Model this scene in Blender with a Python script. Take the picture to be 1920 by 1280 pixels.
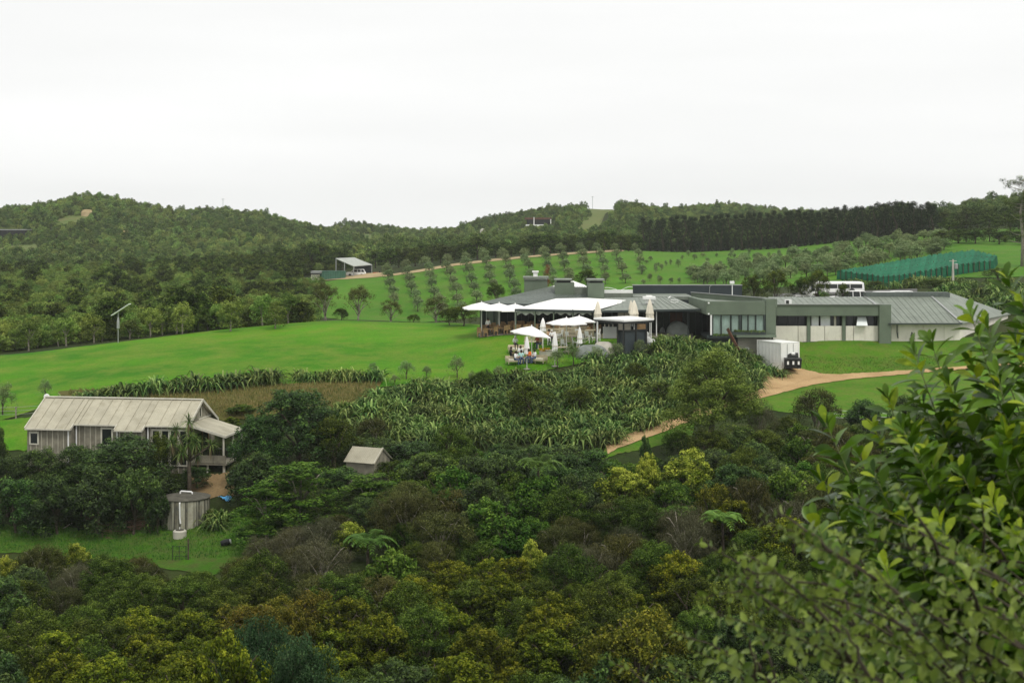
import bpy, math, random
import numpy as np
from mathutils import Matrix, Vector
for _o in list(bpy.data.objects): bpy.data.objects.remove(_o)
SC = bpy.context.scene
COL = SC.collection
R = math.radians
# ------------------------------------------------------------------ camera, sky, sun, exposure
FPX, YH = 2667.0, 420.0          # focal length and horizon row, in pixels of the 1920 x 1280 photograph
cam = bpy.data.cameras.new('camera'); cam_o = bpy.data.objects.new('camera', cam); COL.objects.link(cam_o)
cam.lens = 50.0; cam.sensor_width = 36.0; cam.shift_y = -(640 - YH) / 1920
cam.clip_start = 0.1; cam.clip_end = 6000
cam_o.rotation_euler = (R(90), 0, 0)
cam.dof.use_dof = True; cam.dof.focus_distance = 120; cam.dof.aperture_fstop = 8.0
SC.camera = cam_o
world = bpy.data.worlds.new('World'); SC.world = world; world.use_nodes = True
wn, wl = world.node_tree.nodes, world.node_tree.links
wn.clear()
SUN_EL, SUN_AZ = R(58), R(150)   # azimuth from +Y, clockwise: behind the viewer, to the right
sky = wn.new('ShaderNodeTexSky'); sky.sky_type = 'NISHITA'; sky.sun_disc = False
sky.sun_elevation = SUN_EL; sky.sun_rotation = SUN_AZ; sky.air_density = 1.0; sky.dust_density = 6.0
hsv = wn.new('ShaderNodeHueSaturation'); hsv.inputs['Saturation'].default_value = 0.15
wl.new(sky.outputs[0], hsv.inputs['Color'])
tc = wn.new('ShaderNodeTexCoord'); mp = wn.new('ShaderNodeMapping'); mp.inputs['Scale'].default_value = (1.2, 1.2, 9.0)
wl.new(tc.outputs['Generated'], mp.inputs[0])
nz = wn.new('ShaderNodeTexNoise'); nz.inputs['Scale'].default_value = 1.6; nz.inputs['Detail'].default_value = 4
wl.new(mp.outputs[0], nz.inputs['Vector'])
rp = wn.new('ShaderNodeValToRGB')
rp.color_ramp.elements[0].position = 0.3; rp.color_ramp.elements[0].color = (9.1, 9.17, 9.08, 1)
rp.color_ramp.elements[1].position = 0.7; rp.color_ramp.elements[1].color = (10.1, 10.15, 10.07, 1)
wl.new(nz.outputs['Fac'], rp.inputs[0])
mx = wn.new('ShaderNodeMixRGB'); mx.inputs[0].default_value = 0.88
wl.new(hsv.outputs[0], mx.inputs[1]); wl.new(rp.outputs[0], mx.inputs[2])
bg = wn.new('ShaderNodeBackground'); bg.inputs['Strength'].default_value = 0.1
wl.new(mx.outputs[0], bg.inputs['Color'])
wo = wn.new('ShaderNodeOutputWorld'); wl.new(bg.outputs[0], wo.inputs['Surface'])
sun = bpy.data.lights.new('sun', 'SUN'); sun.energy = 1.5; sun.angle = R(11); sun.color = (1.0, 0.96, 0.9)
sun_o = bpy.data.objects.new('sun', sun); COL.objects.link(sun_o)
_sd = Vector((math.sin(SUN_AZ) * math.cos(SUN_EL), math.cos(SUN_AZ) * math.cos(SUN_EL), math.sin(SUN_EL)))
sun_o.rotation_euler = _sd.to_track_quat('Z', 'Y').to_euler()
SC.view_settings.view_transform = 'Standard'; SC.view_settings.look = 'None'
SC.view_settings.exposure = 0.18; SC.view_settings.gamma = 1.0
SC.render.engine = 'CYCLES'
cy = SC.cycles
cy.max_bounces = 6; cy.diffuse_bounces = 2; cy.glossy_bounces = 2; cy.transmission_bounces = 3; cy.transparent_max_bounces = 6
cy.volume_bounces = 0; cy.caustics_reflective = False; cy.caustics_refractive = False
cy.use_denoising = True; cy.denoiser = 'OPENIMAGEDENOISE'; cy.sample_clamp_indirect = 4.0
cy.use_adaptive_sampling = True; cy.adaptive_threshold = 0.012
# ------------------------------------------------------------------ materials
MATS = {}
def nmat(name):
    m = bpy.data.materials.new(name); m.use_nodes = True
    n, l = m.node_tree.nodes, m.node_tree.links
    b = n['Principled BSDF']
    MATS[name] = m
    return m, n, l, b
def mixc(n, l, fac, a, b, mode='MIX'):
    x = n.new('ShaderNodeMixRGB'); x.blend_type = mode
    for s, v in ((0, fac), (1, a), (2, b)):
        if hasattr(v, 'links'): l.new(v, x.inputs[s])
        else: x.inputs[s].default_value = v if s == 0 else ((*v, 1) if len(v) == 3 else v)
    return x.outputs[0]
def noise(n, l, scale, detail=4, rough=0.6, coord='Object', stretch=None, lo=0.35, hi=0.65):
    t = n.new('ShaderNodeTexCoord'); z = n.new('ShaderNodeTexNoise')
    z.inputs['Scale'].default_value = scale; z.inputs['Detail'].default_value = detail; z.inputs['Roughness'].default_value = rough
    src = t.outputs[coord]
    if stretch:
        m = n.new('ShaderNodeMapping'); m.inputs['Scale'].default_value = stretch; l.new(src, m.inputs[0]); src = m.outputs[0]
    l.new(src, z.inputs['Vector'])
    r = n.new('ShaderNodeMapRange'); r.inputs[1].default_value = lo; r.inputs[2].default_value = hi
    l.new(z.outputs['Fac'], r.inputs[0])
    return r.outputs[0]
def plain(name, col, rough=0.6, var=0.25, scale=1.5, metal=0.0, spec=0.3, bump=0.0, dirt=None, dirt_amt=0.5, dirt_scale=0.7, dirt_stretch=None, objvar=0.0):
    m, n, l, b = nmat(name)
    c = mixc(n, l, noise(n, l, scale), tuple(x * (1 - var) for x in col), tuple(min(1, x * (1 + var)) for x in col))
    if dirt:
        f = noise(n, l, dirt_scale, 5, 0.7, stretch=dirt_stretch, lo=0.5, hi=0.75)
        k = n.new('ShaderNodeMath'); k.operation = 'MULTIPLY'; k.inputs[1].default_value = dirt_amt; l.new(f, k.inputs[0])
        c = mixc(n, l, k.outputs[0], c, dirt)
    if objvar:
        oi = n.new('ShaderNodeObjectInfo'); mr = n.new('ShaderNodeMapRange')
        mr.inputs[3].default_value = 1 - objvar; mr.inputs[4].default_value = 1 + objvar; l.new(oi.outputs['Random'], mr.inputs[0])
        h = n.new('ShaderNodeHueSaturation'); l.new(mr.outputs[0], h.inputs['Value']); l.new(c, h.inputs['Color']); c = h.outputs[0]
    l.new(c, b.inputs['Base Color'])
    b.inputs['Roughness'].default_value = rough; b.inputs['Metallic'].default_value = metal
    b.inputs['Specular IOR Level'].default_value = spec
    if bump:
        bm = n.new('ShaderNodeBump'); bm.inputs['Strength'].default_value = bump; bm.inputs['Distance'].default_value = 0.05
        l.new(noise(n, l, scale * 6, 5, lo=0, hi=1), bm.inputs['Height']); l.new(bm.outputs[0], b.inputs['Normal'])
    return m
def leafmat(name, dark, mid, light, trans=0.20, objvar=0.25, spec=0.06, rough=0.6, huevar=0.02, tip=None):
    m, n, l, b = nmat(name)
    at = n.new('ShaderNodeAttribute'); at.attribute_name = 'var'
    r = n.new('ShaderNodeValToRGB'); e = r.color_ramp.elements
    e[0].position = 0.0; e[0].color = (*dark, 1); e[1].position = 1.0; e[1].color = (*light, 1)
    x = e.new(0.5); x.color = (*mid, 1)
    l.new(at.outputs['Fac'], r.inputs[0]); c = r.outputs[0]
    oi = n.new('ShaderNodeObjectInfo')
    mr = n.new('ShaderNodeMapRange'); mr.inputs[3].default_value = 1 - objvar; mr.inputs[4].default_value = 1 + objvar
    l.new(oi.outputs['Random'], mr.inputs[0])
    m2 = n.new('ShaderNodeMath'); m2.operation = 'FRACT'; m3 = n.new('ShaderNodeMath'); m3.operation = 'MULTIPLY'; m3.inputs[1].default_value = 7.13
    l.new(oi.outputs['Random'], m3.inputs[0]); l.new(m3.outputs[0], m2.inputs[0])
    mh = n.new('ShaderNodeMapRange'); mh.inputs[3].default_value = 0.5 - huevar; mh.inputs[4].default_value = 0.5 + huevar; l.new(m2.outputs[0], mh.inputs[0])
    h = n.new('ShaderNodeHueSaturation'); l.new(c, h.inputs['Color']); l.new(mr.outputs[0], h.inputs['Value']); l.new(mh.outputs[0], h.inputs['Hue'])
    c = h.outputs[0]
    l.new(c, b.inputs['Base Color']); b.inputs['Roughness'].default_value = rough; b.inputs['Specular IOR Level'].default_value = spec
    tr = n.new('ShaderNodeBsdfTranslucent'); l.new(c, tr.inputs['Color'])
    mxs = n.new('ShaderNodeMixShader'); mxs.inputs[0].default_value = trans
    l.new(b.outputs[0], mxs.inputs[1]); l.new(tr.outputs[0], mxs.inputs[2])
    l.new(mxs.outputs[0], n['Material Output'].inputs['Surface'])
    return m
# ------------------------------------------------------------------ mesh helpers
def tag(o, label=None, cat=None, group=None, kind=None):
    if label: o['label'] = label
    if cat: o['category'] = cat
    if group: o['group'] = group
    if kind: o['kind'] = kind
    return o
def thing(name, loc, label, cat, group=None, rz=0.0):
    o = bpy.data.objects.new(name, None); COL.objects.link(o); o.location = loc; o.rotation_euler = (0, 0, rz)
    o.empty_display_size = 0.2
    return tag(o, label, cat, group)
def link(name, me, parent=None, loc=None):
    o = bpy.data.objects.new(name, me); COL.objects.link(o)
    if parent: o.parent = parent
    if loc is not None: o.location = loc
    return o
def copy_tree(root, loc, rz=0.0, sc=1.0, label=None, group=None, cat=None):
    r = root.copy(); COL.objects.link(r); r.location = loc; r.rotation_euler = (0, 0, rz)
    r.scale = (sc, sc, sc) if not isinstance(sc, tuple) else sc
    tag(r, label, cat, group)
    for ch in root.children:
        c = ch.copy(); COL.objects.link(c); c.parent = r
        for g in ch.children:
            d = g.copy(); COL.objects.link(d); d.parent = c
    return r
class MB:
    """collects shapes into one mesh; M is a transform applied to whatever is added"""
    def __init__(s, M=None): s.v = []; s.f = []; s.m = []; s.M = M; s.mi = 0
    def add(s, vs, fs):
        k = len(s.v)
        if s.M is not None: vs = [tuple(s.M @ Vector(p)) for p in vs]
        s.v += [tuple(p) for p in vs]; s.f += [tuple(i + k for i in f) for f in fs]; s.m += [s.mi] * len(fs)
        return s
    def box(s, x0, x1, y0, y1, z0, z1):
        return s.add([(x0, y0, z0), (x1, y0, z0), (x1, y1, z0), (x0, y1, z0), (x0, y0, z1), (x1, y0, z1), (x1, y1, z1), (x0, y1, z1)],
                     [(0, 3, 2, 1), (4, 5, 6, 7), (0, 1, 5, 4), (1, 2, 6, 5), (2, 3, 7, 6), (3, 0, 4, 7)])
    def cbox(s, c, d): return s.box(c[0] - d[0] / 2, c[0] + d[0] / 2, c[1] - d[1] / 2, c[1] + d[1] / 2, c[2] - d[2] / 2, c[2] + d[2] / 2)
    def prism(s, pts, z0, z1):
        n = len(pts)
        a = sum(pts[i][0] * pts[(i + 1) % n][1] - pts[(i + 1) % n][0] * pts[i][1] for i in range(n))
        if a < 0: pts = pts[::-1]
        zz0 = z0 if hasattr(z0, '__len__') else [z0] * n; zz1 = z1 if hasattr(z1, '__len__') else [z1] * n
        return s.add([(p[0], p[1], z) for p, z in zip(pts, zz0)] + [(p[0], p[1], z) for p, z in zip(pts, zz1)],
                     [tuple(range(n))[::-1], tuple(range(n, 2 * n))] + [(i, (i + 1) % n, n + (i + 1) % n, n + i) for i in range(n)])
    def slab(s, pts, t):
        """a planar polygon in space, given thickness t straight down"""
        n = len(pts)
        return s.add(list(pts) + [(p[0], p[1], p[2] - t) for p in pts],
                     [tuple(range(n)), tuple(range(n, 2 * n))[::-1]] + [(i, n + i, n + (i + 1) % n, (i + 1) % n) for i in range(n)])
    def bar(s, a, b, w, h=None):
        a, b = Vector(a), Vector(b); h = h or w; d = (b - a).normalized()
        u = d.cross(Vector((0, 0, 1)));
        if u.length < 1e-3: u = Vector((1, 0, 0))
        u.normalize(); v = u.cross(d).normalized()
        P = []
        for c in (a, b):
            for i, j in ((-1, -1), (1, -1), (1, 1), (-1, 1)): P.append(c + u * (i * w / 2) + v * (j * h / 2))
        return s.add(P, [(3, 2, 1, 0), (4, 5, 6, 7)] + [(i, (i + 1) % 4, 4 + (i + 1) % 4, 4 + i) for i in range(4)])
    def tube(s, pts, rad, n=6, cap=True):
        pts = [Vector(p) for p in pts]; k = len(pts); rad = rad if hasattr(rad, '__len__') else [rad] * k
        V = []
        for i, p in enumerate(pts):
            d = (pts[min(i + 1, k - 1)] - pts[max(i - 1, 0)]).normalized()
            u = d.cross(Vector((0.13, 0.97, 0.21))); u.normalize(); w = d.cross(u)
            V += [p + (u * math.cos(2 * math.pi * j / n) + w * math.sin(2 * math.pi * j / n)) * rad[i] for j in range(n)]
        F = [(i * n + j, i * n + (j + 1) % n, (i + 1) * n + (j + 1) % n, (i + 1) * n + j) for i in range(k - 1) for j in range(n)]
        if cap: F += [tuple(range(n))[::-1], tuple(range((k - 1) * n, k * n))]
        return s.add(V, F)
    def lathe(s, prof, n=16, c=(0, 0, 0), wob=None):
        k = len(prof); V = []
        for i, (r, z) in enumerate(prof):
            for j in range(n):
                q = r * (wob(i, j) if wob else 1)
                V.append((c[0] + q * math.cos(2 * math.pi * j / n), c[1] + q * math.sin(2 * math.pi * j / n), c[2] + z))
        F = [(i * n + j, i * n + (j + 1) % n, (i + 1) * n + (j + 1) % n, (i + 1) * n + j) for i in range(k - 1) for j in range(n)]
        F += [tuple(range(n))[::-1], tuple(range((k - 1) * n, k * n))]
        return s.add(V, F)
    def build(s, name, mat, parent=None, smooth=False, world=False):
        me = bpy.data.meshes.new(name); v = s.v
        if parent is not None and world:
            o = parent
            off = Vector((0, 0, 0))
            while o: off += o.location; o = o.parent
            v = [(p[0] - off[0], p[1] - off[1], p[2] - off[2]) for p in v]
        me.from_pydata(v, [], s.f)
        for m in (mat if isinstance(mat, (list, tuple)) else [mat]): me.materials.append(MATS[m])
        if isinstance(mat, (list, tuple)): me.polygons.foreach_set('material_index', s.m)
        if smooth: me.polygons.foreach_set('use_smooth', [True] * len(me.polygons))
        me.update()
        return link(name, me, parent)
def ordinal(i):
    w = ['first', 'second', 'third', 'fourth', 'fifth', 'sixth', 'seventh', 'eighth', 'ninth', 'tenth', 'eleventh', 'twelfth', 'thirteenth',
         'fourteenth', 'fifteenth', 'sixteenth', 'seventeenth', 'eighteenth', 'nineteenth', 'twentieth']
    if i < 20: return w[i]
    t = ['', '', 'twenty', 'thirty', 'forty', 'fifty'][(i + 1) // 10]
    return t + '-' + w[(i + 1) % 10 - 1] if (i + 1) % 10 else {30: 'thirtieth', 40: 'fortieth', 50: 'fiftieth'}[i + 1]
# ------------------------------------------------------------------ terrain: profiles along lines of sight
# for a column (photo px): (distance, height) or (distance, 'p', photo row) pairs
def pz(py, D): return -(py - YH) / FPX * D
def W(px, py, D): return ((px - 960) / FPX * D, D, pz(py, D))
def WX(px, D): return (px - 960) / FPX * D
NEAR = [(-40, 3.0), (0, -1.9), (4, -3.2), (15, -9.0), (30, -16.5), (45, -21.8)]
_p = lambda D, py: (D, pz(py, D))
PROF = {
 -250: [(60, -23.5), (78, -23.8), (92, -23), (106, -20.5), (118, -17.5), (135, -16), (150, -14.6), (170, -16), (200, -17), _p(260, 590), _p(330, 545), _p(420, 515), _p(470, 490), _p(540, 440), _p(600, 402), (680, 7), (1500, 0)],
 0: [(60, -23.5), (78, -23.8), (92, -23), (101, -21.9), (106, -20.2), _p(112, 850), _p(118, 800), _p(125, 765), _p(135, 722), _p(143, 690), _p(150, 668), (157, -14.4), (170, -15.5), _p(200, 644), _p(260, 590), _p(330, 545), _p(420, 515), _p(470, 490), _p(540, 440), _p(600, 405), _p(640, 395), (690, 5), (1500, 0)],
 240: [(60, -23.4), (78, -23.6), (88, -23.3), (95, -22.4), (101, -21.8), (105, -19.9), (108, -18.7), (113, -18.2), (116, -16.4), _p(118, 768), _p(124, 738), _p(130, 715), _p(140, 682), _p(150, 655), _p(157, 640), (166, -13.4), (180, -14.5), (205, -15.8), _p(260, 587), _p(330, 543), _p(420, 512), _p(480, 485), _p(560, 430), _p(620, 399), _p(650, 396), (700, 4), (1500, 0)],
 480: [(60, -23.2), (78, -22.9), (88, -22.6), (95, -22), (101, -20.8), (106, -19), (112, -17.5), _p(118, 762), _p(124, 730), _p(130, 706), _p(140, 670), _p(150, 641), _p(160, 619), _p(166, 611), (175, -13), (200, -15), _p(260, 582), _p(330, 540), _p(420, 510), _p(480, 482), _p(560, 432), _p(640, 409), (700, 2.5), (1500, 0)],
 640: [(60, -23.2), (75, -22), (88, -20.9), (95, -20.3), (101, -19.6), (106, -18.8), (112, -17.3), _p(118, 770), _p(124, 732), _p(130, 708), _p(140, 668), _p(150, 636), _p(160, 608), _p(168, 598), (178, -13), (215, -17.5), (270, -19.3), _p(288, 600), _p(310, 555), _p(335, 523), _p(350, 519), _p(400, 508), _p(480, 482), _p(600, 447), _p(750, 437), (900, -5.7), (1500, -5)],
 800: [(60, -23), (75, -21.8), (88, -20.6), (100, -19.5), (106, -18.9), (112, -18), (118, -16.5), (124, -15), _p(130, 706), _p(135, 690), _p(150, 637), _p(160, 612), _p(166, 606), (176, -13), (215, -17.5), (270, -19.3), _p(288, 600), _p(312, 550), _p(340, 503), _p(350, 498), _p(400, 492), _p(440, 484), _p(520, 468), _p(700, 442), (900, -6.8), (1500, -5)],
 960: [(60, -23), (75, -21.6), (88, -20.3), (100, -19.2), (106, -18.4), (112, -17.6), (118, -16.5), (124, -15.3), (130, -14.2), _p(134, 690), _p(138, 667), _p(142, 643), _p(146, 623), _p(150, 617), (158, -11.1), (165, -11.3), (200, -14.5), (270, -18.3), _p(288, 588), _p(340, 488), _p(350, 483), _p(400, 478), _p(440, 470), _p(520, 455), _p(650, 430), _p(800, 408), (850, 3.5), (1500, 0)],
 1120: [(60, -23), (75, -21.5), (88, -20.2), (100, -19.3), (106, -18.6), (112, -17.6), (118, -16.5), (124, -15.3), (130, -14.1), _p(136, 672), _p(142, 643), _p(147, 629), (153, -11.4), (165, -11.4), (200, -13), (250, -15.5), _p(285, 560), _p(338, 478), _p(350, 472), _p(420, 467), _p(480, 458), _p(600, 425), _p(700, 393), (760, 7), (1500, 0)],
 1280: [(60, -23), (75, -21.5), (88, -20.3), (100, -19.2), (106, -18.3), (112, -17.3), (118, -16.2), (124, -15.2), (130, -14.2), (136, -13.2), _p(142, 642), _p(147, 629), (153, -11.4), (165, -11), (190, -10.2), (250, -12), _p(290, 538), _p(350, 481), _p(370, 476), _p(410, 473), _p(480, 462), _p(600, 428), _p(720, 398), (800, 6), (1500, 0)],
 1450: [(60, -23), (75, -21.6), (88, -20.4), (100, -19), (106, -18), (112, -17.1), (118, -16.3), (124, -15.7), _p(128, 742), _p(134, 718), _p(140, 697), (144, -13.7), _p(149, 640), (165, -11), (178, -9.4), _p(215, 540), _p(280, 520), _p(340, 476), _p(385, 468), _p(420, 462), _p(500, 440), _p(700, 404), (800, 5.5), (1500, 0)],
 1600: [(60, -23), (75, -21.7), (88, -20.5), (100, -19.1), (112, -17.4), (118, -16.6), _p(125, 760), _p(132, 729), _p(138, 709), _p(141, 700), _p(145, 672), _p(149, 636), (165, -10.8), (178, -9.2), _p(212, 534), _p(240, 524), _p(290, 478), _p(340, 456), _p(365, 452), _p(450, 438), _p(600, 410), (700, 3), (1500, 0)],
 1750: [(60, -23), (75, -21.8), (88, -20.6), (100, -19.3), (112, -17.6), (120, -16.6), _p(128, 745), _p(136, 713), _p(140, 698), _p(144, 676), _p(150, 633), (165, -10.8), (178, -9), _p(205, 530), _p(225, 515), _p(275, 474), _p(310, 455), _p(350, 441), _p(420, 425), _p(520, 402), (560, 4), (1500, 0)],
 1920: [(60, -23), (75, -21.9), (88, -20.8), (100, -19.6), (112, -18), (125, -16), (136, -14.9), _p(140, 690), _p(150, 630), (165, -10.6), (178, -9), _p(200, 532), _p(250, 490), _p(300, 455), _p(350, 430), _p(420, 405), (500, 5), (1500, 0)],
 2200: [(60, -22), (75, -21), (100, -19), (125, -15.5), (150, -11.5), (178, -8.6), (250, -6), (350, -1), (420, 3), (500, 5), (1500, 0)]}
_cols = sorted(PROF)
_Dg = np.concatenate([np.arange(-40, 60, 2.0), np.arange(60, 185, 1.0), 185 * 1.012 ** np.arange(0, 176)])
_Ug = np.linspace(-1250 / FPX, 1250 / FPX, 126)
def _table():
    A = np.zeros((len(_Dg), len(_cols)))
    for j, c in enumerate(_cols):
        pts = sorted(NEAR + PROF[c]); A[:, j] = np.interp(_Dg, [p[0] for p in pts], [p[1] for p in pts])
    cu = np.array([(c - 960) / FPX for c in _cols])
    T = np.zeros((len(_Dg), len(_Ug)))
    for i in range(len(_Dg)): T[i] = np.interp(_Ug, cu, A[i])
    k = np.array([1, 4, 6, 4, 1]) / 16.0
    for _ in range(2):
        P = np.pad(T, ((2, 2), (2, 2)), 'edge')
        T = sum(k[a] * P[a:a + T.shape[0], 2:-2] for a in range(5))
        P = np.pad(T, ((2, 2), (2, 2)), 'edge')
        T = sum(k[a] * P[2:-2, a:a + T.shape[1]] for a in range(5))
    return T
_T = _table()
# the far hills: from the valley edge up to a ridge line (photo px, distance, photo row of the bare ridge)
RIDGE = [(-300, 600, 392), (0, 600, 391), (90, 600, 387), (150, 600, 379), (210, 605, 387), (270, 610, 395), (340, 620, 405), (400, 630, 400), (480, 640, 405), (540, 650, 410), (600, 680, 420), (650, 740, 430), (720, 830, 437), (790, 900, 441), (850, 880, 431),
         (900, 850, 420), (960, 800, 408), (1000, 760, 401), (1060, 720, 389), (1100, 700, 385), (1145, 700, 390), (1170, 705, 386), (1280, 740, 389), (1400, 770, 396), (1480, 780, 405), (1600, 700, 408), (1700, 620, 404), (1780, 540, 398), (1860, 500, 390), (1920, 480, 386), (2300, 470, 386)]
def _hills():
    px = 960 + FPX * _Ug; Rp = np.array(RIDGE, float); Dr = np.interp(px, Rp[:, 0], Rp[:, 1]); zr = -(np.interp(px, Rp[:, 0], Rp[:, 2]) - YH) / FPX * Dr
    i0 = int(np.searchsorted(_Dg, 430)); z0 = _T[i0].copy()
    for i in range(i0, len(_Dg)):
        t = (_Dg[i] - _Dg[i0]) / (Dr - _Dg[i0]); s = np.clip(t, 0, 1) ** 1.2
        _T[i] = z0 * (1 - s) + zr * s - 0.03 * np.maximum(0, _Dg[i] - Dr)
_hills()
def hz(x, y):
    """ground height (vectorised)"""
    x = np.asarray(x, float); y = np.asarray(y, float)
    u = np.clip(x / np.maximum(y, 45.0), _Ug[0], _Ug[-1]); d = np.clip(y, _Dg[0], _Dg[-1])
    fu = (u - _Ug[0]) / (_Ug[1] - _Ug[0]); iu = np.clip(fu.astype(int), 0, len(_Ug) - 2); fu = fu - iu
    i = np.clip(np.searchsorted(_Dg, d) - 1, 0, len(_Dg) - 2); fd = (d - _Dg[i]) / (_Dg[i + 1] - _Dg[i])
    z = (_T[i, iu] * (1 - fu) + _T[i, iu + 1] * fu) * (1 - fd) + (_T[i + 1, iu] * (1 - fu) + _T[i + 1, iu + 1] * fu) * fd
    far = np.clip((y - 420) / 100, 0, 1)
    z = z + far * 0.8 * (1.6 * np.sin(x / 31.0 + y / 47.0) + 1.3 * np.sin(x / 17.0 - y / 29.0 + 1.3) + 0.9 * np.sin(x / 9.0 + 2.0))
    z = z + 0.05 * np.sin(x / 2.3 + 0.7 * np.sin(y / 3.1)) * np.sin(y / 2.9) * (y > 20)
    return z
def gz(x, y): return float(hz(x, y))
def G(px, py, d0=60, d1=700):
    """where the line of sight through a photo pixel meets the ground between two distances"""
    D = np.arange(d0, d1, 0.25); x = (px - 960) / FPX * D
    dz = -(py - YH) / FPX * D - hz(x, D)
    k = np.argmax(dz <= 0) if (dz <= 0).any() else int(np.argmin(dz))
    d = D[k]
    return (float(x[k]), float(d), gz(x[k], d))
# ------------------------------------------------------------------ surface materials
def grassmat(name, a, b, c, streak=(0.15, 1.0, 1.0), s1=0.12, s2=1.2):
    m, n, l, bs = nmat(name)
    k = mixc(n, l, noise(n, l, s1, 5, 0.65, stretch=streak), a, b)
    k = mixc(n, l, noise(n, l, s2, 6, 0.7, lo=0.42, hi=0.75), k, c)
    f = noise(n, l, 5.0, 6, 0.75, lo=0.25, hi=0.7)
    k = mixc(n, l, f, k, tuple(x * 0.78 for x in a), 'MIX') if False else k
    g = n.new('ShaderNodeMixRGB'); g.blend_type = 'MULTIPLY'; g.inputs[0].default_value = 0.42
    l.new(k, g.inputs[1]); l.new(f, g.inputs[2])
    l.new(g.outputs[0], bs.inputs['Base Color'])
    bs.inputs['Roughness'].default_value = 0.85; bs.inputs['Specular IOR Level'].default_value = 0.05
    bm = n.new('ShaderNodeBump'); bm.inputs['Strength'].default_value = 0.6; bm.inputs['Distance'].default_value = 0.08
    l.new(noise(n, l, 9.0, 5, 0.7, lo=0, hi=1), bm.inputs['Height']); l.new(bm.outputs[0], bs.inputs['Normal'])
grassmat('m_ground', (0.020, 0.034, 0.010), (0.050, 0.058, 0.018), (0.045, 0.075, 0.016), streak=(1, 1, 1), s1=0.08, s2=0.6)
grassmat('m_lawn', (0.042, 0.175, 0.006), (0.108, 0.290, 0.012), (0.185, 0.255, 0.034), streak=(0.3, 1.0, 1.0), s1=0.07, s2=0.28)
grassmat('m_bank', (0.058, 0.165, 0.010), (0.105, 0.240, 0.016), (0.160, 0.185, 0.040), streak=(0.5, 1.0, 1.0), s1=0.2, s2=0.9)
grassmat('m_yard', (0.040, 0.120, 0.009), (0.072, 0.175, 0.014), (0.095, 0.095, 0.034), streak=(0.6, 1, 1), s1=0.25, s2=0.9)
grassmat('m_orchard', (0.058, 0.180, 0.012), (0.095, 0.245, 0.018), (0.135, 0.205, 0.036), streak=(1, 1, 1), s1=0.06, s2=0.25)
grassmat('m_dry', (0.110, 0.100, 0.030), (0.170, 0.130, 0.045), (0.085, 0.105, 0.022), streak=(0.5, 1, 1), s1=0.3, s2=0.9)
grassmat('m_clearing', (0.110, 0.170, 0.045), (0.150, 0.190, 0.060), (0.190, 0.170, 0.075), streak=(1, 1, 1), s1=0.05, s2=0.2)
def gravel(name, a, b, c):
    m, n, l, bs = nmat(name)
    k = mixc(n, l, noise(n, l, 0.35, 5, 0.6), a, b); k = mixc(n, l, noise(n, l, 7, 4, 0.8, lo=0.45, hi=0.7), k, c)
    l.new(k, bs.inputs['Base Color']); bs.inputs['Roughness'].default_value = 0.95; bs.inputs['Specular IOR Level'].default_value = 0.05
    bm = n.new('ShaderNodeBump'); bm.inputs['Strength'].default_value = 0.5; bm.inputs['Distance'].default_value = 0.05
    l.new(noise(n, l, 16, 4, 0.8, lo=0, hi=1), bm.inputs['Height']); l.new(bm.outputs[0], bs.inputs['Normal'])
gravel('m_gravel', (0.40, 0.265, 0.130), (0.51, 0.355, 0.185), (0.30, 0.20, 0.10))
gravel('m_court', (0.20, 0.135, 0.065), (0.27, 0.19, 0.095), (0.14, 0.10, 0.05))
gravel('m_clay', (0.34, 0.25, 0.14), (0.44, 0.33, 0.20), (0.22, 0.22, 0.09))
gravel('m_paving', (0.17, 0.155, 0.12), (0.24, 0.22, 0.17), (0.13, 0.12, 0.10))
gravel('m_asphalt', (0.10, 0.10, 0.095), (0.14, 0.14, 0.13), (0.08, 0.08, 0.075))
# ------------------------------------------------------------------ the ground sheet
def ground():
    ys = np.concatenate([np.arange(-38, 60, 2.0), np.arange(60, 182, 1.0), 182 * 1.017 ** np.arange(0, 120)])
    ss = np.linspace(-0.62, 0.62, 250)
    Y, S = np.meshgrid(ys, ss, indexing='ij'); X = S * (Y + 45)
    Z = hz(X, Y)
    nr, nc = X.shape
    V = np.stack([X, Y, Z], -1).reshape(-1, 3)
    i = np.arange(nr - 1)[:, None] * nc + np.arange(nc - 1)[None]
    F = np.stack([i, i + 1, i + nc + 1, i + nc], -1).reshape(-1, 4)
    me = bpy.data.meshes.new('ground'); me.from_pydata(V.tolist(), [], F.tolist()); me.materials.append(MATS['m_ground'])
    me.polygons.foreach_set('use_smooth', [True] * len(me.polygons)); me.update()
    return tag(link('ground', me), 'dark rough grass and leaf litter of the valley floor', kind='structure')
ground()
def resample(pl, n):
    p = np.array(pl, float); d = np.r_[0, np.cumsum(np.hypot(*np.diff(p[:, :2], axis=0).T))]
    t = np.linspace(0, d[-1], n)
    return np.stack([np.interp(t, d, p[:, k]) for k in range(p.shape[1])], -1)
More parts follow.
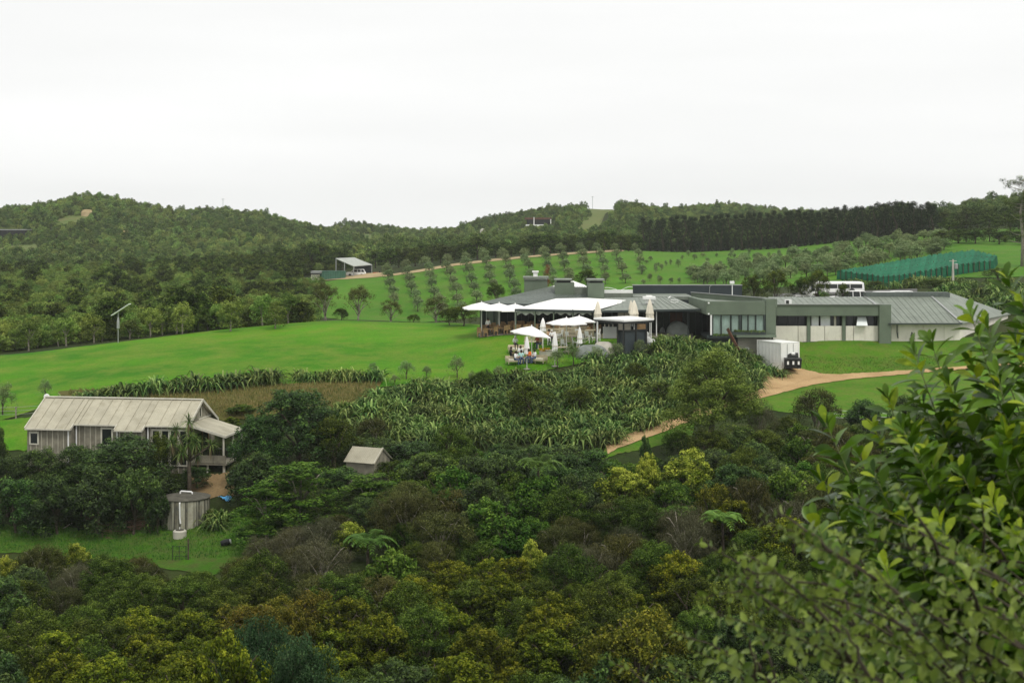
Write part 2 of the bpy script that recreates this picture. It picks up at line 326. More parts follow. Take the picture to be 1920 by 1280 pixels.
def sheet(name, lo, up, mat, off, label, nu=90, nv=30, d0=60, d1=700, jit=0.25, seed=1, world=False, kind='structure'):
    """a draped sheet between two outlines on the ground"""
    rng = np.random.default_rng(seed)
    A = resample(lo, nu); B = resample(up, nu)
    if not world:
        A = np.array([G(p[0], p[1], d0, d1)[:2] for p in A]); B = np.array([G(p[0], p[1], d0, d1)[:2] for p in B])
    wob = lambda: np.convolve(rng.normal(0, 1, nu + 4), [.2, .2, .2, .2, .2], 'valid')[:, None] * jit * 1.6
    A = A + wob() * np.array([[0.4, 1]]); B = B + wob() * np.array([[0.4, 1]])
    t = np.linspace(0, 1, nv)[:, None, None]
    P = A[None] * (1 - t) + B[None] * t
    Z = hz(P[..., 0], P[..., 1]) + off
    V = np.concatenate([P, Z[..., None]], -1).reshape(-1, 3)
    i = np.arange(nv - 1)[:, None] * nu + np.arange(nu - 1)[None]
    F = np.stack([i, i + 1, i + nu + 1, i + nu], -1).reshape(-1, 4)
    me = bpy.data.meshes.new(name); me.from_pydata(V.tolist(), [], F.tolist()); me.materials.append(MATS[mat])
    me.polygons.foreach_set('use_smooth', [True] * len(me.polygons)); me.update()
    return tag(link(name, me), label, kind=kind)
sheet('lawn', [(-160, 800), (0, 790), (60, 772), (110, 745), (300, 742), (540, 732), (700, 728), (760, 722), (900, 716), (1000, 700), (1080, 685), (1130, 668), (1180, 655)],
      [(-160, 672), (0, 667), (60, 662), (200, 645), (330, 629), (480, 611), (600, 603), (680, 599), (760, 603), (860, 607), (960, 612), (1060, 622), (1160, 634), (1240, 640)],
      'm_lawn', 0.06, 'mown bright green lawn sloping below the restaurant', nu=160, nv=60, d0=112, d1=170)
sheet('rough_grass', [(110, 770), (240, 775), (400, 790), (480, 790), (560, 770), (640, 770), (690, 765)], [(110, 735), (240, 728), (400, 722), (520, 722), (600, 718), (660, 716), (720, 714)],
      'm_dry', 0.09, 'strip of dry tan rough grass behind the cottage', nu=80, nv=24, d0=112, d1=140, seed=2)
sheet('paddock', [(-160, 850), (0, 850), (60, 845)], [(-160, 792), (0, 789), (75, 780)], 'm_lawn', 0.05, 'small green paddock below the wire fence beside the cottage', nu=30, nv=20, d0=104, d1=130, seed=3)
sheet('yard_grass', [(-80, 1040), (100, 1040), (250, 1060), (400, 1080), (500, 1040), (560, 1000)], [(-80, 985), (100, 985), (280, 990), (370, 990), (430, 965), (520, 950)],
      'm_yard', 0.05, 'shaded grass yard around the water tank', nu=60, nv=30, d0=86, d1=104, seed=4)
sheet('gravel_court', [(352, 926), (390, 932), (440, 928)], [(356, 894), (400, 890), (440, 893)], 'm_court', 0.05, 'tan gravel court below the cottage veranda', nu=30, nv=16, d0=96, d1=110, seed=5)
sheet('grass_bank', [(1450, 697), (1510, 698), (1560, 705), (1640, 703), (1720, 698), (1840, 690), (1960, 688)], [(1452, 646), (1500, 640), (1580, 637), (1660, 634), (1720, 632), (1840, 632), (1960, 630)],
      'm_bank', 0.05, 'grass bank below the white walls of the restaurant', nu=90, nv=30, d0=120, d1=153, seed=6)
sheet('roadside_grass', [(1400, 765), (1480, 775), (1600, 785), (1760, 780), (2000, 770)], [(1395, 740), (1470, 733), (1530, 717), (1600, 708), (1700, 701), (2000, 687)],
      'm_bank', 0.055, 'bright grass verge below the gravel road', nu=80, nv=30, d0=100, d1=150, seed=7)
sheet('road_verge', [(1130, 860), (1180, 850), (1240, 835), (1300, 815)], [(1150, 800), (1200, 790), (1260, 770), (1310, 760)], 'm_bank', 0.05, 'green verge along the lower stretch of gravel road', nu=40, nv=16, d0=95, d1=125, seed=8)
sheet('gravel_road', [(1140, 854), (1165, 840), (1200, 828), (1240, 814), (1300, 790), (1360, 768), (1420, 750), (1470, 737), (1530, 722), (1600, 712), (1700, 704), (1820, 693), (2000, 686)],
      [(1135, 838), (1160, 824), (1200, 808), (1240, 795), (1300, 770), (1360, 752), (1420, 735), (1462, 716), (1530, 702), (1570, 704), (1700, 696), (1820, 687), (2000, 681)],
      'm_gravel', 0.11, 'tan gravel road curving below the restaurant', nu=140, nv=10, d0=100, d1=150, jit=0.12, seed=9)
sheet('gravel_yard', [(1436, 732), (1470, 728), (1505, 716), (1540, 709)], [(1412, 692), (1450, 691), (1490, 690), (1545, 704)], 'm_gravel', 0.13, 'gravel turning area in front of the white shipping container',
      nu=40, nv=14, d0=128, d1=146, jit=0.15, seed=10)
sheet('orchard_grass', [(560, 590), (640, 600), (800, 604), (960, 590), (1120, 565), (1290, 545), (1420, 542), (1600, 530), (1760, 522), (1960, 520)],
      [(575, 535), (640, 524), (720, 517), (850, 498), (1000, 481), (1170, 470), (1300, 474), (1480, 462), (1700, 440), (1960, 425)], 'm_orchard', 0.08,
      'green orchard slope of mown grass behind the restaurant', nu=140, nv=50, d0=185, d1=420, jit=0.6, seed=11)
sheet('dirt_track', [(700, 521), (735, 518.5), (790, 511), (850, 500), (920, 491.5), (1000, 483.5), (1080, 477.5), (1170, 472)], [(700, 517.5), (735, 515), (790, 506), (850, 495.5), (920, 487), (1000, 480), (1080, 474), (1170, 468.5)],
      'm_clay', 0.18, 'pale dirt track along the top of the orchard', nu=80, nv=5, d0=300, d1=400, jit=0.2, seed=12)
sheet('shed_yard', [(600, 527), (660, 524), (720, 520)], [(600, 517), (660, 514), (720, 512)], 'm_clay', 0.16, 'bare clay yard beside the open farm shed', nu=20, nv=6, d0=325, d1=380, jit=0.3, seed=13)
sheet('parking_lot', [(WX(1450, 167), 167), (WX(1720, 167), 167)], [(WX(1450, 192), 192), (WX(1720, 192), 192)], 'm_asphalt', 0.1, 'grey car park behind the restaurant', nu=30, nv=12, jit=0.2, seed=14, world=True)
sheet('terrace_paving', [(WX(898, 146), 146), (WX(1000, 145), 145), (WX(1240, 144), 144), (WX(1300, 145), 145)], [(WX(898, 153), 153), (WX(1300, 151), 151)], 'm_paving', 0.12,
      'pale stone paving of the restaurant terrace', nu=40, nv=16, jit=0.05, seed=15, world=True)
CLEAR_HILL = [((-60, 486), (66, 480), (76, 458), (10, 462)), ((100, 424), (150, 420), (178, 398), (112, 408)), ((684, 458), (712, 470), (700, 440), (668, 440)), ((1066, 446), (1122, 436), (1150, 394), (1106, 404)),
              ((1106, 404), (1155, 398), (1158, 380), (1086, 384))]
for k, (q, nm) in enumerate(zip(CLEAR_HILL, ('grass paddock on the wooded hill at the left edge', 'small pale clearing below the highest point of the left hill', 'narrow green clearing in the saddle of the hills',
                                'pale grass strip climbing the middle hill', 'bald grass crown of the middle hill'))):
    sheet('hill_clearing', [q[0], q[1]], [q[3], q[2]], 'm_clearing', 0.3, nm, nu=20, nv=20, d0=430, d1=800, jit=1.0, seed=20 + k)
# ------------------------------------------------------------------ foliage prototypes
def unit(rng, n):
    d = rng.normal(size=(n, 3)); return d / np.linalg.norm(d, axis=1, keepdims=True)
def quadleaf(name, P, N, A, L, Wd, var, mat, fold=0.0):
    """one kite-shaped face per leaf"""
    n = len(P); N = N / np.linalg.norm(N, axis=1, keepdims=True)
    B = np.cross(N, A); B /= np.maximum(np.linalg.norm(B, axis=1, keepdims=True), 1e-6); A2 = np.cross(B, N)
    L = np.broadcast_to(np.asarray(L, float), (n,))[:, None]; Wd = np.broadcast_to(np.asarray(Wd, float), (n,))[:, None]
    V = np.stack([P - A2 * L * .5, P + B * Wd * .5, P + A2 * L * .5, P - B * Wd * .5], 1).reshape(-1, 3)
    me = bpy.data.meshes.new(name); me.vertices.add(4 * n); me.vertices.foreach_set('co', V.astype(np.float32).ravel())
    me.loops.add(4 * n); me.loops.foreach_set('vertex_index', np.arange(4 * n, dtype=np.int32))
    me.polygons.add(n); me.polygons.foreach_set('loop_start', np.arange(0, 4 * n, 4, dtype=np.int32))
    me.polygons.foreach_set('loop_total', np.full(n, 4, np.int32))
    at = me.attributes.new('var', 'FLOAT', 'FACE'); at.data.foreach_set('value', np.clip(var, 0, 1).astype(np.float32))
    me.materials.append(MATS[mat]); me.update(calc_edges=True)
    return me
def cloud(rng, C, rad, n, L, asp, flat=0.85, outward=0.5, up=0.35, top=None, vbase=0.45, shell=0.5):
    """leaves gathered in clumps: C centres, rad radii, n leaves each"""
    k = len(C); idx = np.repeat(np.arange(k), n); m = len(idx)
    d = unit(rng, m); r = rad[idx] * (shell + (1 - shell) * rng.random(m) ** 0.6)
    off = d * r[:, None]; off[:, 2] *= flat
    P = C[idx] + off
    N = outward * d + (1 - outward) * unit(rng, m); N[:, 2] += up
    A = unit(rng, m)
    Ls = L * rng.uniform(0.6, 1.3, m)
    cv = rng.normal(0, 0.13, k)
    var = vbase + cv[idx] + rng.normal(0, 0.15, m) + 0.24 * d[:, 2]  # clump tops lighter, undersides darker: top light and shade put into leaf colour
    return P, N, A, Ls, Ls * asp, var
def lobes(rng, n, rx, ry, z0, z1, lr, sub, sr, bottom=-0.15, squash=0.85):
    """clump centres: sub clumps over the outside of n lobes that fill a dome from z0 to z1"""
    zc, h = z0, z1 - z0
    Cs, Rs = [], []
    for i in range(n):
        a = 2.399 * i + rng.uniform(-.5, .5); q = math.sqrt((i + 0.4) / n)
        rr = q * (1 - lr * 0.9)
        zz = z0 + (h - lr * rx * squash) * math.sqrt(max(0, 1 - q * q * 0.9)) * rng.uniform(0.78, 1.0)
        c = np.array([rr * rx * math.cos(a), rr * ry * math.sin(a), max(zz, z0 + 0.1 * h)])
        r = lr * rx * rng.uniform(0.75, 1.2)
        d = unit(rng, sub * 2); d = d[d[:, 2] > bottom - 0.3 * q][:sub]
        cc = c + d * r * np.array([1, 1, squash]) * rng.uniform(0.8, 1.05, (len(d), 1))
        Cs.append(cc); Rs.append(np.full(len(cc), sr * rx) * rng.uniform(0.7, 1.25, len(cc)))
        for zl in np.arange(z0 + 0.1 * h, c[2] - r * 0.7, r * 0.9):          # skirts below the lobe, on the outside
            if q > 0.55:
                b = a + rng.uniform(-.5, .5)
                Cs.append(np.array([[rx * q * 0.9 * math.cos(b), ry * q * 0.9 * math.sin(b), zl]])); Rs.append(np.array([sr * rx * 1.3]))
    return np.concatenate(Cs), np.concatenate(Rs)
def trunk_mb(rng, h, r, n_limb=4, spread=1.0, top=None, lean=0.15, start=0.25):
    mb = MB(); top = top or h
    w = [(rng.uniform(-1, 1) * lean * t * h * 0.4, rng.uniform(-1, 1) * lean * t * h * 0.4, t * h) for t in (-0.08, 0.15, 0.4, 0.7, 1.0)]
    mb.tube(w, [r * 1.25, r, r * .8, r * .5, r * .15], 6)
    for i in range(n_limb):
        t = start + (0.75 - start) * i / max(1, n_limb); a = 2.4 * i + rng.uniform(0, 1)
        b = Vector(w[1]).lerp(Vector(w[3]), t)
        e = Vector((math.cos(a) * spread, math.sin(a) * spread, h * (0.35 + 0.4 * rng.random())))
        mid = b + e * 0.5 + Vector((0, 0, 0.1 * h))
        e2 = b + e; e2.z = min(e2.z, top * 0.95)
        mb.tube([b, mid * 0.6 + b * 0.4, mid * .4 + e2 * .6, e2], [r * .55, r * .42, r * .28, r * .08], 5)
    return mb
plain('m_bark', (0.085, 0.070, 0.050), 0.9, 0.4, 6, spec=0.1)
plain('m_bark_pale', (0.25, 0.225, 0.18), 0.9, 0.35, 6, spec=0.1)
leafmat('m_kan', (0.01, 0.023, 0.002), (0.056, 0.092, 0.01), (0.175, 0.235, 0.03))
leafmat('m_gold', (0.016, 0.032, 0.002), (0.082, 0.114, 0.006), (0.25, 0.27, 0.018), huevar=0.018)
leafmat('m_rust', (0.024, 0.03, 0.003), (0.098, 0.1, 0.01), (0.235, 0.195, 0.025))
leafmat('m_brown', (0.018, 0.022, 0.004), (0.064, 0.07, 0.016), (0.15, 0.155, 0.042), trans=0.15)
leafmat('m_grey', (0.045, 0.048, 0.022), (0.085, 0.088, 0.042), (0.14, 0.142, 0.078), trans=0.15)
leafmat('m_dark', (0.006, 0.019, 0.002), (0.037, 0.082, 0.01), (0.13, 0.215, 0.03), spec=0.3)
leafmat('m_blue', (0.012, 0.03, 0.009), (0.04, 0.082, 0.029), (0.095, 0.155, 0.058), objvar=0.12)
leafmat('m_yel', (0.03, 0.056, 0.004), (0.13, 0.18, 0.014), (0.42, 0.455, 0.06), huevar=0.01, objvar=0.15)
leafmat('m_grn', (0.013, 0.04, 0.003), (0.056, 0.118, 0.012), (0.16, 0.25, 0.034))
leafmat('m_olive', (0.085, 0.132, 0.044), (0.178, 0.245, 0.095), (0.3, 0.37, 0.17), objvar=0.2)
leafmat('m_conifer', (0.009, 0.019, 0.006), (0.021, 0.038, 0.012), (0.04, 0.064, 0.022), objvar=0.15)
leafmat('m_hill', (0.066, 0.114, 0.024), (0.158, 0.232, 0.052), (0.3, 0.375, 0.095), objvar=0.4, huevar=0.025)
leafmat('m_hill_dark', (0.04, 0.074, 0.016), (0.09, 0.145, 0.032), (0.165, 0.23, 0.058), objvar=0.35, huevar=0.02)
leafmat('m_valley', (0.06, 0.108, 0.015), (0.15, 0.225, 0.04), (0.28, 0.36, 0.08), objvar=0.4, huevar=0.025)
leafmat('m_flax', (0.011, 0.034, 0.004), (0.056, 0.122, 0.018), (0.26, 0.34, 0.095), spec=0.15, rough=0.5, objvar=0.35)
leafmat('m_fern', (0.045, 0.1, 0.014), (0.095, 0.185, 0.03), (0.16, 0.27, 0.05))
leafmat('m_tall', (0.045, 0.074, 0.008), (0.165, 0.22, 0.036), (0.34, 0.395, 0.085), objvar=0.05)
leafmat('m_dead', (0.090, 0.065, 0.035), (0.150, 0.110, 0.060), (0.230, 0.180, 0.110))
PROTO = {}
def mesh_pair(key, i, crown_me, tr_mb, bark='m_bark'):
    tm = bpy.data.meshes.new('trunk'); tm.from_pydata([tuple(p) for p in tr_mb.v], [], tr_mb.f); tm.materials.append(MATS[bark])
    tm.polygons.foreach_set('use_smooth', [True] * len(tm.polygons)); tm.update()
    PROTO.setdefault(key, []).append((crown_me, tm))
def make_bushes():
    # key: material, leaf length, aspect, lobes, sub, leaves per clump, lobe radius, clump radius, height, radius, base, bark
    spec = {
     'kan':   ('m_kan', .115, .40, 13, 13, 62, .30, .15, 4.0, 1.9, 0.8, 'm_bark'),
     'gold':  ('m_gold', .125, .55, 15, 12, 58, .26, .13, 4.0, 1.9, 0.6, 'm_bark'),
     'rust':  ('m_rust', .115, .50, 13, 12, 58, .27, .14, 3.6, 1.9, 0.6, 'm_bark'),
     'brown': ('m_brown', .115, .30, 11, 14, 66, .33, .16, 3.8, 1.9, 1.0, 'm_bark_pale'),
     'grey':  ('m_grey', .130, .16, 10, 14, 66, .34, .18, 3.4, 1.9, 1.0, 'm_bark_pale'),
     'dark':  ('m_dark', .150, .55, 12, 12, 58, .33, .16, 4.2, 2.0, 0.6, 'm_bark'),
     'blue':  ('m_blue', .100, .45, 16, 16, 62, .28, .13, 3.9, 2.3, 0.4, 'm_bark'),
     'yel':   ('m_yel', .125, .60, 12, 12, 60, .30, .14, 3.2, 1.8, 0.5, 'm_bark'),
     'grn':   ('m_grn', .175, .60, 10, 11, 52, .33, .17, 3.4, 1.8, 0.4, 'm_bark')}
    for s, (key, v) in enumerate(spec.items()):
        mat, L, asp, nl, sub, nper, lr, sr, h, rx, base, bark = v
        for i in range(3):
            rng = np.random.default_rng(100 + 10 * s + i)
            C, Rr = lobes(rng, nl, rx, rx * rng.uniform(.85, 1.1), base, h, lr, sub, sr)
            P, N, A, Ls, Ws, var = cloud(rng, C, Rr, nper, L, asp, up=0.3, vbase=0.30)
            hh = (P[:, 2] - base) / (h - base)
            var = var + 0.30 * (hh - 0.45) * (1.3 if key in ('gold', 'yel', 'rust') else 0.9)      # young growth at the tips; lit crown tops also put into the colour
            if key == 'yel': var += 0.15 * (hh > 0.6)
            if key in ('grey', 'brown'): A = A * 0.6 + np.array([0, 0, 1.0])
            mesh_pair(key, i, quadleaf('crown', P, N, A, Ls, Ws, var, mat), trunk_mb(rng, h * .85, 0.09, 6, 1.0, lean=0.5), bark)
make_bushes()
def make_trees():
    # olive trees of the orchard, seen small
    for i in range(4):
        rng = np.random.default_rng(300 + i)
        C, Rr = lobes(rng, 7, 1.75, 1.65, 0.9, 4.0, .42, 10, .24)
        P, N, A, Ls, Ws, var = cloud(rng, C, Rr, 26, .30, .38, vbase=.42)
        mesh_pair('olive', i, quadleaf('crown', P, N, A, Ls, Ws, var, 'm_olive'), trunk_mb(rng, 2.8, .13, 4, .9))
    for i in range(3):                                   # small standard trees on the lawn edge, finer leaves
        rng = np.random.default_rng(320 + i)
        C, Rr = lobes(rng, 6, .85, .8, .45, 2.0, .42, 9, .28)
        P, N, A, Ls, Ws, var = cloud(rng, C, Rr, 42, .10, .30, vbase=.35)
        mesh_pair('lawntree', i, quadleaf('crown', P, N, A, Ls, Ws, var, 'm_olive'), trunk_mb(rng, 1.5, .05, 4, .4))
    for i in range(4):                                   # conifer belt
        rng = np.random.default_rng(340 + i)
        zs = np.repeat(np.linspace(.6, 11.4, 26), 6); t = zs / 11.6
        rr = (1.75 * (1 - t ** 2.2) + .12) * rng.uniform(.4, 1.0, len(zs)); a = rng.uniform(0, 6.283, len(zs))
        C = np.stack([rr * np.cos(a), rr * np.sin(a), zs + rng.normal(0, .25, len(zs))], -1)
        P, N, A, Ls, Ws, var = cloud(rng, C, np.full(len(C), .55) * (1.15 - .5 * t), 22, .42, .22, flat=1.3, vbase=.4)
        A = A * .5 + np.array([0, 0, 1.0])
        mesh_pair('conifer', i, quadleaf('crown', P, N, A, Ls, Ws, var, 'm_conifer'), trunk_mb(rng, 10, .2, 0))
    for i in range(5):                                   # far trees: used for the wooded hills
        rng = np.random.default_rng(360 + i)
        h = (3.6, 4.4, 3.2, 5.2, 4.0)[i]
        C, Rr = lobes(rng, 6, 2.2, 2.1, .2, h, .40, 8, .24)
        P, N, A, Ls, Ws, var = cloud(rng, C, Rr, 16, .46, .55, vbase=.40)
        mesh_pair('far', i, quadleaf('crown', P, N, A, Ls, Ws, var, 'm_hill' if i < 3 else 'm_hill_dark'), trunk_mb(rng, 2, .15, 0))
    for i in range(4):                                   # valley trees with trunks
        rng = np.random.default_rng(380 + i)
        C, Rr = lobes(rng, 9, 1.9, 1.8, .6, 4.6, .38, 10, .22)
        P, N, A, Ls, Ws, var = cloud(rng, C, Rr, 30, .24, .48, vbase=.38)
        mesh_pair('valley', i, quadleaf('crown', P, N, A, Ls, Ws, var, 'm_valley'), trunk_mb(rng, 3.2, .12, 4, .9), 'm_bark_pale')
    for i in range(3):                                   # dark wood trees in the middle distance
        rng = np.random.default_rng(400 + i)
        C, Rr = lobes(rng, 10, 2.6, 2.4, 1.0, 6.5, .36, 10, .2)
        P, N, A, Ls, Ws, var = cloud(rng, C, Rr, 28, .34, .5, vbase=.33)
        mesh_pair('wood', i, quadleaf('crown', P, N, A, Ls, Ws, var, 'm_kan'), trunk_mb(rng, 5, .16, 4, 1.2))
    # one tall rounded tree above the gravel road
    rng = np.random.default_rng(420)
    C, Rr = lobes(rng, 30, 3.3, 3.0, .5, 8.0, .24, 22, .115)
    P, N, A, Ls, Ws, var = cloud(rng, C, Rr, 70, .15, .38, vbase=.36)
    mesh_pair('tall', 0, quadleaf('crown', P, N, A, Ls, Ws, var, 'm_tall'), trunk_mb(rng, 6.5, .2, 7, 1.7, lean=.3))
    for i in range(2):                                   # broad dark trees near the cottage
        rng = np.random.default_rng(430 + i)
        C, Rr = lobes(rng, 20, 3.4, 3.1, .5, 6.6, .28, 18, .125)
        P, N, A, Ls, Ws, var = cloud(rng, C, Rr, 50, .17, .55, vbase=.30)
        mesh_pair('broad', i, quadleaf('crown', P, N, A, Ls, Ws, var, 'm_dark'), trunk_mb(rng, 5, .2, 6, 1.5))
    for i in range(2):                                   # layered tree: flat tiers of big leaves
        rng = np.random.default_rng(440 + i); C = []; Rr = []
        for z in np.linspace(.4, 5.0, 11):
            for q in range(9):
                a = rng.uniform(0, 6.283); rr = rng.uniform(.5, 2.9) * (1.1 - .11 * z)
                C.append((rr * math.cos(a), rr * math.sin(a), z + rng.uniform(-.2, .2))); Rr.append(rng.uniform(.45, .8))
        P, N, A, Ls, Ws, var = cloud(rng, np.array(C), np.array(Rr), 120, .19, .55, flat=.32, outward=.1, up=1.3, vbase=.40)
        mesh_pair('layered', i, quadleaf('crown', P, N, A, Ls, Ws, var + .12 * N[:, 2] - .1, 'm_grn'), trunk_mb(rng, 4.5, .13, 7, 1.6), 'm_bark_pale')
    for i in range(3):                                   # sparse pale-stemmed trees along the lawn crest
        rng = np.random.default_rng(450 + i)
        C, Rr = lobes(rng, 9, 2.2, 2.0, 1.7, 4.4, .34, 7, .2)
        P, N, A, Ls, Ws, var = cloud(rng, C, Rr, 75, .13, .45, vbase=.5, shell=.2)
        mesh_pair('sparse', i, quadleaf('crown', P, N, A, Ls, Ws, var, 'm_brown'), trunk_mb(rng, 3.4, .13, 7, 1.5, lean=.4, start=0.0), 'm_bark_pale')
make_trees()
def ribbon(name, paths, widths, var, mat, fold=0.25):
    """arching strap leaves: each path is (k,3), with a crease along the middle"""
    V, F, vv = [], [], []
    for p, w, q in zip(paths, widths, var):
        k = len(p); d = np.gradient(p, axis=0); s = np.cross(d, [0, 0, 1.0]); s /= np.maximum(np.linalg.norm(s, axis=1, keepdims=True), 1e-6)
        t = np.linspace(0, 1, k); ww = (w * np.minimum(1, (1 - t) * 2.2 + .04) * np.minimum(1, .5 + t * 2))[:, None]
        b = len(V); up = np.array([0, 0, 1.0]) * ww * fold
        V += (p - s * ww / 2 + up).tolist() + p.tolist() + (p + s * ww / 2 + up).tolist()
        for i in range(k - 1):
            F += [(b + i, b + k + i, b + k + i + 1, b + i + 1), (b + k + i, b + 2 * k + i, b + 2 * k + i + 1, b + k + i + 1)]; vv += [q, q + .06]
    me = bpy.data.meshes.new(name); me.from_pydata(V, [], F); me.materials.append(MATS[mat])
    at = me.attributes.new('var', 'FLOAT', 'FACE'); at.data.foreach_set('value', np.clip(vv, 0, 1).astype(np.float32)); me.update()
    return me
def arch(rng, base, az, el, L, droop, k=5):
    t = np.linspace(0, 1, k); h = np.array([math.cos(az), math.sin(az), 0])
    r = L * (t * math.cos(el) + .15 * droop * t ** 2); z = L * (t * math.sin(el) - droop * t ** 3)
    return np.array(base) + h * r[:, None] + np.array([0, 0, 1.0]) * z[:, None]
FLAX = []
for i in range(5):
    rng = np.random.default_rng(500 + i); ps, ws, vs = [], [], []
    for k in range(85):
        az = rng.uniform(0, 6.283); el = R(rng.uniform(40, 86)); L = rng.uniform(1.6, 2.7)
        ps.append(arch(rng, (rng.normal(0, .25), rng.normal(0, .25), 0), az, el, L, rng.uniform(.4, .95), 6))
        ws.append(rng.uniform(.11, .19)); vs.append(rng.uniform(.1, .9) if rng.random() > .15 else 1.0)
    FLAX.append(ribbon('blades', ps, ws, vs, 'm_flax'))
    mb = MB(); mb.tube([(0, 0, 0), (.05, .02, 1.4), (.1, .0, 2.7)], [.02, .017, .008], 4)
FERN = []
for i in range(2):
    rng = np.random.default_rng(520 + i); ps, ws, vs = [], [], []
    for k in range(15):
        az = 2.399 * k; L = rng.uniform(1.5, 2.1); spine = arch(rng, (0, 0, 0), az, R(rng.uniform(35, 60)), L, rng.uniform(.55, .8), 9)
        for j in range(1, 9):
            d = spine[j] - spine[j - 1]; d = d / np.linalg.norm(d); s = np.cross(d, [0, 0, 1.0])
            for sg in (-1, 1):
                l = .50 * math.sin(math.pi * (.15 + .8 * j / 9)) + .04
                for fr in (0.0, .5):
                    b = spine[j - 1] * (1 - fr) + spine[j] * fr
                    ps.append(np.stack([b, b + s * sg * l * .55 + d * .08, b + s * sg * l + d * .16 - np.array([0, 0, .1 * l])])); ws.append(.12); vs.append(rng.uniform(.2, .8))
        ps.append(spine); ws.append(.03); vs.append(.1)
    FERN.append(ribbon('fronds', ps, ws, vs, 'm_fern', .1))
# ------------------------------------------------------------------ placing plants
PR = random.Random(77)
NAMES = {'kan': 'scrub_bush', 'gold': 'scrub_bush', 'rust': 'scrub_bush', 'brown': 'scrub_bush', 'grey': 'twiggy_bush', 'dark': 'broadleaf_bush', 'blue': 'broadleaf_bush', 'yel': 'flowering_bush',
         'grn': 'broadleaf_bush', 'olive': 'olive_tree', 'lawntree': 'small_tree', 'conifer': 'conifer_tree', 'valley': 'tree', 'wood': 'tree', 'tall': 'tall_tree', 'broad': 'broad_tree',
         'layered': 'layered_tree', 'sparse': 'pale_stemmed_tree', 'far': 'tree'}
PH = {'kan': (4.0, 1.9), 'gold': (4.0, 1.9), 'rust': (3.6, 1.9), 'brown': (3.8, 1.9), 'grey': (3.4, 1.9), 'dark': (4.2, 2.0), 'blue': (3.9, 2.3), 'yel': (3.2, 1.8), 'grn': (3.4, 1.8), 'olive': (4.0, 1.75),
      'lawntree': (2.0, .85), 'conifer': (11.8, 1.7), 'valley': (4.6, 1.9), 'wood': (6.5, 2.6), 'tall': (8.0, 3.3), 'broad': (6.6, 3.4), 'layered': (5.2, 2.9), 'sparse': (4.4, 2.2), 'far': (4.2, 2.2)}
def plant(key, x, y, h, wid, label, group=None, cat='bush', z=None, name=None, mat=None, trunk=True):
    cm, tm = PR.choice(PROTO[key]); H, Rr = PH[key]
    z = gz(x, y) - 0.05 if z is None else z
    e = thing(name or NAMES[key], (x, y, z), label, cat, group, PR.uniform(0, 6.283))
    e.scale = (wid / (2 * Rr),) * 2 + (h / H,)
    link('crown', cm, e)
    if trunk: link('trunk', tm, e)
    return e
def flax(x, y, s, label, group, z=None, name='flax_clump', cat='flax'):
    e = link(name, PR.choice(FLAX), None, (x, y, (gz(x, y) if z is None else z) - .05)); tag(e, label, cat, group)
    e.rotation_euler = (0, 0, PR.uniform(0, 6.283)); e.scale = (s, s, s * PR.uniform(.85, 1.1))
    return e
# ------------------------------------------------------------------ wooded hills and valley wood: masses nobody could count
def scatter_group():
    ng = bpy.data.node_groups.new('scatter', 'GeometryNodeTree')
    ng.interface.new_socket('Geometry', in_out='INPUT', socket_type='NodeSocketGeometry')
    ng.interface.new_socket('Collection', in_out='INPUT', socket_type='NodeSocketCollection')
    ng.interface.new_socket('Geometry', in_out='OUTPUT', socket_type='NodeSocketGeometry')
    n, l = ng.nodes, ng.links
    gi = n.new('NodeGroupInput'); go = n.new('NodeGroupOutput')
    ci = n.new('GeometryNodeCollectionInfo'); ci.inputs['Separate Children'].default_value = True; ci.inputs['Reset Children'].default_value = True
    l.new(gi.outputs['Collection'], ci.inputs['Collection'])
    ip = n.new('GeometryNodeInstanceOnPoints'); ip.inputs['Pick Instance'].default_value = True
    l.new(gi.outputs['Geometry'], ip.inputs['Points']); l.new(ci.outputs[0], ip.inputs['Instance'])
    def attr(nm, tp):
        a = n.new('GeometryNodeInputNamedAttribute'); a.data_type = tp; a.inputs['Name'].default_value = nm
        return a.outputs['Attribute']
    l.new(attr('pick', 'INT'), ip.inputs['Instance Index']); l.new(attr('size', 'FLOAT_VECTOR'), ip.inputs['Scale'])
    cx = n.new('ShaderNodeCombineXYZ'); l.new(attr('turn', 'FLOAT'), cx.inputs['Z']); l.new(cx.outputs[0], ip.inputs['Rotation'])
    l.new(ip.outputs[0], go.inputs[0])
    return ng
SCATTER = scatter_group()
def proto_collection(name, meshes):
    c = bpy.data.collections.new(name)
    for k, m in enumerate(meshes): c.objects.link(bpy.data.objects.new(f'{name}_{k}', m))
    return c
def scatter(name, P, size, pick, coll, label, cat=None):
    me = bpy.data.meshes.new(name); me.from_pydata([tuple(p) for p in P], [], [])
    rng = np.random.default_rng(len(P))
    a = me.attributes.new('pick', 'INT', 'POINT'); a.data.foreach_set('value', np.asarray(pick, np.int32))
    a = me.attributes.new('size', 'FLOAT_VECTOR', 'POINT'); a.data.foreach_set('vector', np.asarray(size, np.float32).ravel())
    a = me.attributes.new('turn', 'FLOAT', 'POINT'); a.data.foreach_set('value', rng.uniform(0, 6.283, len(P)).astype(np.float32))
    o = link(name, me); md = o.modifiers.new('scatter', 'NODES'); md.node_group = SCATTER
    md[[i.identifier for i in SCATTER.interface.items_tree if i.name == 'Collection'][0]] = coll
    return tag(o, label, kind='stuff')
def in_poly(px, py, q):
    r = np.zeros(np.shape(px), bool); n = len(q)
    for i in range(n):
        (x0, y0), (x1, y1) = q[i], q[(i + 1) % n]
        c = ((y0 > py) != (y1 > py)); t = x0 + (py - y0) / ((y1 - y0) or 1e-9) * (x1 - x0)
        r ^= c & (px < t)
    return r
FARC = proto_collection('far_tree', [m for m, t in PROTO['far']])
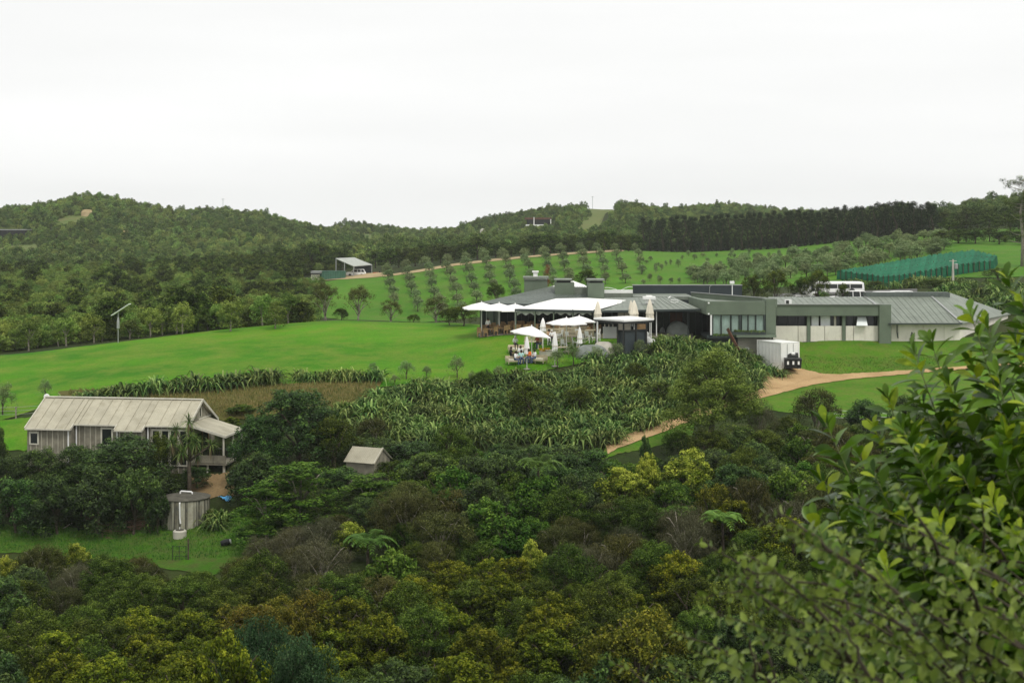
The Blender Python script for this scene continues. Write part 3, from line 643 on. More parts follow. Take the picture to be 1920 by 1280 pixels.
VALC = proto_collection('valley_tree', [m for m, t in PROTO['valley']] + [m for m, t in PROTO['wood']])
def hills():
    rng = np.random.default_rng(9); Y = []; X = []
    y = 405.0
    while y < 930:
        st = 1.9 + (y - 400) * 0.0035
        n = int(0.92 * y / st); xs = (np.arange(n) / n - .5) * .92 * y + rng.normal(0, st * .35, n)
        X.append(xs); Y.append(y + rng.normal(0, st * .35, n)); y += st * 1.15
    X, Y = np.concatenate(X), np.concatenate(Y); Z = hz(X, Y)
    px = 960 + FPX * X / Y; py = YH - FPX * Z / Y
    keep = (px > -70) & (px < 1990)
    for q in CLEAR_HILL: keep &= ~in_poly(px, py - 3, q)
    keep &= ~((px > 955) & (px < 1045) & (Y > 560) & (Y < 625))                      # the house on the hill stands free
    keep &= ~((px > 1185) & (px < 1790) & (Y < 430))
    keep &= ~((px > 560) & (px < 760) & (Y < 412))
    keep &= ~((px > 1560) & (Y < 425))
    # thin out what cannot be seen: far behind the ridge
    _r = np.array(RIDGE, float); ridge = np.interp(px, _r[:, 0], _r[:, 1])
    keep &= Y < ridge + 12
    X, Y, Z = X[keep], Y[keep], Z[keep]
    n = len(X); s = rng.uniform(.38, .85, n) * (1 + .3 * np.sin(X / 23) * np.sin(Y / 19)) * (1 + .25 * (Y < 470)); patch = np.sin(X / 26 + 1.7 * np.sin(Y / 33)) + np.sin(Y / 21 + 1.3 * np.sin(X / 41)) + rng.normal(0, .8, n)
    size = np.stack([s, s, s * rng.uniform(.8, 1.25, n)], -1)
    scatter('hill_bush', np.stack([X, Y, Z - .2], -1), size, np.where(patch > .35, rng.integers(3, 5, n), rng.integers(0, 3, n)), FARC, 'hazy green bush covering the far hills along the skyline')
    # valley wood between the lawn crest and the hills, left of the orchard
    X, Y = [], []
    y = 172.0
    while y < 408:
        st = 2.7 + (y - 170) * .003; n = int(.5 * y / st)
        xs = -.40 * y + (np.arange(n) / n) * .285 * y * 1.0 + rng.normal(0, st * .3, n); X.append(xs); Y.append(y + rng.normal(0, st * .3, n)); y += st * 1.1
    X, Y = np.concatenate(X), np.concatenate(Y); px = 960 + FPX * X / Y
    keep = (px > -60) & (px < np.interp(Y, [172, 230, 290, 408], [575, 585, 590, 640]))
    keep &= ~((px > 560) & (Y > 315) & (Y < 372))
    X, Y = X[keep], Y[keep]; Z = hz(X, Y); n = len(X)
    s = rng.uniform(.6, 1.0, n) * np.where(Y > 300, 1.05, 1)
    size = np.stack([s, s, s * rng.uniform(.8, 1.1, n)], -1)
    pk = np.where((rng.random(n) < .06) | ((Y > 345) & (px[keep] > 330) & (rng.random(n) < .5)), rng.integers(4, 7, n), rng.integers(0, 4, n))
    scatter('valley_wood', np.stack([X, Y, Z - .1], -1), size, pk, VALC, 'mixed green trees filling the valley behind the lawn, left')
hills()
# ------------------------------------------------------------------ single trees of the background
for i in range(26):                                       # first line of trees behind the crest of the lawn
    px = -10 + i * 22.5 + PR.uniform(-11, 11); D = PR.uniform(159, 176)
    if 205 < px < 238: continue
    x = WX(px, D); h = PR.uniform(1.8, 4.4)
    plant('valley', x, D, h, PR.uniform(2.6, 3.6), f'pale-trunked tree behind the lawn crest, {ordinal(i)} from the left', 'trees along the crest of the lawn', 'tree')
_cr = [(610, 168, 4.6, 4.4, 'pale-stemmed spreading tree on the lawn crest, left of the pair'), (672, 169, 4.6, 4.2, 'pale-stemmed spreading tree on the lawn crest, right of the pair'),
       (732, 170, 3.0, 3.2, 'low brownish multi-stemmed tree right of the crest pair'), (818, 169, 3.4, 4.0, 'bare pale-stemmed tree beside the left end of the restaurant')]
for px, D, h, w, lb in _cr: plant('sparse', WX(px, D), D, h, w, lb, 'pale stemmed trees on the lawn crest', 'tree')
for px, D, h, w, lb in [(640, 170, 1.8, 2.4, 'dark round shrub between the two spreading crest trees'), (775, 169, 1.3, 1.8, 'small dark shrub left of the bare crest tree'), (868, 158, 2.6, 4.0, 'dark hedge shrub under the leftmost white parasol'),
                        (842, 160, 2.2, 3.0, 'dark hedge shrub at the left end of the terrace')]:
    plant('kan', WX(px, D), D, h, w, lb, None, 'shrub')
ROWT = [(722, 509), (758, 503), (797, 496), (834, 491), (869, 486), (906, 483), (943, 481), (980, 479), (1017, 477), (1050, 474), (1084, 471), (1118, 469), (1152, 467), (1190, 466)]
for r, (x0, y0) in enumerate(ROWT):                       # orchard rows run down the slope
    for k in range(8):
        py = y0 + 6 + k * (12.5 + k * .55); px = x0 + (py - y0) * .30 + PR.uniform(-2.5, 2.5)
        if py > 598 - max(0, px - 900) * .22: break
        if r == 0 and k > 4: break
        x, y, z = G(px, py, 275, 372)
        f = .8 if r < 11 else .7
        plant('olive', x, y, PR.uniform(3.4, 4.3) * f, PR.uniform(3.1, 3.9) * f, f'olive tree, {ordinal(k)} from the top of the {ordinal(r)} orchard row from the left', 'olive trees in the orchard rows', 'olive tree')
for k in range(60):                                       # young olive saplings on the open slope
    px = PR.uniform(1205, 1470); py = PR.uniform(482, 536) - (px - 1205) * .03
    x, y, z = G(px, py, 240, 372)
    plant('olive', x, y, PR.uniform(1.0, 2.2), PR.uniform(.8, 1.5), 'young olive sapling on the open green slope below the conifers', 'young olive saplings', 'sapling')
for k in range(150):                                      # older olives, right slope
    px = PR.uniform(1300, 1775); lo = np.interp(px, [1300, 1400, 1500, 1600, 1775], [535, 538, 532, 512, 482]); up = np.interp(px, [1300, 1400, 1500, 1600, 1775], [520, 498, 480, 464, 447])
    py = PR.uniform(up, lo); x, y, z = G(px, py, 200, 360)
    plant('olive', x, y, PR.uniform(2.4, 3.6), PR.uniform(2.4, 3.4), 'olive tree in the right grove, ' + ('at its left end' if px < 1420 else 'above the parked coaches' if px < 1560 else 'above the teal netting, left' if px < 1670 else 'above the teal netting, right') + (', upper part' if py < (up + lo) / 2 else ', lower part'), 'olives on the right slope', 'olive tree')
for k in range(46):                                       # conifer belt
    px = 1208 + k * 12.1 + PR.uniform(-3, 3); D = np.interp(px, [1200, 1300, 1450, 1600, 1760], [400, 396, 384, 362, 346]) + (k % 3) * 3.0
    top = np.interp(px, [1200, 1250, 1330, 1400, 1480, 1560, 1620, 1700, 1760], [410, 405, 403, 400, 396, 390, 384, 377, 384]) + PR.uniform(-4, 6)
    x = WX(px, D); z = gz(x, D); h = pz(top, D) - z
    plant('conifer', x, D, h, PR.uniform(4.6, 6.0), f'dark conifer in the shelter belt, {ordinal(k)} from the left', 'dark conifer shelter belt', 'conifer', z=z)
for k in range(34):                                       # dark belt above the orchard track
    px = 705 + k * 14.8 + PR.uniform(-4, 4); D = PR.uniform(362, 396)
    top = np.interp(px, [700, 760, 830, 900, 960, 1020, 1080, 1130, 1200], [468, 458, 452, 446, 452, 436, 440, 428, 440]) + PR.uniform(-5, 7)
    x = WX(px, D); z = gz(x, D); h = max(2.5, pz(top, D) - z)
    plant('wood', x, D, h, PR.uniform(4.6, 6.4), f'dark green tree in the belt above the orchard track, {ordinal(k)} from the left', 'dark trees above the orchard track', 'tree', z=z)
for k in range(20):                                       # dark wood left of and behind the farm shed
    px = 395 + k * 13.5 + PR.uniform(-5, 5); D = PR.uniform(374, 405)
    top = np.interp(px, [395, 480, 560, 600, 640, 680], [480, 470, 458, 450, 458, 470]) + PR.uniform(-6, 8)
    x = WX(px, D); z = gz(x, D); h = max(3, pz(top, D) - z)
    plant('wood', x, D, h, PR.uniform(5, 6.6), f'tall dark tree in the wood behind the farm shed, {ordinal(k)} from the left', 'dark wood by the farm shed', 'tree', z=z)
for px, py, D, h, w, lb in [(930, 555, 176, 2.6, 2.6, 'dark round shrub left of the flat-capped chimney block'), (1100, 530, 190, 3.0, 3.4, 'dark round shrub behind the two roof towers')]:
    x = WX(px, D); plant('kan', x, D, h, w, lb, None, 'shrub', z=pz(py, D) - h * .35)
for px, D, top, w, lb in [(1412, 172, 512, 3.4, 'round bushy tree behind the dark parapet, leftmost of four'), (1456, 173, 503, 3.6, 'round bushy tree behind the roof, second of four'), (1502, 173, 516, 2.8, 'lower bushy tree behind the roof, third of four'),
                          (1532, 171, 502, 3.6, 'round bushy tree in front of the parked coach, rightmost of four'), (1580, 170, 528, 1.9, 'small dark tree in front of the long coach'), (1642, 196, 526, 3.2, 'round clipped shrub right of the coach'),
                          (1705, 196, 528, 3.0, 'olive green round shrub behind the ridge of the right roof'), (1752, 194, 522, 4.0, 'dark round shrub left of the power pole'), (1870, 205, 500, 4.6, 'dark dense hedge shrub right of the power pole')]:
    x = WX(px, D); z = gz(x, D); plant('kan', x, D, max(1.2, pz(top, D) - z), w, lb, None, 'shrub', z=z)
for k in range(46):                                       # flax along the car park
    px = PR.uniform(1285, 1900); D = PR.uniform(193, 203) if px > 1560 else PR.uniform(168, 180)
    flax(WX(px, D), D, PR.uniform(.75, 1.1), 'upright flax clump along the far edge of the car park', 'flax along the car park')
for k in range(34):
    px = PR.uniform(1770, 1935); D = PR.uniform(166, 186)
    flax(WX(px, D), D, PR.uniform(1.0, 1.5), 'dark flax clump on the bank right of the hipped roof', 'flax right of the hipped roof')
for k in range(26):                                       # right hand wood below the tall gum tree
    px = 1775 + (k % 9) * 19 + PR.uniform(-6, 6); D = 300 + (k // 9) * 45 + PR.uniform(-8, 8); x = WX(px, D); z = gz(x, D)
    top = [np.interp(px, [1770, 1850, 1930], [432, 425, 440]), np.interp(px, [1770, 1850, 1930], [408, 402, 402]), np.interp(px, [1770, 1850, 1930], [392, 385, 378])][k // 9] + PR.uniform(-5, 5)
    plant('wood', x, D, max(2.5, pz(top, D) - z), PR.uniform(4.2, 6.2), f'dark tree in the right-edge wood, {["front", "middle", "back"][k // 9]} line, {ordinal(k % 9)} from the left', 'wood at the right edge', 'tree', z=z)
# ------------------------------------------------------------------ flax bank and hedge
for k in range(17):                                       # hedge above the cottage
    px = 118 + k * 24.5; D = np.interp(px, [110, 520], [121, 126.5]); flax(WX(px, D), D + PR.uniform(-.4, .4), PR.uniform(1.05, 1.3), f'arching flax clump in the hedge above the cottage, {ordinal(k)} from the left', 'flax hedge above the cottage')
for k in range(8):
    px = 560 + k * 21; D = 128; flax(WX(px, D), D + PR.uniform(-.4, .4), PR.uniform(.8, 1.0), f'low dark flax clump in the short hedge, {ordinal(k)} from the left', 'short flax hedge beside the lawn')
def bank():
    rng = random.Random(5); pts = []
    D = 105.0
    while D < 142:
        px = 640.0
        while px < 1465:
            p = px + rng.uniform(-14, 14); d = D + rng.uniform(-.7, .7); x = WX(p, d); z = gz(x, d); py = YH - FPX * (z + .4) / d
            up = np.interp(p, [640, 700, 760, 900, 1000, 1060, 1120, 1200, 1250, 1300, 1360, 1400, 1450], [745, 735, 712, 712, 700, 695, 672, 660, 625, 615, 630, 655, 690])
            lo = np.interp(p, [640, 660, 700, 800, 900, 1000, 1100, 1170, 1240, 1300, 1380, 1420, 1452], [790, 800, 815, 825, 830, 830, 828, 812, 778, 760, 735, 718, 700])
            if up < py - 4 and py < lo + 6: pts.append((x, d, rng.uniform(.8, 1.15)))
            px += 37
        D += 1.5
    return pts
BANK = bank()
for x, d, s in BANK:
    px = 960 + FPX * x / d
    flax(x, d, s, 'flax clump in the bank, ' + ('at its left end above the small shed' if px < 780 else 'left of the dark rounded bush' if px < 960 else 'below the lawn tables' if px < 1130 else 'below the bar' if px < 1250 else 'behind the tall rounded tree' if px < 1390 else 'at its right end beside the white container')
         + (', upper part' if d > 124 else ', lower part' if d < 114 else ', middle part'), 'flax bank below the terrace')
for k in range(12):
    px = 1250 + k * 12.5; flax(WX(px, 140.4), 140.4 + PR.uniform(-.5, .5), PR.uniform(1.0, 1.25), f'tall flax clump along the top of the bank beside the terrace, {ordinal(k)} from the left', 'flax along the terrace edge')
for px, py, D, h, w, lb in [(990, 0, 118, 3.6, 4.6, 'dark rounded bush in the middle of the flax bank'), (1085, 0, 120, 2.6, 3.0, 'brown-green bush in the upper flax bank'), (905, 0, 125, 2.4, 2.6, 'dark bush at the top edge of the flax bank'),
                        (1240, 0, 122, 2.2, 3.0, 'dull bush among flax left of the tall rounded tree'), (1195, 0, 128, 2.2, 2.8, 'grey-green bush in the flax below the bar')]:
    plant('kan', WX(px, D), D, h, w, lb, None, 'bush')
for k, (px, D, h) in enumerate([(700, 131, 1.3), (762, 129, 1.9), (800, 129.5, 1.3), (857, 130, 2.2), (885, 127, 1.6), (935, 129, 1.7), (1045, 133, 2.1), (1075, 134, 2.2), (1120, 134, 2.0), (1155, 135, 2.1), (1200, 137, 1.9), (740, 127, 1.1)]):
    plant('lawntree', WX(px, D), D, h, h * .85, f'small grey-green tree along the lower lawn edge, {ordinal(sorted([700, 762, 800, 857, 885, 935, 1045, 1075, 1120, 1155, 1200, 740]).index(px))} from the left', 'small trees along the lower lawn edge', 'small tree')
for px, D, h, lb in [(85, 126, 2.0, 'small round tree on the lawn left of the flax hedge'), (5, 122, 3.0, 'small slender tree on the lawn at the left edge')]:
    plant('lawntree', WX(px, D), D, h, h * .75, lb, None, 'small tree')
# ------------------------------------------------------------------ hand-placed trees of the foreground
def hp(key, px, D, top, wpx, label, cat='tree', base=None, name=None, group=None):
    x = WX(px, D); z = gz(x, D) if base is None else base; h = pz(top, D) - z
    return plant(key, x, D, h, wpx * D / FPX, label, group, cat, z=z - .05, name=name)
hp('tall', 1335, 109, 655, 205, 'tall rounded olive green tree in front of the gravel road')
hp('broad', 560, 106.5, 722, 210, 'broad dark green tree right of the cottage veranda')
hp('broad', 490, 105, 770, 130, 'lower dark tree touching the cottage veranda roof')
hp('kan', 620, 105, 770, 130, 'grey-green feathery tree left of the small shed')
hp('layered', 560, 97, 868, 200, 'tree with flat leafy tiers below the small shed')
hp('dark', 482, 101.5, 845, 120, 'dark tree at the right edge of the gravel court')
hp('dark', 462, 103.5, 862, 70, 'dark shrub between the gravel court and the broad tree', 'shrub')
hp('layered', 500, 96.4, 905, 150, 'low tiered leafy tree right of the blue tarpaulin')
hp('dark', 640, 100.5, 872, 110, 'dark leafy bush left of the small shed door', 'bush')
hp('kan', 735, 103.2, 858, 90, 'feathery bush right of the small shed', 'bush')
hp('grn', 800, 104, 842, 110, 'pale-leaved bush right of the small shed', 'bush')
hp('grn', 880, 104.5, 838, 110, 'pale-leaved bush below the flax bank', 'bush')
hp('dark', 690, 109, 815, 130, 'dark low hedge bush behind the small shed', 'bush')
hp('dark', 770, 109, 822, 110, 'dark low bush at the foot of the flax bank', 'bush')
hp('kan', 620, 110, 800, 90, 'dull bush between the broad tree and the flax', 'bush')
hp('layered', 690, 96, 890, 160, 'tiered leafy tree in front of the small shed')
hp('broad', 228, 104.5, 812, 215, 'wide dark tree hiding the front of the cottage')
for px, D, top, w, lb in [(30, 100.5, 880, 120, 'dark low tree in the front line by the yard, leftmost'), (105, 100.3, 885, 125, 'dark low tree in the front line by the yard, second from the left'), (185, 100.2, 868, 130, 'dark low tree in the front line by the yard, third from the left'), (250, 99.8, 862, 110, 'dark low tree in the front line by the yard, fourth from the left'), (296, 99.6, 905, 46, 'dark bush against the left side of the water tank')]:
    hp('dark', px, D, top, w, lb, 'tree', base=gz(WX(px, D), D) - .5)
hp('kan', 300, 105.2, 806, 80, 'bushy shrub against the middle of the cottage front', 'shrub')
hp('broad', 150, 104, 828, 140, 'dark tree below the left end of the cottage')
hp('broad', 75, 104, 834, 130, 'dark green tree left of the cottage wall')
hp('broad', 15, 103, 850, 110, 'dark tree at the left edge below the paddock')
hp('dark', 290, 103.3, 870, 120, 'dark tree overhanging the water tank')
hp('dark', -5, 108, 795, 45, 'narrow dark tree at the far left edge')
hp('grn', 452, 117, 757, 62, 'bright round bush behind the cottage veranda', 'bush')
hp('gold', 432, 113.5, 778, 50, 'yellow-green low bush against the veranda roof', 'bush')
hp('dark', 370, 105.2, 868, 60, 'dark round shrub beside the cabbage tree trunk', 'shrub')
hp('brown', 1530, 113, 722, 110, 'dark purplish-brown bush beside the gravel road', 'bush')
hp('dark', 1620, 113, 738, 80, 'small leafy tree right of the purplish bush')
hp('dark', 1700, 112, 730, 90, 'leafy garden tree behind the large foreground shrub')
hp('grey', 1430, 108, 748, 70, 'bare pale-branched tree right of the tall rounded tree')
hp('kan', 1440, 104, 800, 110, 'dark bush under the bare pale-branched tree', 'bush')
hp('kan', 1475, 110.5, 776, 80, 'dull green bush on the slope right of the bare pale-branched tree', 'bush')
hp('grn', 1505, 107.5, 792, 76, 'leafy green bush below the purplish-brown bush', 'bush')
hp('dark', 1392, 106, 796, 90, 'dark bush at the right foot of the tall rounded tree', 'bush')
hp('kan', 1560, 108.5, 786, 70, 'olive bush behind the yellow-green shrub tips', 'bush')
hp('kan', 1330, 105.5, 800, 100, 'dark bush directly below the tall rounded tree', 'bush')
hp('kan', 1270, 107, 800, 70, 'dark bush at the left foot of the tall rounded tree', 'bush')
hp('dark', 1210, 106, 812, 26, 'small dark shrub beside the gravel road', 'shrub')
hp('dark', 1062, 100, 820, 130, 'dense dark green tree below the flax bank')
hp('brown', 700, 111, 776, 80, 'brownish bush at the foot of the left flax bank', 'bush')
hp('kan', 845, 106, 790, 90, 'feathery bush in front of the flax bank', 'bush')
FEAT = [(1355, 84, 972, 90), (690, 84, 1012, 80), (690, 104, 838, 100)]
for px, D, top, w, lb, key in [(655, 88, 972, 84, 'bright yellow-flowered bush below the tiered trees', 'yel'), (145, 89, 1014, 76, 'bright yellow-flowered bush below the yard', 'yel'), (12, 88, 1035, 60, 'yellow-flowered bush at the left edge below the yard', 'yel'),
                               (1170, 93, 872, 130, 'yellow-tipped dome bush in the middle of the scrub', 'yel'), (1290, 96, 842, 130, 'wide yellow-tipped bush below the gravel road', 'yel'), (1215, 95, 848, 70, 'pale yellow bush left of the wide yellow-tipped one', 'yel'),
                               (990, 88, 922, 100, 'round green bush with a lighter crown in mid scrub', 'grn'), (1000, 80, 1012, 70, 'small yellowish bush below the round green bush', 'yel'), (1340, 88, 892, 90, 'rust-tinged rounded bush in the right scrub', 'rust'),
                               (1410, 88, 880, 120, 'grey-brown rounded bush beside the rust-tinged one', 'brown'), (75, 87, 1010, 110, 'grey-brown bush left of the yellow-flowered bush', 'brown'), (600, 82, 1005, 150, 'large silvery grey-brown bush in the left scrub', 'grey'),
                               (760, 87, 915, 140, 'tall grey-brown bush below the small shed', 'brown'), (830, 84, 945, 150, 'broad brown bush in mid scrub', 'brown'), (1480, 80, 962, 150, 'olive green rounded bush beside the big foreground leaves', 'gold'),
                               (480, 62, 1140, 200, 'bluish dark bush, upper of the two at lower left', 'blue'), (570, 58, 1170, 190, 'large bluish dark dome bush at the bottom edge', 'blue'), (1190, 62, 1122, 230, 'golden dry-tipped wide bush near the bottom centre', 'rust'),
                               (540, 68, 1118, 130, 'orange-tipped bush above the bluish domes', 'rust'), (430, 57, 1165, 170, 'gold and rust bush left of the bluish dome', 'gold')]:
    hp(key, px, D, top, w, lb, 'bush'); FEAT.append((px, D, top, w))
for px, D, top, lb in [(690, 84, 1012, 'tree fern beside the silvery bush'), (1355, 84, 972, 'pale green tree fern in the right scrub'), (1010, 92, 868, 'tree fern below the dense dark tree')]:
    x = WX(px, D); z = gz(x, D); zt = pz(top, D); e = thing('tree_fern', (x, D, z), lb, 'tree fern', None, PR.uniform(0, 6))
    o = link('fronds', PR.choice(FERN), e, (0, 0, zt - z - .25)); mb = MB(); mb.tube([(0, 0, -.1), (.03, 0, (zt - z) * .5), (0, 0, zt - z - .22)], [.11, .09, .07], 7); mb.build('trunk', 'm_bark', e)
# ------------------------------------------------------------------ the scrub: hints say which kind grows where
HINT = '''40,1030,kan 75,1030,brown 60,1120,kan 40,1180,kan 120,1090,grey 200,1080,kan 215,1030,brown 270,1060,grey 330,1060,dark 390,1050,grey 450,1060,brown 300,1140,kan 200,1180,kan 100,1250,gold 150,1220,gold 60,1270,dark
250,1190,gold 240,1250,gold 330,1150,gold 310,1240,gold 400,1160,kan 360,1270,gold 480,1190,blue 500,1140,rust 560,1135,rust 620,1150,gold 680,1190,gold 520,1260,gold 610,1050,grey 560,1030,grey 620,1080,brown 700,1010,brown
750,1020,grn 770,940,brown 820,950,brown 850,990,brown 900,970,brown 870,1010,kan 930,1000,kan 780,1060,brown 800,1090,gold 830,1080,gold 780,1180,gold 860,1100,gold 920,1070,gold 900,1130,kan 950,1150,gold 900,1230,gold
860,1260,gold 780,1260,dark 1000,1240,gold 1080,1190,gold 1050,1140,gold 1030,1090,gold 960,990,grn 950,940,grn 1080,970,brown 1120,960,brown 1130,1000,grey 1250,930,grn 1200,960,kan 1250,990,grey 1220,1060,gold 1280,1060,gold
1180,1050,gold 1250,1110,kan 1350,1080,kan 1470,1010,gold 1420,1060,kan 1500,950,grey 1500,880,grn 1440,860,dark 1560,860,brown 1230,1160,rust 1160,1160,gold 1200,1220,dark 1100,1240,dark 1300,1180,kan 1400,1180,dark
1500,1100,kan 1600,1000,kan 1700,950,grn 1800,1000,kan 1750,1150,dark 780,890,dark 840,880,grn 900,870,dark 960,850,dark 1090,880,dark 870,850,brown 830,850,kan 700,900,dark 740,900,grn 1150,850,grn 1380,830,kan 1330,850,dark
30,1090,dark 150,1140,kan 250,1110,kan 380,1110,kan 450,1110,kan 500,1080,brown 700,1100,brown 660,1110,kan 740,1120,kan 1000,1100,kan 980,1180,kan 1120,1100,kan 1330,1130,kan'''
HINT = [(float(a), float(b), c) for a, b, c in (h.split(',') for h in HINT.split())]
LAB = {'kan': 'dark olive scrub bush', 'gold': 'yellow-tipped olive bush', 'rust': 'orange-tipped olive bush', 'brown': 'grey-brown fine-leaved bush',
       'grey': 'silvery half-bare twiggy bush', 'dark': 'dark green broadleaf bush', 'blue': 'bluish dark bush', 'grn': 'fresh green broadleaf bush', 'yel': 'yellow bush'}
def top_limit(px):
    return float(np.interp(px, [0, 100, 160, 250, 330, 400, 460, 500, 620, 680, 720, 800, 900, 1000, 1100, 1150, 1250, 1300, 1440, 1500, 1600, 1920],
                           [1030, 1015, 1020, 1030, 1065, 1062, 1030, 985, 960, 905, 890, 838, 824, 822, 830, 856, 850, 835, 812, 800, 780, 770]))
def region(px, py):
    if py > 1170: return 'at the bottom edge, ' + ('left corner' if px < 320 else 'left of centre' if px < 800 else 'centre' if px < 1200 else 'right')
    if px < 520: return 'below the tank yard' if py < 1100 else 'well below the tank yard, left'
    if px > 1500: return 'behind the large glossy foreground shrub'
    if px < 820: return 'below the small shed' if py < 1010 else 'around the silvery bush, left of centre'
    if px < 1160: return 'just below the flax bank' if py < 930 else 'in the middle of the valley' if py < 1060 else 'in the lower middle of the valley'
    return 'at the foot of the tall rounded tree' if py < 930 else 'around the right tree fern' if py < 1060 else 'beside the blurred corner shrub'
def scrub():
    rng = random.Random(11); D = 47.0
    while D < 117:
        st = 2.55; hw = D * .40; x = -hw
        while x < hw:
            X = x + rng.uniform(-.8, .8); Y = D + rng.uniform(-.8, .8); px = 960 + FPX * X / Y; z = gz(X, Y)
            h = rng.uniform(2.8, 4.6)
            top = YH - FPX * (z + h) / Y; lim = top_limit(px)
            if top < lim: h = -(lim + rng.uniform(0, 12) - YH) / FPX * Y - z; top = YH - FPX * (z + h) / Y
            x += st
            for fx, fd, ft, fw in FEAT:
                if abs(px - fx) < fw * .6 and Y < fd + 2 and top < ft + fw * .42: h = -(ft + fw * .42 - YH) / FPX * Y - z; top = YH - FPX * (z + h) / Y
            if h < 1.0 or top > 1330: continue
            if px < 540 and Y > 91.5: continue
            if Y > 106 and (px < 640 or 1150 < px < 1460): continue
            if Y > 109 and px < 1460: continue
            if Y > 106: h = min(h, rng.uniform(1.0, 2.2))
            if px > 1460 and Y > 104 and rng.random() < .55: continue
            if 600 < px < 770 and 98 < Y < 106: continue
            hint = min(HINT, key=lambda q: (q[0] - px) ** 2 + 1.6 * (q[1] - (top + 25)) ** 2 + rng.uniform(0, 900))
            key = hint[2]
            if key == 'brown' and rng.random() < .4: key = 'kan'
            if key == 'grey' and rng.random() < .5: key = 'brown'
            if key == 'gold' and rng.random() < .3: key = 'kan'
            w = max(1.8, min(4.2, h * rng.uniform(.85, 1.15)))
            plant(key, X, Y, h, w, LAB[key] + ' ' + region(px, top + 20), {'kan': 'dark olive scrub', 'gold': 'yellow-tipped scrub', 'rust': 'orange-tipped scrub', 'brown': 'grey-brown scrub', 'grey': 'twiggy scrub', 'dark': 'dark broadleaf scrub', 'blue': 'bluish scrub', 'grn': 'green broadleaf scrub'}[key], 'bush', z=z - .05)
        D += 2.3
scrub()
def tufts(name, sampler, n, h, w, mat, label, seed=3):
    """standing grass, one mesh of narrow blades"""
    rng = np.random.default_rng(seed); P = np.array([sampler(rng) for _ in range(n)])
    P = np.c_[P, hz(P[:, 0], P[:, 1])]
    A = np.c_[rng.normal(0, .35, (n, 2)), np.ones(n)]; A /= np.linalg.norm(A, axis=1, keepdims=True)
    L = h * rng.uniform(.5, 1.3, n); N = np.c_[rng.normal(0, 1, (n, 2)), rng.normal(0, .2, n)]
    me = quadleaf(name, P + A * L[:, None] * .45, N, A, L, w * rng.uniform(.6, 1.4, n), rng.uniform(0, 1, n), mat)
    return tag(link(name, me), label, kind='stuff')
def band(px0, px1, y0, y1, d0, d1):
    def f(rng):
        px = rng.uniform(px0, px1); t = rng.random(); a = np.interp(px, y0[0], y0[1]); b = np.interp(px, y1[0], y1[1])
        return G(px, a + (b - a) * t, d0, d1)[:2]
    return f
leafmat('m_drygrass', (0.085, 0.100, 0.024), (0.165, 0.140, 0.048), (0.255, 0.200, 0.085))
leafmat('m_grassblade', (0.040, 0.095, 0.014), (0.070, 0.150, 0.022), (0.120, 0.180, 0.035))
tufts('tall_grass', band(130, 700, ([110, 400, 700], [768, 785, 762]), ([110, 520, 700], [734, 722, 716]), 112, 136), 9000, .38, .07, 'm_drygrass', 'tall dry tan grass behind the cottage')
tufts('yard_weeds', band(0, 480, ([0, 250, 480], [1035, 1055, 1045]), ([0, 250, 480], [990, 995, 975]), 88, 103), 7000, .22, .05, 'm_grassblade', 'rough grass and weeds of the tank yard', 4)
tufts('verge_weeds', band(1450, 1760, ([1450, 1560, 1760], [697, 704, 698]), ([1450, 1560, 1760], [664, 672, 668]), 130, 148), 4000, .14, .06, 'm_grassblade', 'rough weeds on the bank above the gravel road', 5)
# ------------------------------------------------------------------ building materials
def ribbed(name, col, pitch, axis='X', depth=0.02, var=0.15, rough=0.5, dirt=None, dirt_amt=0.5, objvar=0.0, spec=0.3):
    m = plain(name, col, rough, var, 0.8, spec=spec, dirt=dirt, dirt_amt=dirt_amt, objvar=objvar, dirt_scale=1.3)
    n, l = m.node_tree.nodes, m.node_tree.links; b = n['Principled BSDF']
    t = n.new('ShaderNodeTexCoord'); w = n.new('ShaderNodeTexWave'); w.bands_direction = axis; w.inputs['Scale'].default_value = 0.314 / pitch
    l.new(t.outputs['Object'], w.inputs[0]); bm = n.new('ShaderNodeBump'); bm.inputs['Strength'].default_value = 0.6; bm.inputs['Distance'].default_value = depth
    l.new(w.outputs['Fac'], bm.inputs['Height']); l.new(bm.outputs[0], b.inputs['Normal'])
ribbed('m_roof', (0.170, 0.195, 0.155), 0.42, rough=0.45)
ribbed('m_roof_dark', (0.095, 0.115, 0.100), 0.42, rough=0.5)
plain('m_fascia', (0.125, 0.160, 0.112), 0.6, 0.10, 0.5, dirt=(0.09, 0.11, 0.085), dirt_amt=0.4)
plain('m_fascia_dark', (0.040, 0.052, 0.050), 0.6, 0.15, 0.5)
plain('m_navy', (0.030, 0.040, 0.044), 0.6, 0.15, 0.4)
plain('m_white_wall', (0.70, 0.67, 0.58), 0.85, 0.08, 0.5, dirt=(0.33, 0.30, 0.21), dirt_amt=0.45, dirt_scale=1.2, dirt_stretch=(1, 1, .35))
plain('m_concrete', (0.46, 0.44, 0.37), 0.9, 0.15, 0.7, dirt=(0.22, 0.20, 0.15), dirt_amt=0.5)
plain('m_white', (0.80, 0.80, 0.77), 0.6, 0.05, 1.0)
plain('m_cream', (0.70, 0.66, 0.54), 0.8, 0.08, 1.0)
plain('m_fabric', (0.82, 0.81, 0.78), 0.9, 0.04, 0.7, spec=0.1)
plain('m_fabric_old', (0.66, 0.61, 0.50), 0.9, 0.10, 1.2, spec=0.1)
plain('m_grey_tarp', (0.20, 0.22, 0.20), 0.8, 0.2, 1.0, spec=0.2)
plain('m_dark', (0.025, 0.027, 0.025), 0.7, 0.2, 1.0)
plain('m_black', (0.012, 0.013, 0.014), 0.5, 0.2, 1.0)
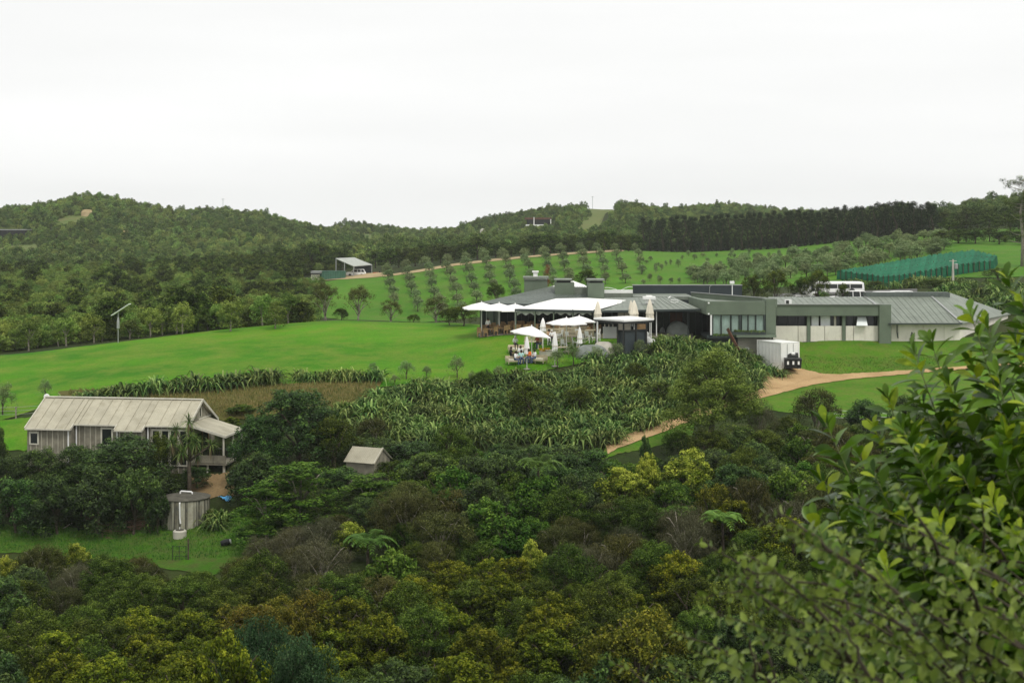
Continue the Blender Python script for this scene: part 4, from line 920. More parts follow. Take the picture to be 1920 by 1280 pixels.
plain('m_interior', (0.035, 0.032, 0.026), 0.8, 0.6, 0.35)
plain('m_wood', (0.30, 0.19, 0.09), 0.8, 0.25, 2.0)
plain('m_pale_wood', (0.47, 0.41, 0.28), 0.8, 0.2, 2.0)
plain('m_corten', (0.095, 0.045, 0.026), 0.9, 0.3, 2.0)
plain('m_steel', (0.36, 0.37, 0.35), 0.4, 0.1, 2.0, metal=0.6)
plain('m_curtain', (0.74, 0.78, 0.76), 0.9, 0.08, 2.0)
plain('m_blind', (0.34, 0.37, 0.32), .5, .15, 2.0); plain('m_zinc', (0.36, 0.38, 0.34), .6, .1, 1.0)
plain('m_rope', (0.62, 0.58, 0.45), 0.9, 0.1, 3.0)
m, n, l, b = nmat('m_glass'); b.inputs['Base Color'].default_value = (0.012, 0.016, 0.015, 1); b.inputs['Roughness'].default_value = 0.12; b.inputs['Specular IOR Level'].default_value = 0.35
m, n, l, b = nmat('m_clear')
g = n.new('ShaderNodeBsdfGlossy'); g.inputs['Roughness'].default_value = 0.05; t = n.new('ShaderNodeBsdfTransparent'); t.inputs['Color'].default_value = (0.90, 0.95, 0.93, 1)
mx = n.new('ShaderNodeMixShader'); mx.inputs[0].default_value = 0.10; l.new(t.outputs[0], mx.inputs[1]); l.new(g.outputs[0], mx.inputs[2]); l.new(mx.outputs[0], n['Material Output'].inputs['Surface'])
# ------------------------------------------------------------------ the restaurant
REST = thing('restaurant_building', (WX(1290, 147), 147, -12.2), 'long low grey-green restaurant with white walls and flat parapets above the flax bank', 'building')
def bx(name, px0, px1, py0, py1, D, depth, mat, parent=None):
    mb = MB(); mb.box(WX(px0, D), WX(px1, D), D, D + depth, pz(py1, D), pz(py0, D))
    return mb.build(name, mat, parent or REST, world=True)
def face(name, pts, t, mat, parent=None):
    mb = MB(); mb.slab([W(*p) for p in pts], t); return mb.build(name, mat, parent or REST, world=True)
# right wing: white wall panels, pilasters, window band, fascia
for a, c in ((1450, 1496), (1497, 1513), (1520, 1546), (1547, 1579), (1586, 1600), (1601, 1649)):
    bx('wall_panel', a, c, 611, 668 if a < 1500 else 645, 149, .25, 'm_white_wall')
for a in (1513.5, 1579.5): bx('pilaster', a, a + 6, 592, 648, 148.85, .4, 'm_fascia')
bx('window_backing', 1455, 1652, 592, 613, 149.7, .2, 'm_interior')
for a, c, mt in ((1457, 1476, 'm_glass'), (1477, 1496, 'm_glass'), (1497, 1512, 'm_glass'), (1521, 1535, 'm_curtain'), (1538, 1557, 'm_curtain'), (1558, 1562, 'm_glass'), (1563, 1568, 'm_cream'), (1569, 1579, 'm_glass'), (1587, 1600, 'm_glass'), (1601, 1608, 'm_glass'), (1626, 1640, 'm_glass'), (1641, 1649, 'm_glass')):
    w = bx('window', a, c, 592.5, 610.8, 149.55, .05, mt)
    mb = MB(); mb.box(WX(a, 149.5) - .03, WX(a, 149.5) + .02, 149.42, 149.53, pz(611, 149.4), pz(592, 149.4)); mb.build('frame', 'm_fascia_dark', w, world=True)
mb = MB(); mb.slab([W(1608, 594, 149.3), W(1624, 594, 149.3), W(1627, 610, 148.5), W(1606, 610, 148.5)], .04); mb.build('open_awning_window', 'm_curtain', REST, world=True)
bx('fascia', 1455.5, 1649, 571, 592, 148.5, .5, 'm_fascia')
bx('end_wall', 1649.3, 1671, 571, 646, 148.3, .9, 'm_fascia')
mb = MB(); mb.bar(W(1453, 570.6, 148.4), W(1671, 570.6, 148.4), .12, .06); mb.build('flashing', 'm_steel', REST, world=True)
face('roof', [(1455, 572.5, 148.9), (1655, 572.5, 148.9), (1628, 556.5, 158), (1440, 556.5, 158)], .1, 'm_roof')
mb = MB(); mb.bar(W(1622, 556, 158.2), W(1643, 571, 149.0), .22, .1); mb.build('roof_flashing', 'm_steel', REST, world=True)
a = bx('air_conditioner', 1472, 1484.5, 561.5, 571, 150.5, .45, 'm_white'); bx('fan_grille', 1474, 1479.5, 563, 569.5, 150.46, .03, 'm_dark', a)
bx('roof_pipe', 1523, 1524, 553, 562, 153, .06, 'm_steel')
# right end: hipped roof over white walls
RF = [W(1668, 606, 148.3), W(1803, 606, 148.3), W(1762, 556.5, 157.5), W(1622, 556.5, 157.5)]
mb = MB(); mb.slab(RF, .12); mb.build('hip_roof_front', 'm_roof', REST, world=True)
mb = MB(); mb.slab([W(1803, 606, 148.3), W(1895, 588.5, 163.5), W(1782, 549, 159.5), W(1762, 556.5, 157.5)], .12); mb.build('hip_roof_end', 'm_roof', REST, world=True)
mb = MB(); mb.bar(W(1747, 556, 157.4), W(1803, 605, 148.3), .25, .12); mb.build('hip_flashing', 'm_steel', REST, world=True)
bx('ridge_monitor', 1624, 1781, 548.3, 558, 157.6, 1.2, 'm_roof_dark')  # darker roof colour stands in for the shadow side of the raised ridge
for a, c in ((1671.5, 1684), (1684.5, 1731), (1731.5, 1770), (1770.5, 1800)): bx('wall_panel', a, c, 606.5, 646, 149.1, .25, 'm_white_wall')
mb = MB(); mb.bar(W(1666, 607, 148.2), W(1804, 607, 148.2), .14, .14); mb.build('gutter', 'm_fascia_dark', REST, world=True)
mb = MB(); mb.bar(W(1682, 609, 148.9), W(1682, 622, 148.9), .09); mb.bar(W(1682, 622, 148.9), W(1684, 634, 148.8), .09); mb.build('downpipe', 'm_fascia_dark', REST, world=True)
mb = MB(); x0, x1 = WX(1800, 149.3), WX(1890, 163); mb.prism([(x0, 149.3), (x1, 163), (x1 - .2, 163.3), (x0 - .2, 149.6)], -13, pz(606, 149)); mb.build('side_wall', 'm_white_wall', REST, world=True)
bx('wall_lamp', 1782, 1785, 602.5, 606, 148.9, .15, 'm_white')
# middle pavilion on its podium
PX = lambda px, D: (WX(px, D), D)
zt, zb = pz(565, 143), pz(590, 143)
bx('front_fascia', 1325, 1436, 565, 590, 143, .5, 'm_fascia')
mb = MB(); mb.prism([PX(1325, 143), PX(1291, 152.5), (WX(1291, 152.5) + .5, 152.7), (WX(1325, 143) + .5, 143.6)], zb, zt); mb.build('side_fascia', 'm_fascia', REST, world=True)
mb = MB(); p0, p1 = PX(1455, 143.2), PX(1296, 157); mb.prism([p0, p1, (p1[0] + .2, p1[1] + .4), (p0[0] + .2, p0[1] + .4)], pz(576, 143), pz(561, 143)); mb.build('upper_parapet', 'm_fascia', REST, world=True)
mb = MB(); mb.bar((p0[0], p0[1] - .02, pz(560.3, 143)), (p1[0], p1[1] - .02, pz(560.3, 143)), .2, .08); mb.build('parapet_cap', 'm_steel', REST, world=True)
mb = MB(); mb.prism([PX(1325, 143.3), PX(1436, 143.3), PX(1436, 157), PX(1296, 157)], zt - .5, zt - .3); mb.build('flat_roof', 'm_roof', REST, world=True)
bx('end_wall', 1436.4, 1455, 561, 629, 142.9, 2.4, 'm_fascia')
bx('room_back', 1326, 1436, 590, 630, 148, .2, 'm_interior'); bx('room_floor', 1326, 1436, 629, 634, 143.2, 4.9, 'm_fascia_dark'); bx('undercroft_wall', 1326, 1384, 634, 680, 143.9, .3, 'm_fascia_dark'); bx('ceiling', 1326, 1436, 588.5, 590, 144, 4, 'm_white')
for a, c in ((1337, 1351), (1353, 1369), (1371.5, 1385.5), (1391, 1401.5), (1403.5, 1415.5), (1418, 1431.5)):
    w = bx('window', a - 1, c + 1, 590.3, 627, 143.1, .02, 'm_clear')
    bx('frame', a - 1.6, a - .6, 590.3, 627, 143.04, .1, 'm_fascia_dark', w)
    mb = MB(); nn = 26; x0, x1 = WX(a + .4, 143.3), WX(c - .4, 143.3); V = []
    for k in range(nn + 1):
        x = x0 + (x1 - x0) * k / nn; y = 143.3 + .06 * math.sin(k * 1.45 + a)
        V += [(x, y, pz(626, 143.3)), (x, y, pz(591, 143.3))]
    mb.add(V, [(2 * k, 2 * k + 2, 2 * k + 3, 2 * k + 1) for k in range(nn)]); mb.build('curtain', 'm_curtain', w, world=True, smooth=True)
bx('mullion', 1386.5, 1390, 590, 628, 143.04, .25, 'm_fascia_dark'); bx('corner_post', 1332, 1335, 590, 628, 143.03, .2, 'm_white'); bx('post', 1432.5, 1436, 590, 628, 143.03, .3, 'm_fascia_dark')
bx('balcony_slab', 1381, 1456, 628, 632.5, 142.2, 3, 'm_fascia'); bx('balcony_trough', 1372, 1436, 622, 628, 142.4, .4, 'm_fascia_dark')
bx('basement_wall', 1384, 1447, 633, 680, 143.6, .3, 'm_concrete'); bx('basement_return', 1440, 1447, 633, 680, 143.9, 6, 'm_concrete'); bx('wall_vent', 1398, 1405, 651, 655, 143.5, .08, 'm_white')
mb = MB(); mb.bar(W(1364, 616, 141.5), W(1391, 668, 140.0), .10, .30); mb.build('stair_stringer', 'm_corten', REST, world=True)
for k in range(0):
    mb = MB(); a, c = Vector(W(1364, 618, 141.5)).lerp(Vector(W(1391, 670, 140.0)), k / 8), Vector(W(1353, 622, 142.5)).lerp(Vector(W(1380, 674, 141.2)), k / 8); mb.bar(a, c, .26, .04); mb.build('stair_tread', 'm_wood', REST, world=True)
for px, py in ((1329, 568), (1329, 588.5)): bx('wall_lamp', px - 1.5, px + 1.5, py - 1.5, py + 1.5, 142.85, .12, 'm_white')
# central dining room
face('roof', [(1110, 583.5, 145.5), (1313, 579.5, 145.5), (1262, 556.5, 156), (1132, 558.5, 156)], .12, 'm_roof')
mb = MB(); mb.bar(W(1109, 584.5, 145.4), W(1314, 580.5, 145.4), .2, .2); mb.build('gutter', 'm_fascia_dark', REST, world=True)
for k in range(17):
    a = 1122 + k * 12.2
    mt = 'm_cream' if k in (3, 4) else ('m_corten' if k in (11, 12) else 'm_glass')
    w = bx('window', a, a + 11.4, 586, 632, 149, .08, mt); bx('frame', a + 11.4, a + 12.2, 584, 633, 148.9, .16, 'm_fascia_dark', w)
bx('lintel', 1118, 1330, 580, 586, 149, .3, 'm_fascia_dark')
for a in (1231, 1148, 1290): bx('column', a - .8, a + .8, 584, 634, 146, .12, 'm_white' if a == 1231 else 'm_fascia_dark')
v = bx('roof_vent', 1210, 1226, 561, 568, 149.5, .8, 'm_white'); bx('vent_cap', 1206.5, 1229.5, 556.5, 561.5, 149.3, 1.2, 'm_white', v); bx('vent_top', 1212, 1223, 553.8, 556.5, 149.6, .6, 'm_white', v)
mb = MB(); mb.tube([W(1256.5, 572, 150), W(1256.5, 554, 150)], .04, 6); mb.build('antenna_mast', 'm_steel', REST, world=True)
mb = MB(); q = [W(1256 + 8 * math.cos(t) + 8, 564.5 + 2.6 * math.sin(t), 150) for t in np.linspace(0, 6.0, 14)]; mb.tube(q, .035, 5); mb.tube([W(1253, 559, 150), W(1258, 555.5, 150)], .08, 5); mb.build('antenna_loop', 'm_white', REST, world=True)
# left wing
face('roof', [(893, 568.5, 149.5), (1122, 573, 149.5), (1128, 537, 161), (1037, 536, 161)], .12, 'm_roof_dark')
mb = MB(); mb.bar(W(892, 569.5, 149.4), W(1122, 574, 149.4), .2, .2); mb.build('gutter', 'm_fascia_dark', REST, world=True)
for k in range(17):
    a = 900 + k * 13; mt = 'm_fascia' if k in (1, 2) else 'm_glass'
    w = bx('window', a, a + 12.2, 576, 622, 152, .08, mt); bx('frame', a + 12.2, a + 13, 574, 623, 151.9, .16, 'm_fascia_dark', w)
bx('lintel', 896, 1124, 570, 576, 152, .3, 'm_fascia_dark')
for a in (902, 912, 934): bx('column', a - .7, a + .7, 572, 622, 149.2, .1, 'm_steel')
def seams(eave_a, eave_b, top_b, top_a, step=.6):
    a, b_, c, d = Vector(W(*eave_a)), Vector(W(*eave_b)), Vector(W(*top_b)), Vector(W(*top_a)); n_ = int((b_ - a).length / step); mb = MB()
    for k in range(1, n_): t = k / n_; mb.bar(a.lerp(b_, t) + Vector((0, 0, .02)), d.lerp(c, t) + Vector((0, 0, .02)), .035, .035)
    tag(mb.build('standing_seams', 'm_roof', REST, world=True), kind='stuff')
seams((1668, 606, 148.3), (1803, 606, 148.3), (1762, 556.5, 157.5), (1622, 556.5, 157.5)); seams((1455, 572.5, 148.9), (1655, 572.5, 148.9), (1628, 556.5, 158), (1440, 556.5, 158)); seams((1110, 583.5, 145.5), (1313, 579.5, 145.5), (1262, 556.5, 156), (1132, 558.5, 156)); seams((893, 568.5, 149.5), (1122, 573, 149.5), (1128, 537, 161), (1037, 536, 161))
# roof structures
c = bx('chimney_block', 983, 1026.5, 524.5, 556, 163, 2.2, 'm_fascia'); bx('cap_slab', 981, 1029, 519, 523, 162.8, 2.6, 'm_roof', c); bx('cap_gap', 984, 1026, 523, 524.5, 163.1, 2.0, 'm_white', c); bx('vent', 1000, 1008, 511, 519, 163.6, .7, 'm_white', c); bx('vent_cap', 998, 1010, 508, 511, 163.5, .9, 'm_white', c)
c = bx('roof_tower', 1041, 1077, 530, 566, 155.5, 2.6, 'm_fascia'); bx('cap_slab', 1040, 1073, 523.5, 526, 155.4, 2.8, 'm_roof', c); bx('cap_gap', 1044, 1070, 526, 530, 155.8, 2.0, 'm_dark', c)
c = bx('roof_tower', 1102.5, 1133, 530.5, 567, 153, 2.4, 'm_fascia'); bx('cap_slab', 1101.5, 1134, 523.5, 526.5, 152.9, 2.6, 'm_roof', c); bx('cap_gap', 1105, 1130, 526.5, 530.5, 153.3, 1.8, 'm_dark', c)
bx('clerestory_wall', 1077, 1102, 539, 566, 156, .3, 'm_roof'); bx('clerestory_window', 1046, 1101, 553.5, 558.5, 155.2, .2, 'm_glass')
mb = MB(); a, c_, d, e, t = W(1034, 537, 160.5), W(1102, 538, 160.5), W(1096, 534, 168), W(1042, 534, 168), W(1075, 526.5, 164); mb.add([a, c_, d, e, t], [(0, 1, 4), (1, 2, 4), (2, 3, 4), (3, 0, 4), (3, 2, 1, 0)]); mb.build('skylight_roof', 'm_white', REST, world=True)
bx('white_fascia', 1133.5, 1186.5, 543.5, 550, 159, .4, 'm_white'); bx('low_wall', 1133.5, 1187, 550, 572, 158, 1.2, 'm_roof')
mb = MB(); V = []; nn = 20
for k in range(nn + 1):
    px = 1134 + 52 * k / nn; py = 541 - 3.4 * math.cos(2 * math.pi * (k / nn * 1.2 - .1)) * (1 if k > 8 else .5)
    V += [W(px, py, 160), W(px, py - .6, 166)]
mb.add(V, [(2 * k, 2 * k + 2, 2 * k + 3, 2 * k + 1) for k in range(nn)]); mb.build('wavy_roof_light', 'm_white', REST, world=True, smooth=True)
bx('long_dark_parapet', 1187, 1391.5, 535.2, 572, 164, .4, 'm_navy'); bx('parapet_cap', 1186, 1392, 533.8, 535.2, 163.95, .6, 'm_steel')
bx('roof_deck', 1187, 1300, 556, 562, 157, 7, 'm_roof')
mb = MB(); mb.tube([W(1373, 554, 155), W(1373, 530, 155)], .05, 6); mb.build('lamp_mast', 'm_white', REST, world=True)
bx('mast_camera', 1369, 1377, 527, 532, 154.8, .3, 'm_white')
mb = MB(); mb.tube([W(1330, 552, 160), W(1331, 537, 160), W(1334, 535, 160)], .03, 5); mb.build('vent_pipe', 'm_steel', REST, world=True)
# ------------------------------------------------------------------ marquee
MQ = thing('marquee_canopy', W(1040, 628, 143), 'large white fabric marquee roof stretched over the terrace', 'canopy')
A, B_, C_, D_, E_ = W(965, 578.5, 145), W(1116, 582, 145), W(1181, 563, 154), W(1101, 558.5, 152), W(1043, 559.5, 152)
def fabric(corners, n=14, sag=.18):
    mb = MB(); a, b_, c, d = [Vector(q) for q in corners]; V = []
    for i in range(n + 1):
        for j in range(n + 1):
            u, v = i / n, j / n; p = (a * (1 - u) + b_ * u) * (1 - v) + (d * (1 - u) + c * u) * v
            p.z -= sag * 16 * u * (1 - u) * v * (1 - v) * (.6 + .4 * math.sin(u * 9)); V.append(p)
    mb.add(V, [(i * (n + 1) + j, (i + 1) * (n + 1) + j, (i + 1) * (n + 1) + j + 1, i * (n + 1) + j + 1) for i in range(n) for j in range(n)])
    return mb
fabric([A, B_, D_, E_]).build('front_panel', 'm_fabric', MQ, world=True, smooth=True)
fabric([B_, C_, D_, D_]).build('side_panel', 'm_fabric', MQ, world=True, smooth=True)
F_ = W(1000, 571, 151)
fabric([A, E_, E_, F_], sag=.05).build('left_panel', 'm_fabric', MQ, world=True, smooth=True)
mb = MB(); mb.bar((A[0], A[1], A[2] - .12), (B_[0], B_[1], B_[2] - .12), .14, .2); mb.build('front_beam', 'm_fascia_dark', MQ, world=True)
mb = MB(); mb.bar((B_[0], B_[1], B_[2] - .12), (C_[0], C_[1], C_[2] - .12), .14, .2); mb.build('side_beam', 'm_fascia_dark', MQ, world=True)
for px in (967, 1003, 1038, 1074, 1114): x = WX(px, 145.1); mb = MB(); mb.bar((x, 145.1, gz(x, 145.1) - .1), (x, 145.1, pz(580, 145)), .11); mb.build('post', 'm_fascia', MQ, world=True)
for a in (969, 1005, 1040, 1076):
    mb = MB(); V = []; nn = 16
    for k in range(nn + 1):
        px = a + 33 * k / nn; lo = 589 + 2.0 * math.sin(k * .8 + a); V += [W(px, 583.5, 145.2), W(px, lo, 145.2 + .1 * math.sin(k * 1.3))]
    mb.add(V, [(2 * k, 2 * k + 1, 2 * k + 3, 2 * k + 2) for k in range(nn)]); mb.build('rolled_clear_blind', 'm_blind', MQ, world=True, smooth=True)
# ------------------------------------------------------------------ parasols
def parasol(px, D, ytop, w, drop, label, tilt=0.0, hh=None, rz=.4, group=None, mat='m_fabric'):
    x = WX(px, D); z0 = gz(x, D) + .1; zt = pz(ytop, D); e = thing('parasol', (x, D, z0), label, 'parasol', group, rz); H = zt - z0
    Mt = Matrix.Translation((0, 0, H)) @ Matrix.Rotation(tilt, 4, 'Y')
    mb = MB(Mt); r = w / 2; n = 8; V = [(0, 0, 0)]
    for ring, (q, zz) in enumerate(((.5, -.42), (1.0, -1.0))):
        for k in range(n * 2):
            a = math.pi * k / n; sq = r * q / max(abs(math.cos(a)), abs(math.sin(a))) * (.94 if k % 4 else 1.0) ; V.append((sq * math.cos(a), sq * math.sin(a), drop * zz - (.05 if k % 4 == 0 else 0)))
    N = 2 * n; F = [(0, 1 + k, 1 + (k + 1) % N) for k in range(N)] + [(1 + k, 1 + N + k, 1 + N + (k + 1) % N, 1 + (k + 1) % N) for k in range(N)]
    Vb = [(v[0], v[1], v[2] - .10) for v in V[1 + N:]]; b0 = len(V); V += Vb; F += [(1 + N + k, b0 + k, b0 + (k + 1) % N, 1 + N + (k + 1) % N) for k in range(N)]
    mb.add(V, F); c = mb.build('canopy', mat, e)
    mb = MB(Mt)
    for k in range(4): a = math.pi / 4 + k * math.pi / 2; mb.tube([(0, 0, -.08), (r * 1.3 * math.cos(a), r * 1.3 * math.sin(a), -drop - .02)], .018, 4)
    mb.build('ribs', 'm_pale_wood', c)
    mb = MB(); mb.tube([(0, 0, -.2), (0, 0, H + .12)], .045, 7); mb.build('pole', 'm_white', e)
    mb = MB(); mb.lathe([(.36, 0), (.36, .06), (.08, .1), (.06, .3)], 12); mb.build('base', 'm_concrete', e)
    return e
def closed_parasol(px, D, ytop, ybot, w, label, group='closed parasols', mat='m_fabric', base=None):
    x = WX(px, D); z0 = gz(x, D) + .1 if base is None else base; e = thing('closed_parasol', (x, D, z0), label, 'parasol', group); a, b_ = pz(ytop, D) - z0, pz(ybot, D) - z0; h = a - b_
    mb = MB(); mb.lathe([(w * .30, b_ - .02), (w * .5, b_ + .06 * h), (w * .42, b_ + .3 * h), (w * .45, b_ + .38 * h), (w * .33, b_ + .65 * h), (w * .2, b_ + .85 * h), (w * .09, b_ + .97 * h), (.03, a)], 16, wob=lambda i, j: 1.08 if j % 2 else .88)
    mb.build('folded_canopy', mat, e); mb = MB(); mb.lathe([(w * .5, b_ + .32 * h), (w * .5, b_ + .36 * h)], 12); mb.build('strap', 'm_fabric_old', e)
    mb = MB(); mb.tube([(0, 0, -.1), (0, 0, b_ + .1)], .04, 7); mb.build('pole', 'm_white', e); mb = MB(); mb.lathe([(.34, 0), (.34, .06), (.08, .1), (.06, .25)], 12); mb.build('base', 'm_concrete', e)
for k, (px, yt) in enumerate(((903, 566.5), (936, 568), (966, 569.5))): parasol(px, 147.3, yt, 3.7, .62, f'white parasol at the left end of the terrace, {ordinal(k)} of three', rz=.2, group='parasols at the left end of the terrace')
parasol(997, 135.5, 611, 3.3, .8, 'tilted white parasol over the lawn tables', tilt=R(9), rz=.3)
parasol(1062, 138.5, 595.5, 3.1, .55, 'left of the two overlapping open white parasols', rz=.5); parasol(1086, 140, 592, 2.8, .5, 'right of the two overlapping open white parasols', rz=.2)
for px, D, a, c, w, lb, mt in ((1018, 139, 596, 622, .62, 'white closed parasol behind the tilted open one', 'm_fabric'), (988, 133, 630, 665, .55, 'white closed parasol beside the seated group', 'm_fabric'), (1040.5, 133.5, 621, 662, .58, 'white closed parasol right of the lawn tables', 'm_fabric'),
                               (1087, 137, 613, 645, .55, 'white closed parasol by the rope fence', 'm_fabric'), (1121, 142, 565, 601, .8, 'tall beige closed parasol left of the bar roof', 'm_fabric_old'), (1189, 142.5, 563, 601, .95, 'tall beige closed parasol behind the bar roof', 'm_fabric_old'),
                               (1218.5, 142, 561, 601, .85, 'tall beige closed parasol at the right of the bar roof', 'm_fabric_old'), (1183, 143.5, 563, 588, .5, 'slim leaning closed parasol beside the tall beige one', 'm_fabric_old')):
    closed_parasol(px, D, a, c, w, lb, mat=mt)
# ------------------------------------------------------------------ bar kiosk
BAR = thing('bar_kiosk', W(1170, 648, 138), 'dark outdoor bar kiosk with a flat white roof', 'kiosk')
zr = pz(604, 136.5); fp = [(WX(1113, 139.8), 139.8), (WX(1170, 136.2), 136.2), (WX(1226, 138.6), 138.6), (WX(1180, 142.6), 142.6)]
mb = MB(); mb.prism(fp, zr + .05, zr + .22); mb.build('roof', 'm_white', BAR, world=True)
fq = [(p[0] * .999 + .0, p[1]) for p in fp]; mb = MB(); cx, cyy = sum(p[0] for p in fp) / 4, sum(p[1] for p in fp) / 4
mb.prism([(cx + (p[0] - cx) * .985, cyy + (p[1] - cyy) * .985) for p in fp], zr - .16, zr + .045); mb.build('roof_edge', 'm_dark', BAR, world=True)
for px, D in ((1118, 139.8), (1158, 137.2), (1169, 136.7), (1193, 137.5), (1212, 138.2), (1184, 142)):
    x = WX(px, D); mb = MB(); mb.bar((x, D, gz(x, D) - .2), (x, D, zr - .1), .14); mb.build('post', 'm_dark', BAR, world=True)
for px in (1119.5, 1221): x = WX(px, 139.2); mb = MB(); mb.bar((x, 139.2, gz(x, 139.2) - .2), (x, 139.2, zr - .1), .08); mb.build('white_post', 'm_white', BAR, world=True)
mb = MB(); a, c, d = (WX(1158, 137.4), 137.4), (WX(1172, 136.8), 136.8), (WX(1213, 138.4), 138.4); z1 = pz(620, 137.4); mb.prism([a, c, d, (d[0], d[1] + .5), (c[0], c[1] + .6), (a[0], a[1] + .5)], z1 - 2.2, z1); mb.build('counter_front', 'm_navy', BAR, world=True)
mb = MB(); mb.prism([(a[0] - .1, a[1] - .15), (c[0], c[1] - .15), (d[0] + .1, d[1] - .1), (d[0], d[1] + .6), (c[0], c[1] + .7), (a[0], a[1] + .6)], z1 + .003, z1 + .06); mb.build('counter_top', 'm_dark', BAR, world=True)
bx('back_shelf', 1131, 1156, 613, 634, 140.6, .4, 'm_white', BAR); bx('warm_shelf', 1194, 1212, 608, 619, 141, .3, 'm_wood', BAR)
for k in range(6): bx('bottle', 1133 + k * 3.8, 1135 + k * 3.8, 608, 613, 140.7, .1, 'm_dark' if k % 2 else 'm_cream', BAR)
for k in range(3): bx('menu_lamp', 1182 + k * 3.2, 1184 + k * 3.2, 607, 612, 139.5, .15, 'm_white', BAR)
# ------------------------------------------------------------------ cottage
plain('m_board', (0.215, 0.200, 0.150), 0.9, 0.25, 1.6, dirt=(0.11, 0.10, 0.07), dirt_amt=0.55, dirt_scale=1.6, dirt_stretch=(1, 1, .2), objvar=.12)
plain('m_batten', (0.40, 0.38, 0.30), 0.9, 0.15, 2.0)
ribbed('m_sheet', (0.40, 0.375, 0.285), 0.152, rough=0.75, dirt=(0.26, 0.235, 0.165), dirt_amt=0.6, objvar=.07, var=.1, spec=.15)
plain('m_trim', (0.52, 0.50, 0.41), 0.8, 0.12, 1.5)
CX, CY, CZ = WX(232, 111), 111.0, -18.3
COT = thing('weatherboard_cottage', (CX, CY, CZ), 'weathered board cottage with a long pale iron roof among dark trees', 'cottage', rz=R(-8))
zr, ze = pz(747, 111) - CZ, pz(806, 107.6) - CZ; HL, HD = 6.4, 3.5; zs = zr - (zr - ze) * (2.93 / 3.5)
secs = [(-6.4, -2.75, HD, ze), (-2.75, .72, 2.93, zs), (.72, 2.95, HD, ze), (2.95, 6.4, 2.93, zs)]
def sect(x): return [s for s in secs if s[0] - 1e-6 <= x < s[1]][0]
xs = sorted({-6.4, -2.75, .72, 2.95, 6.4} | {round(-6.4 + .8 * k, 3) for k in range(17)}); xs = [x for i, x in enumerate(xs) if i == 0 or x - xs[i - 1] > .25 or x in (-2.75, .72, 2.95, 6.4)]
rr = random.Random(3)
for a, c in zip(xs[:-1], xs[1:]):
    s = sect((a + c) / 2); o = rr.uniform(0, .012)
    mb = MB(); mb.slab([(a + .006, -s[2], s[3] + o), (c - .006, -s[2], s[3] + o), (c - .006, -.03, zr + o), (a + .006, -.03, zr + o)], .035); mb.bar((c - .01, -s[2], s[3] + .03 + o), (c - .01, -.05, zr + .03 + o), .035, .03); mb.build('roof_sheet', 'm_sheet', COT)
for k in range(16):
    a, c = -6.4 + .8 * k, -5.6 + .8 * k; o = rr.uniform(0, .012)
    mb = MB(); mb.slab([(a + .006, .03, zr + o), (c - .006, .03, zr + o), (c - .006, HD, ze + o), (a + .006, HD, ze + o)], .035); mb.build('roof_sheet', 'm_sheet', COT)
mb = MB(); mb.bar((-6.45, 0, zr + .05), (6.45, 0, zr + .05), .34, .06); mb.build('ridge_cap', 'm_trim', COT)
for x in (-6.43, 6.43):
    for sy in (-1, 1):
        e = (x, sy * (secs[0][2] if x < 0 or sy > 0 else 2.93), ze if x < 0 or sy > 0 else zs); mb = MB(); mb.bar((x, 0, zr + .0), e, .07, .2); mb.build('barge_board', 'm_trim', COT)
for x, y0, y1 in ((-2.75, -3.5, -2.93), (.72, -3.5, -2.93), (2.95, -3.5, -2.93)): mb = MB(); mb.bar((x, y0, ze), (x, y1, zs), .06, .18); mb.build('barge_board', 'm_trim', COT)
for a, c, d, z in secs: mb = MB(); mb.bar((a, -d - .03, z - .04), (c, -d - .03, z - .04), .1, .1); mb.build('gutter', 'm_trim', COT)
for a, c, d, z in secs:
    y = -d + .25; mb = MB(); mb.box(a + .05, c - .05, y, y + .12, -.6, z - .06); mb.build('front_wall', 'm_board', COT)
    k = a + .35
    while k < c - .1: mb = MB(); mb.box(k - .03, k + .03, y - .035, y - .002, -.5, z - .09); mb.build('batten', 'm_batten', COT); k += .44
for x in (-2.82, .76, 2.88): mb = MB(); mb.box(x - .05, x + .05, -3.2, -2.6, -.6, zs - .3); mb.build('return_wall', 'm_board', COT)
mb = MB(); mb.box(-6.3, 6.2, HD - .35, HD - .23, -.6, ze - .06); mb.build('back_wall', 'm_board', COT)
for sx in (-1, 1):
    x = 6.15 * sx; y0 = -3.2 if sx < 0 else -2.66; V = [(x, y0, -.6), (x, 3.2, -.6), (x, 3.2, ze), (x, 0, zr - .1), (x, y0, zr - (zr - ze) * -y0 / 3.5 - .1)]; V2 = [(p[0] - .12 * sx, p[1], p[2]) for p in V]
    mb = MB(); mb.add(V + V2, [(0, 1, 2, 3, 4), (9, 8, 7, 6, 5)] + [(i, (i + 1) % 5, 5 + (i + 1) % 5, 5 + i) for i in range(5)]); mb.build('gable_wall', 'm_board', COT)
k = -2.5
while k < 3.1:
    z = zr - (zr - ze) * abs(k) / 3.5 - .16; mb = MB(); mb.box(6.155, 6.19, k - .03, k + .03, zs - .4 if abs(k) < 2.4 else 1.0, z); mb.build('batten', 'm_batten', COT); k += .32
w = MB(); w.box(6.16, 6.2, -.15, .2, zr - 1.25, zr - .65); w = w.build('gable_window', 'm_glass', COT); mb = MB(); mb.box(6.155, 6.215, -.23, -.15, zr - 1.3, zr - .6); mb.box(6.155, 6.215, .2, .28, zr - 1.3, zr - .6); mb.build('frame', 'm_trim', w)
mb = MB(); mb.box(6.16, 6.23, -.3, 3.0, zr - 1.52, zr - 1.42); mb.build('gable_trim', 'm_trim', COT)
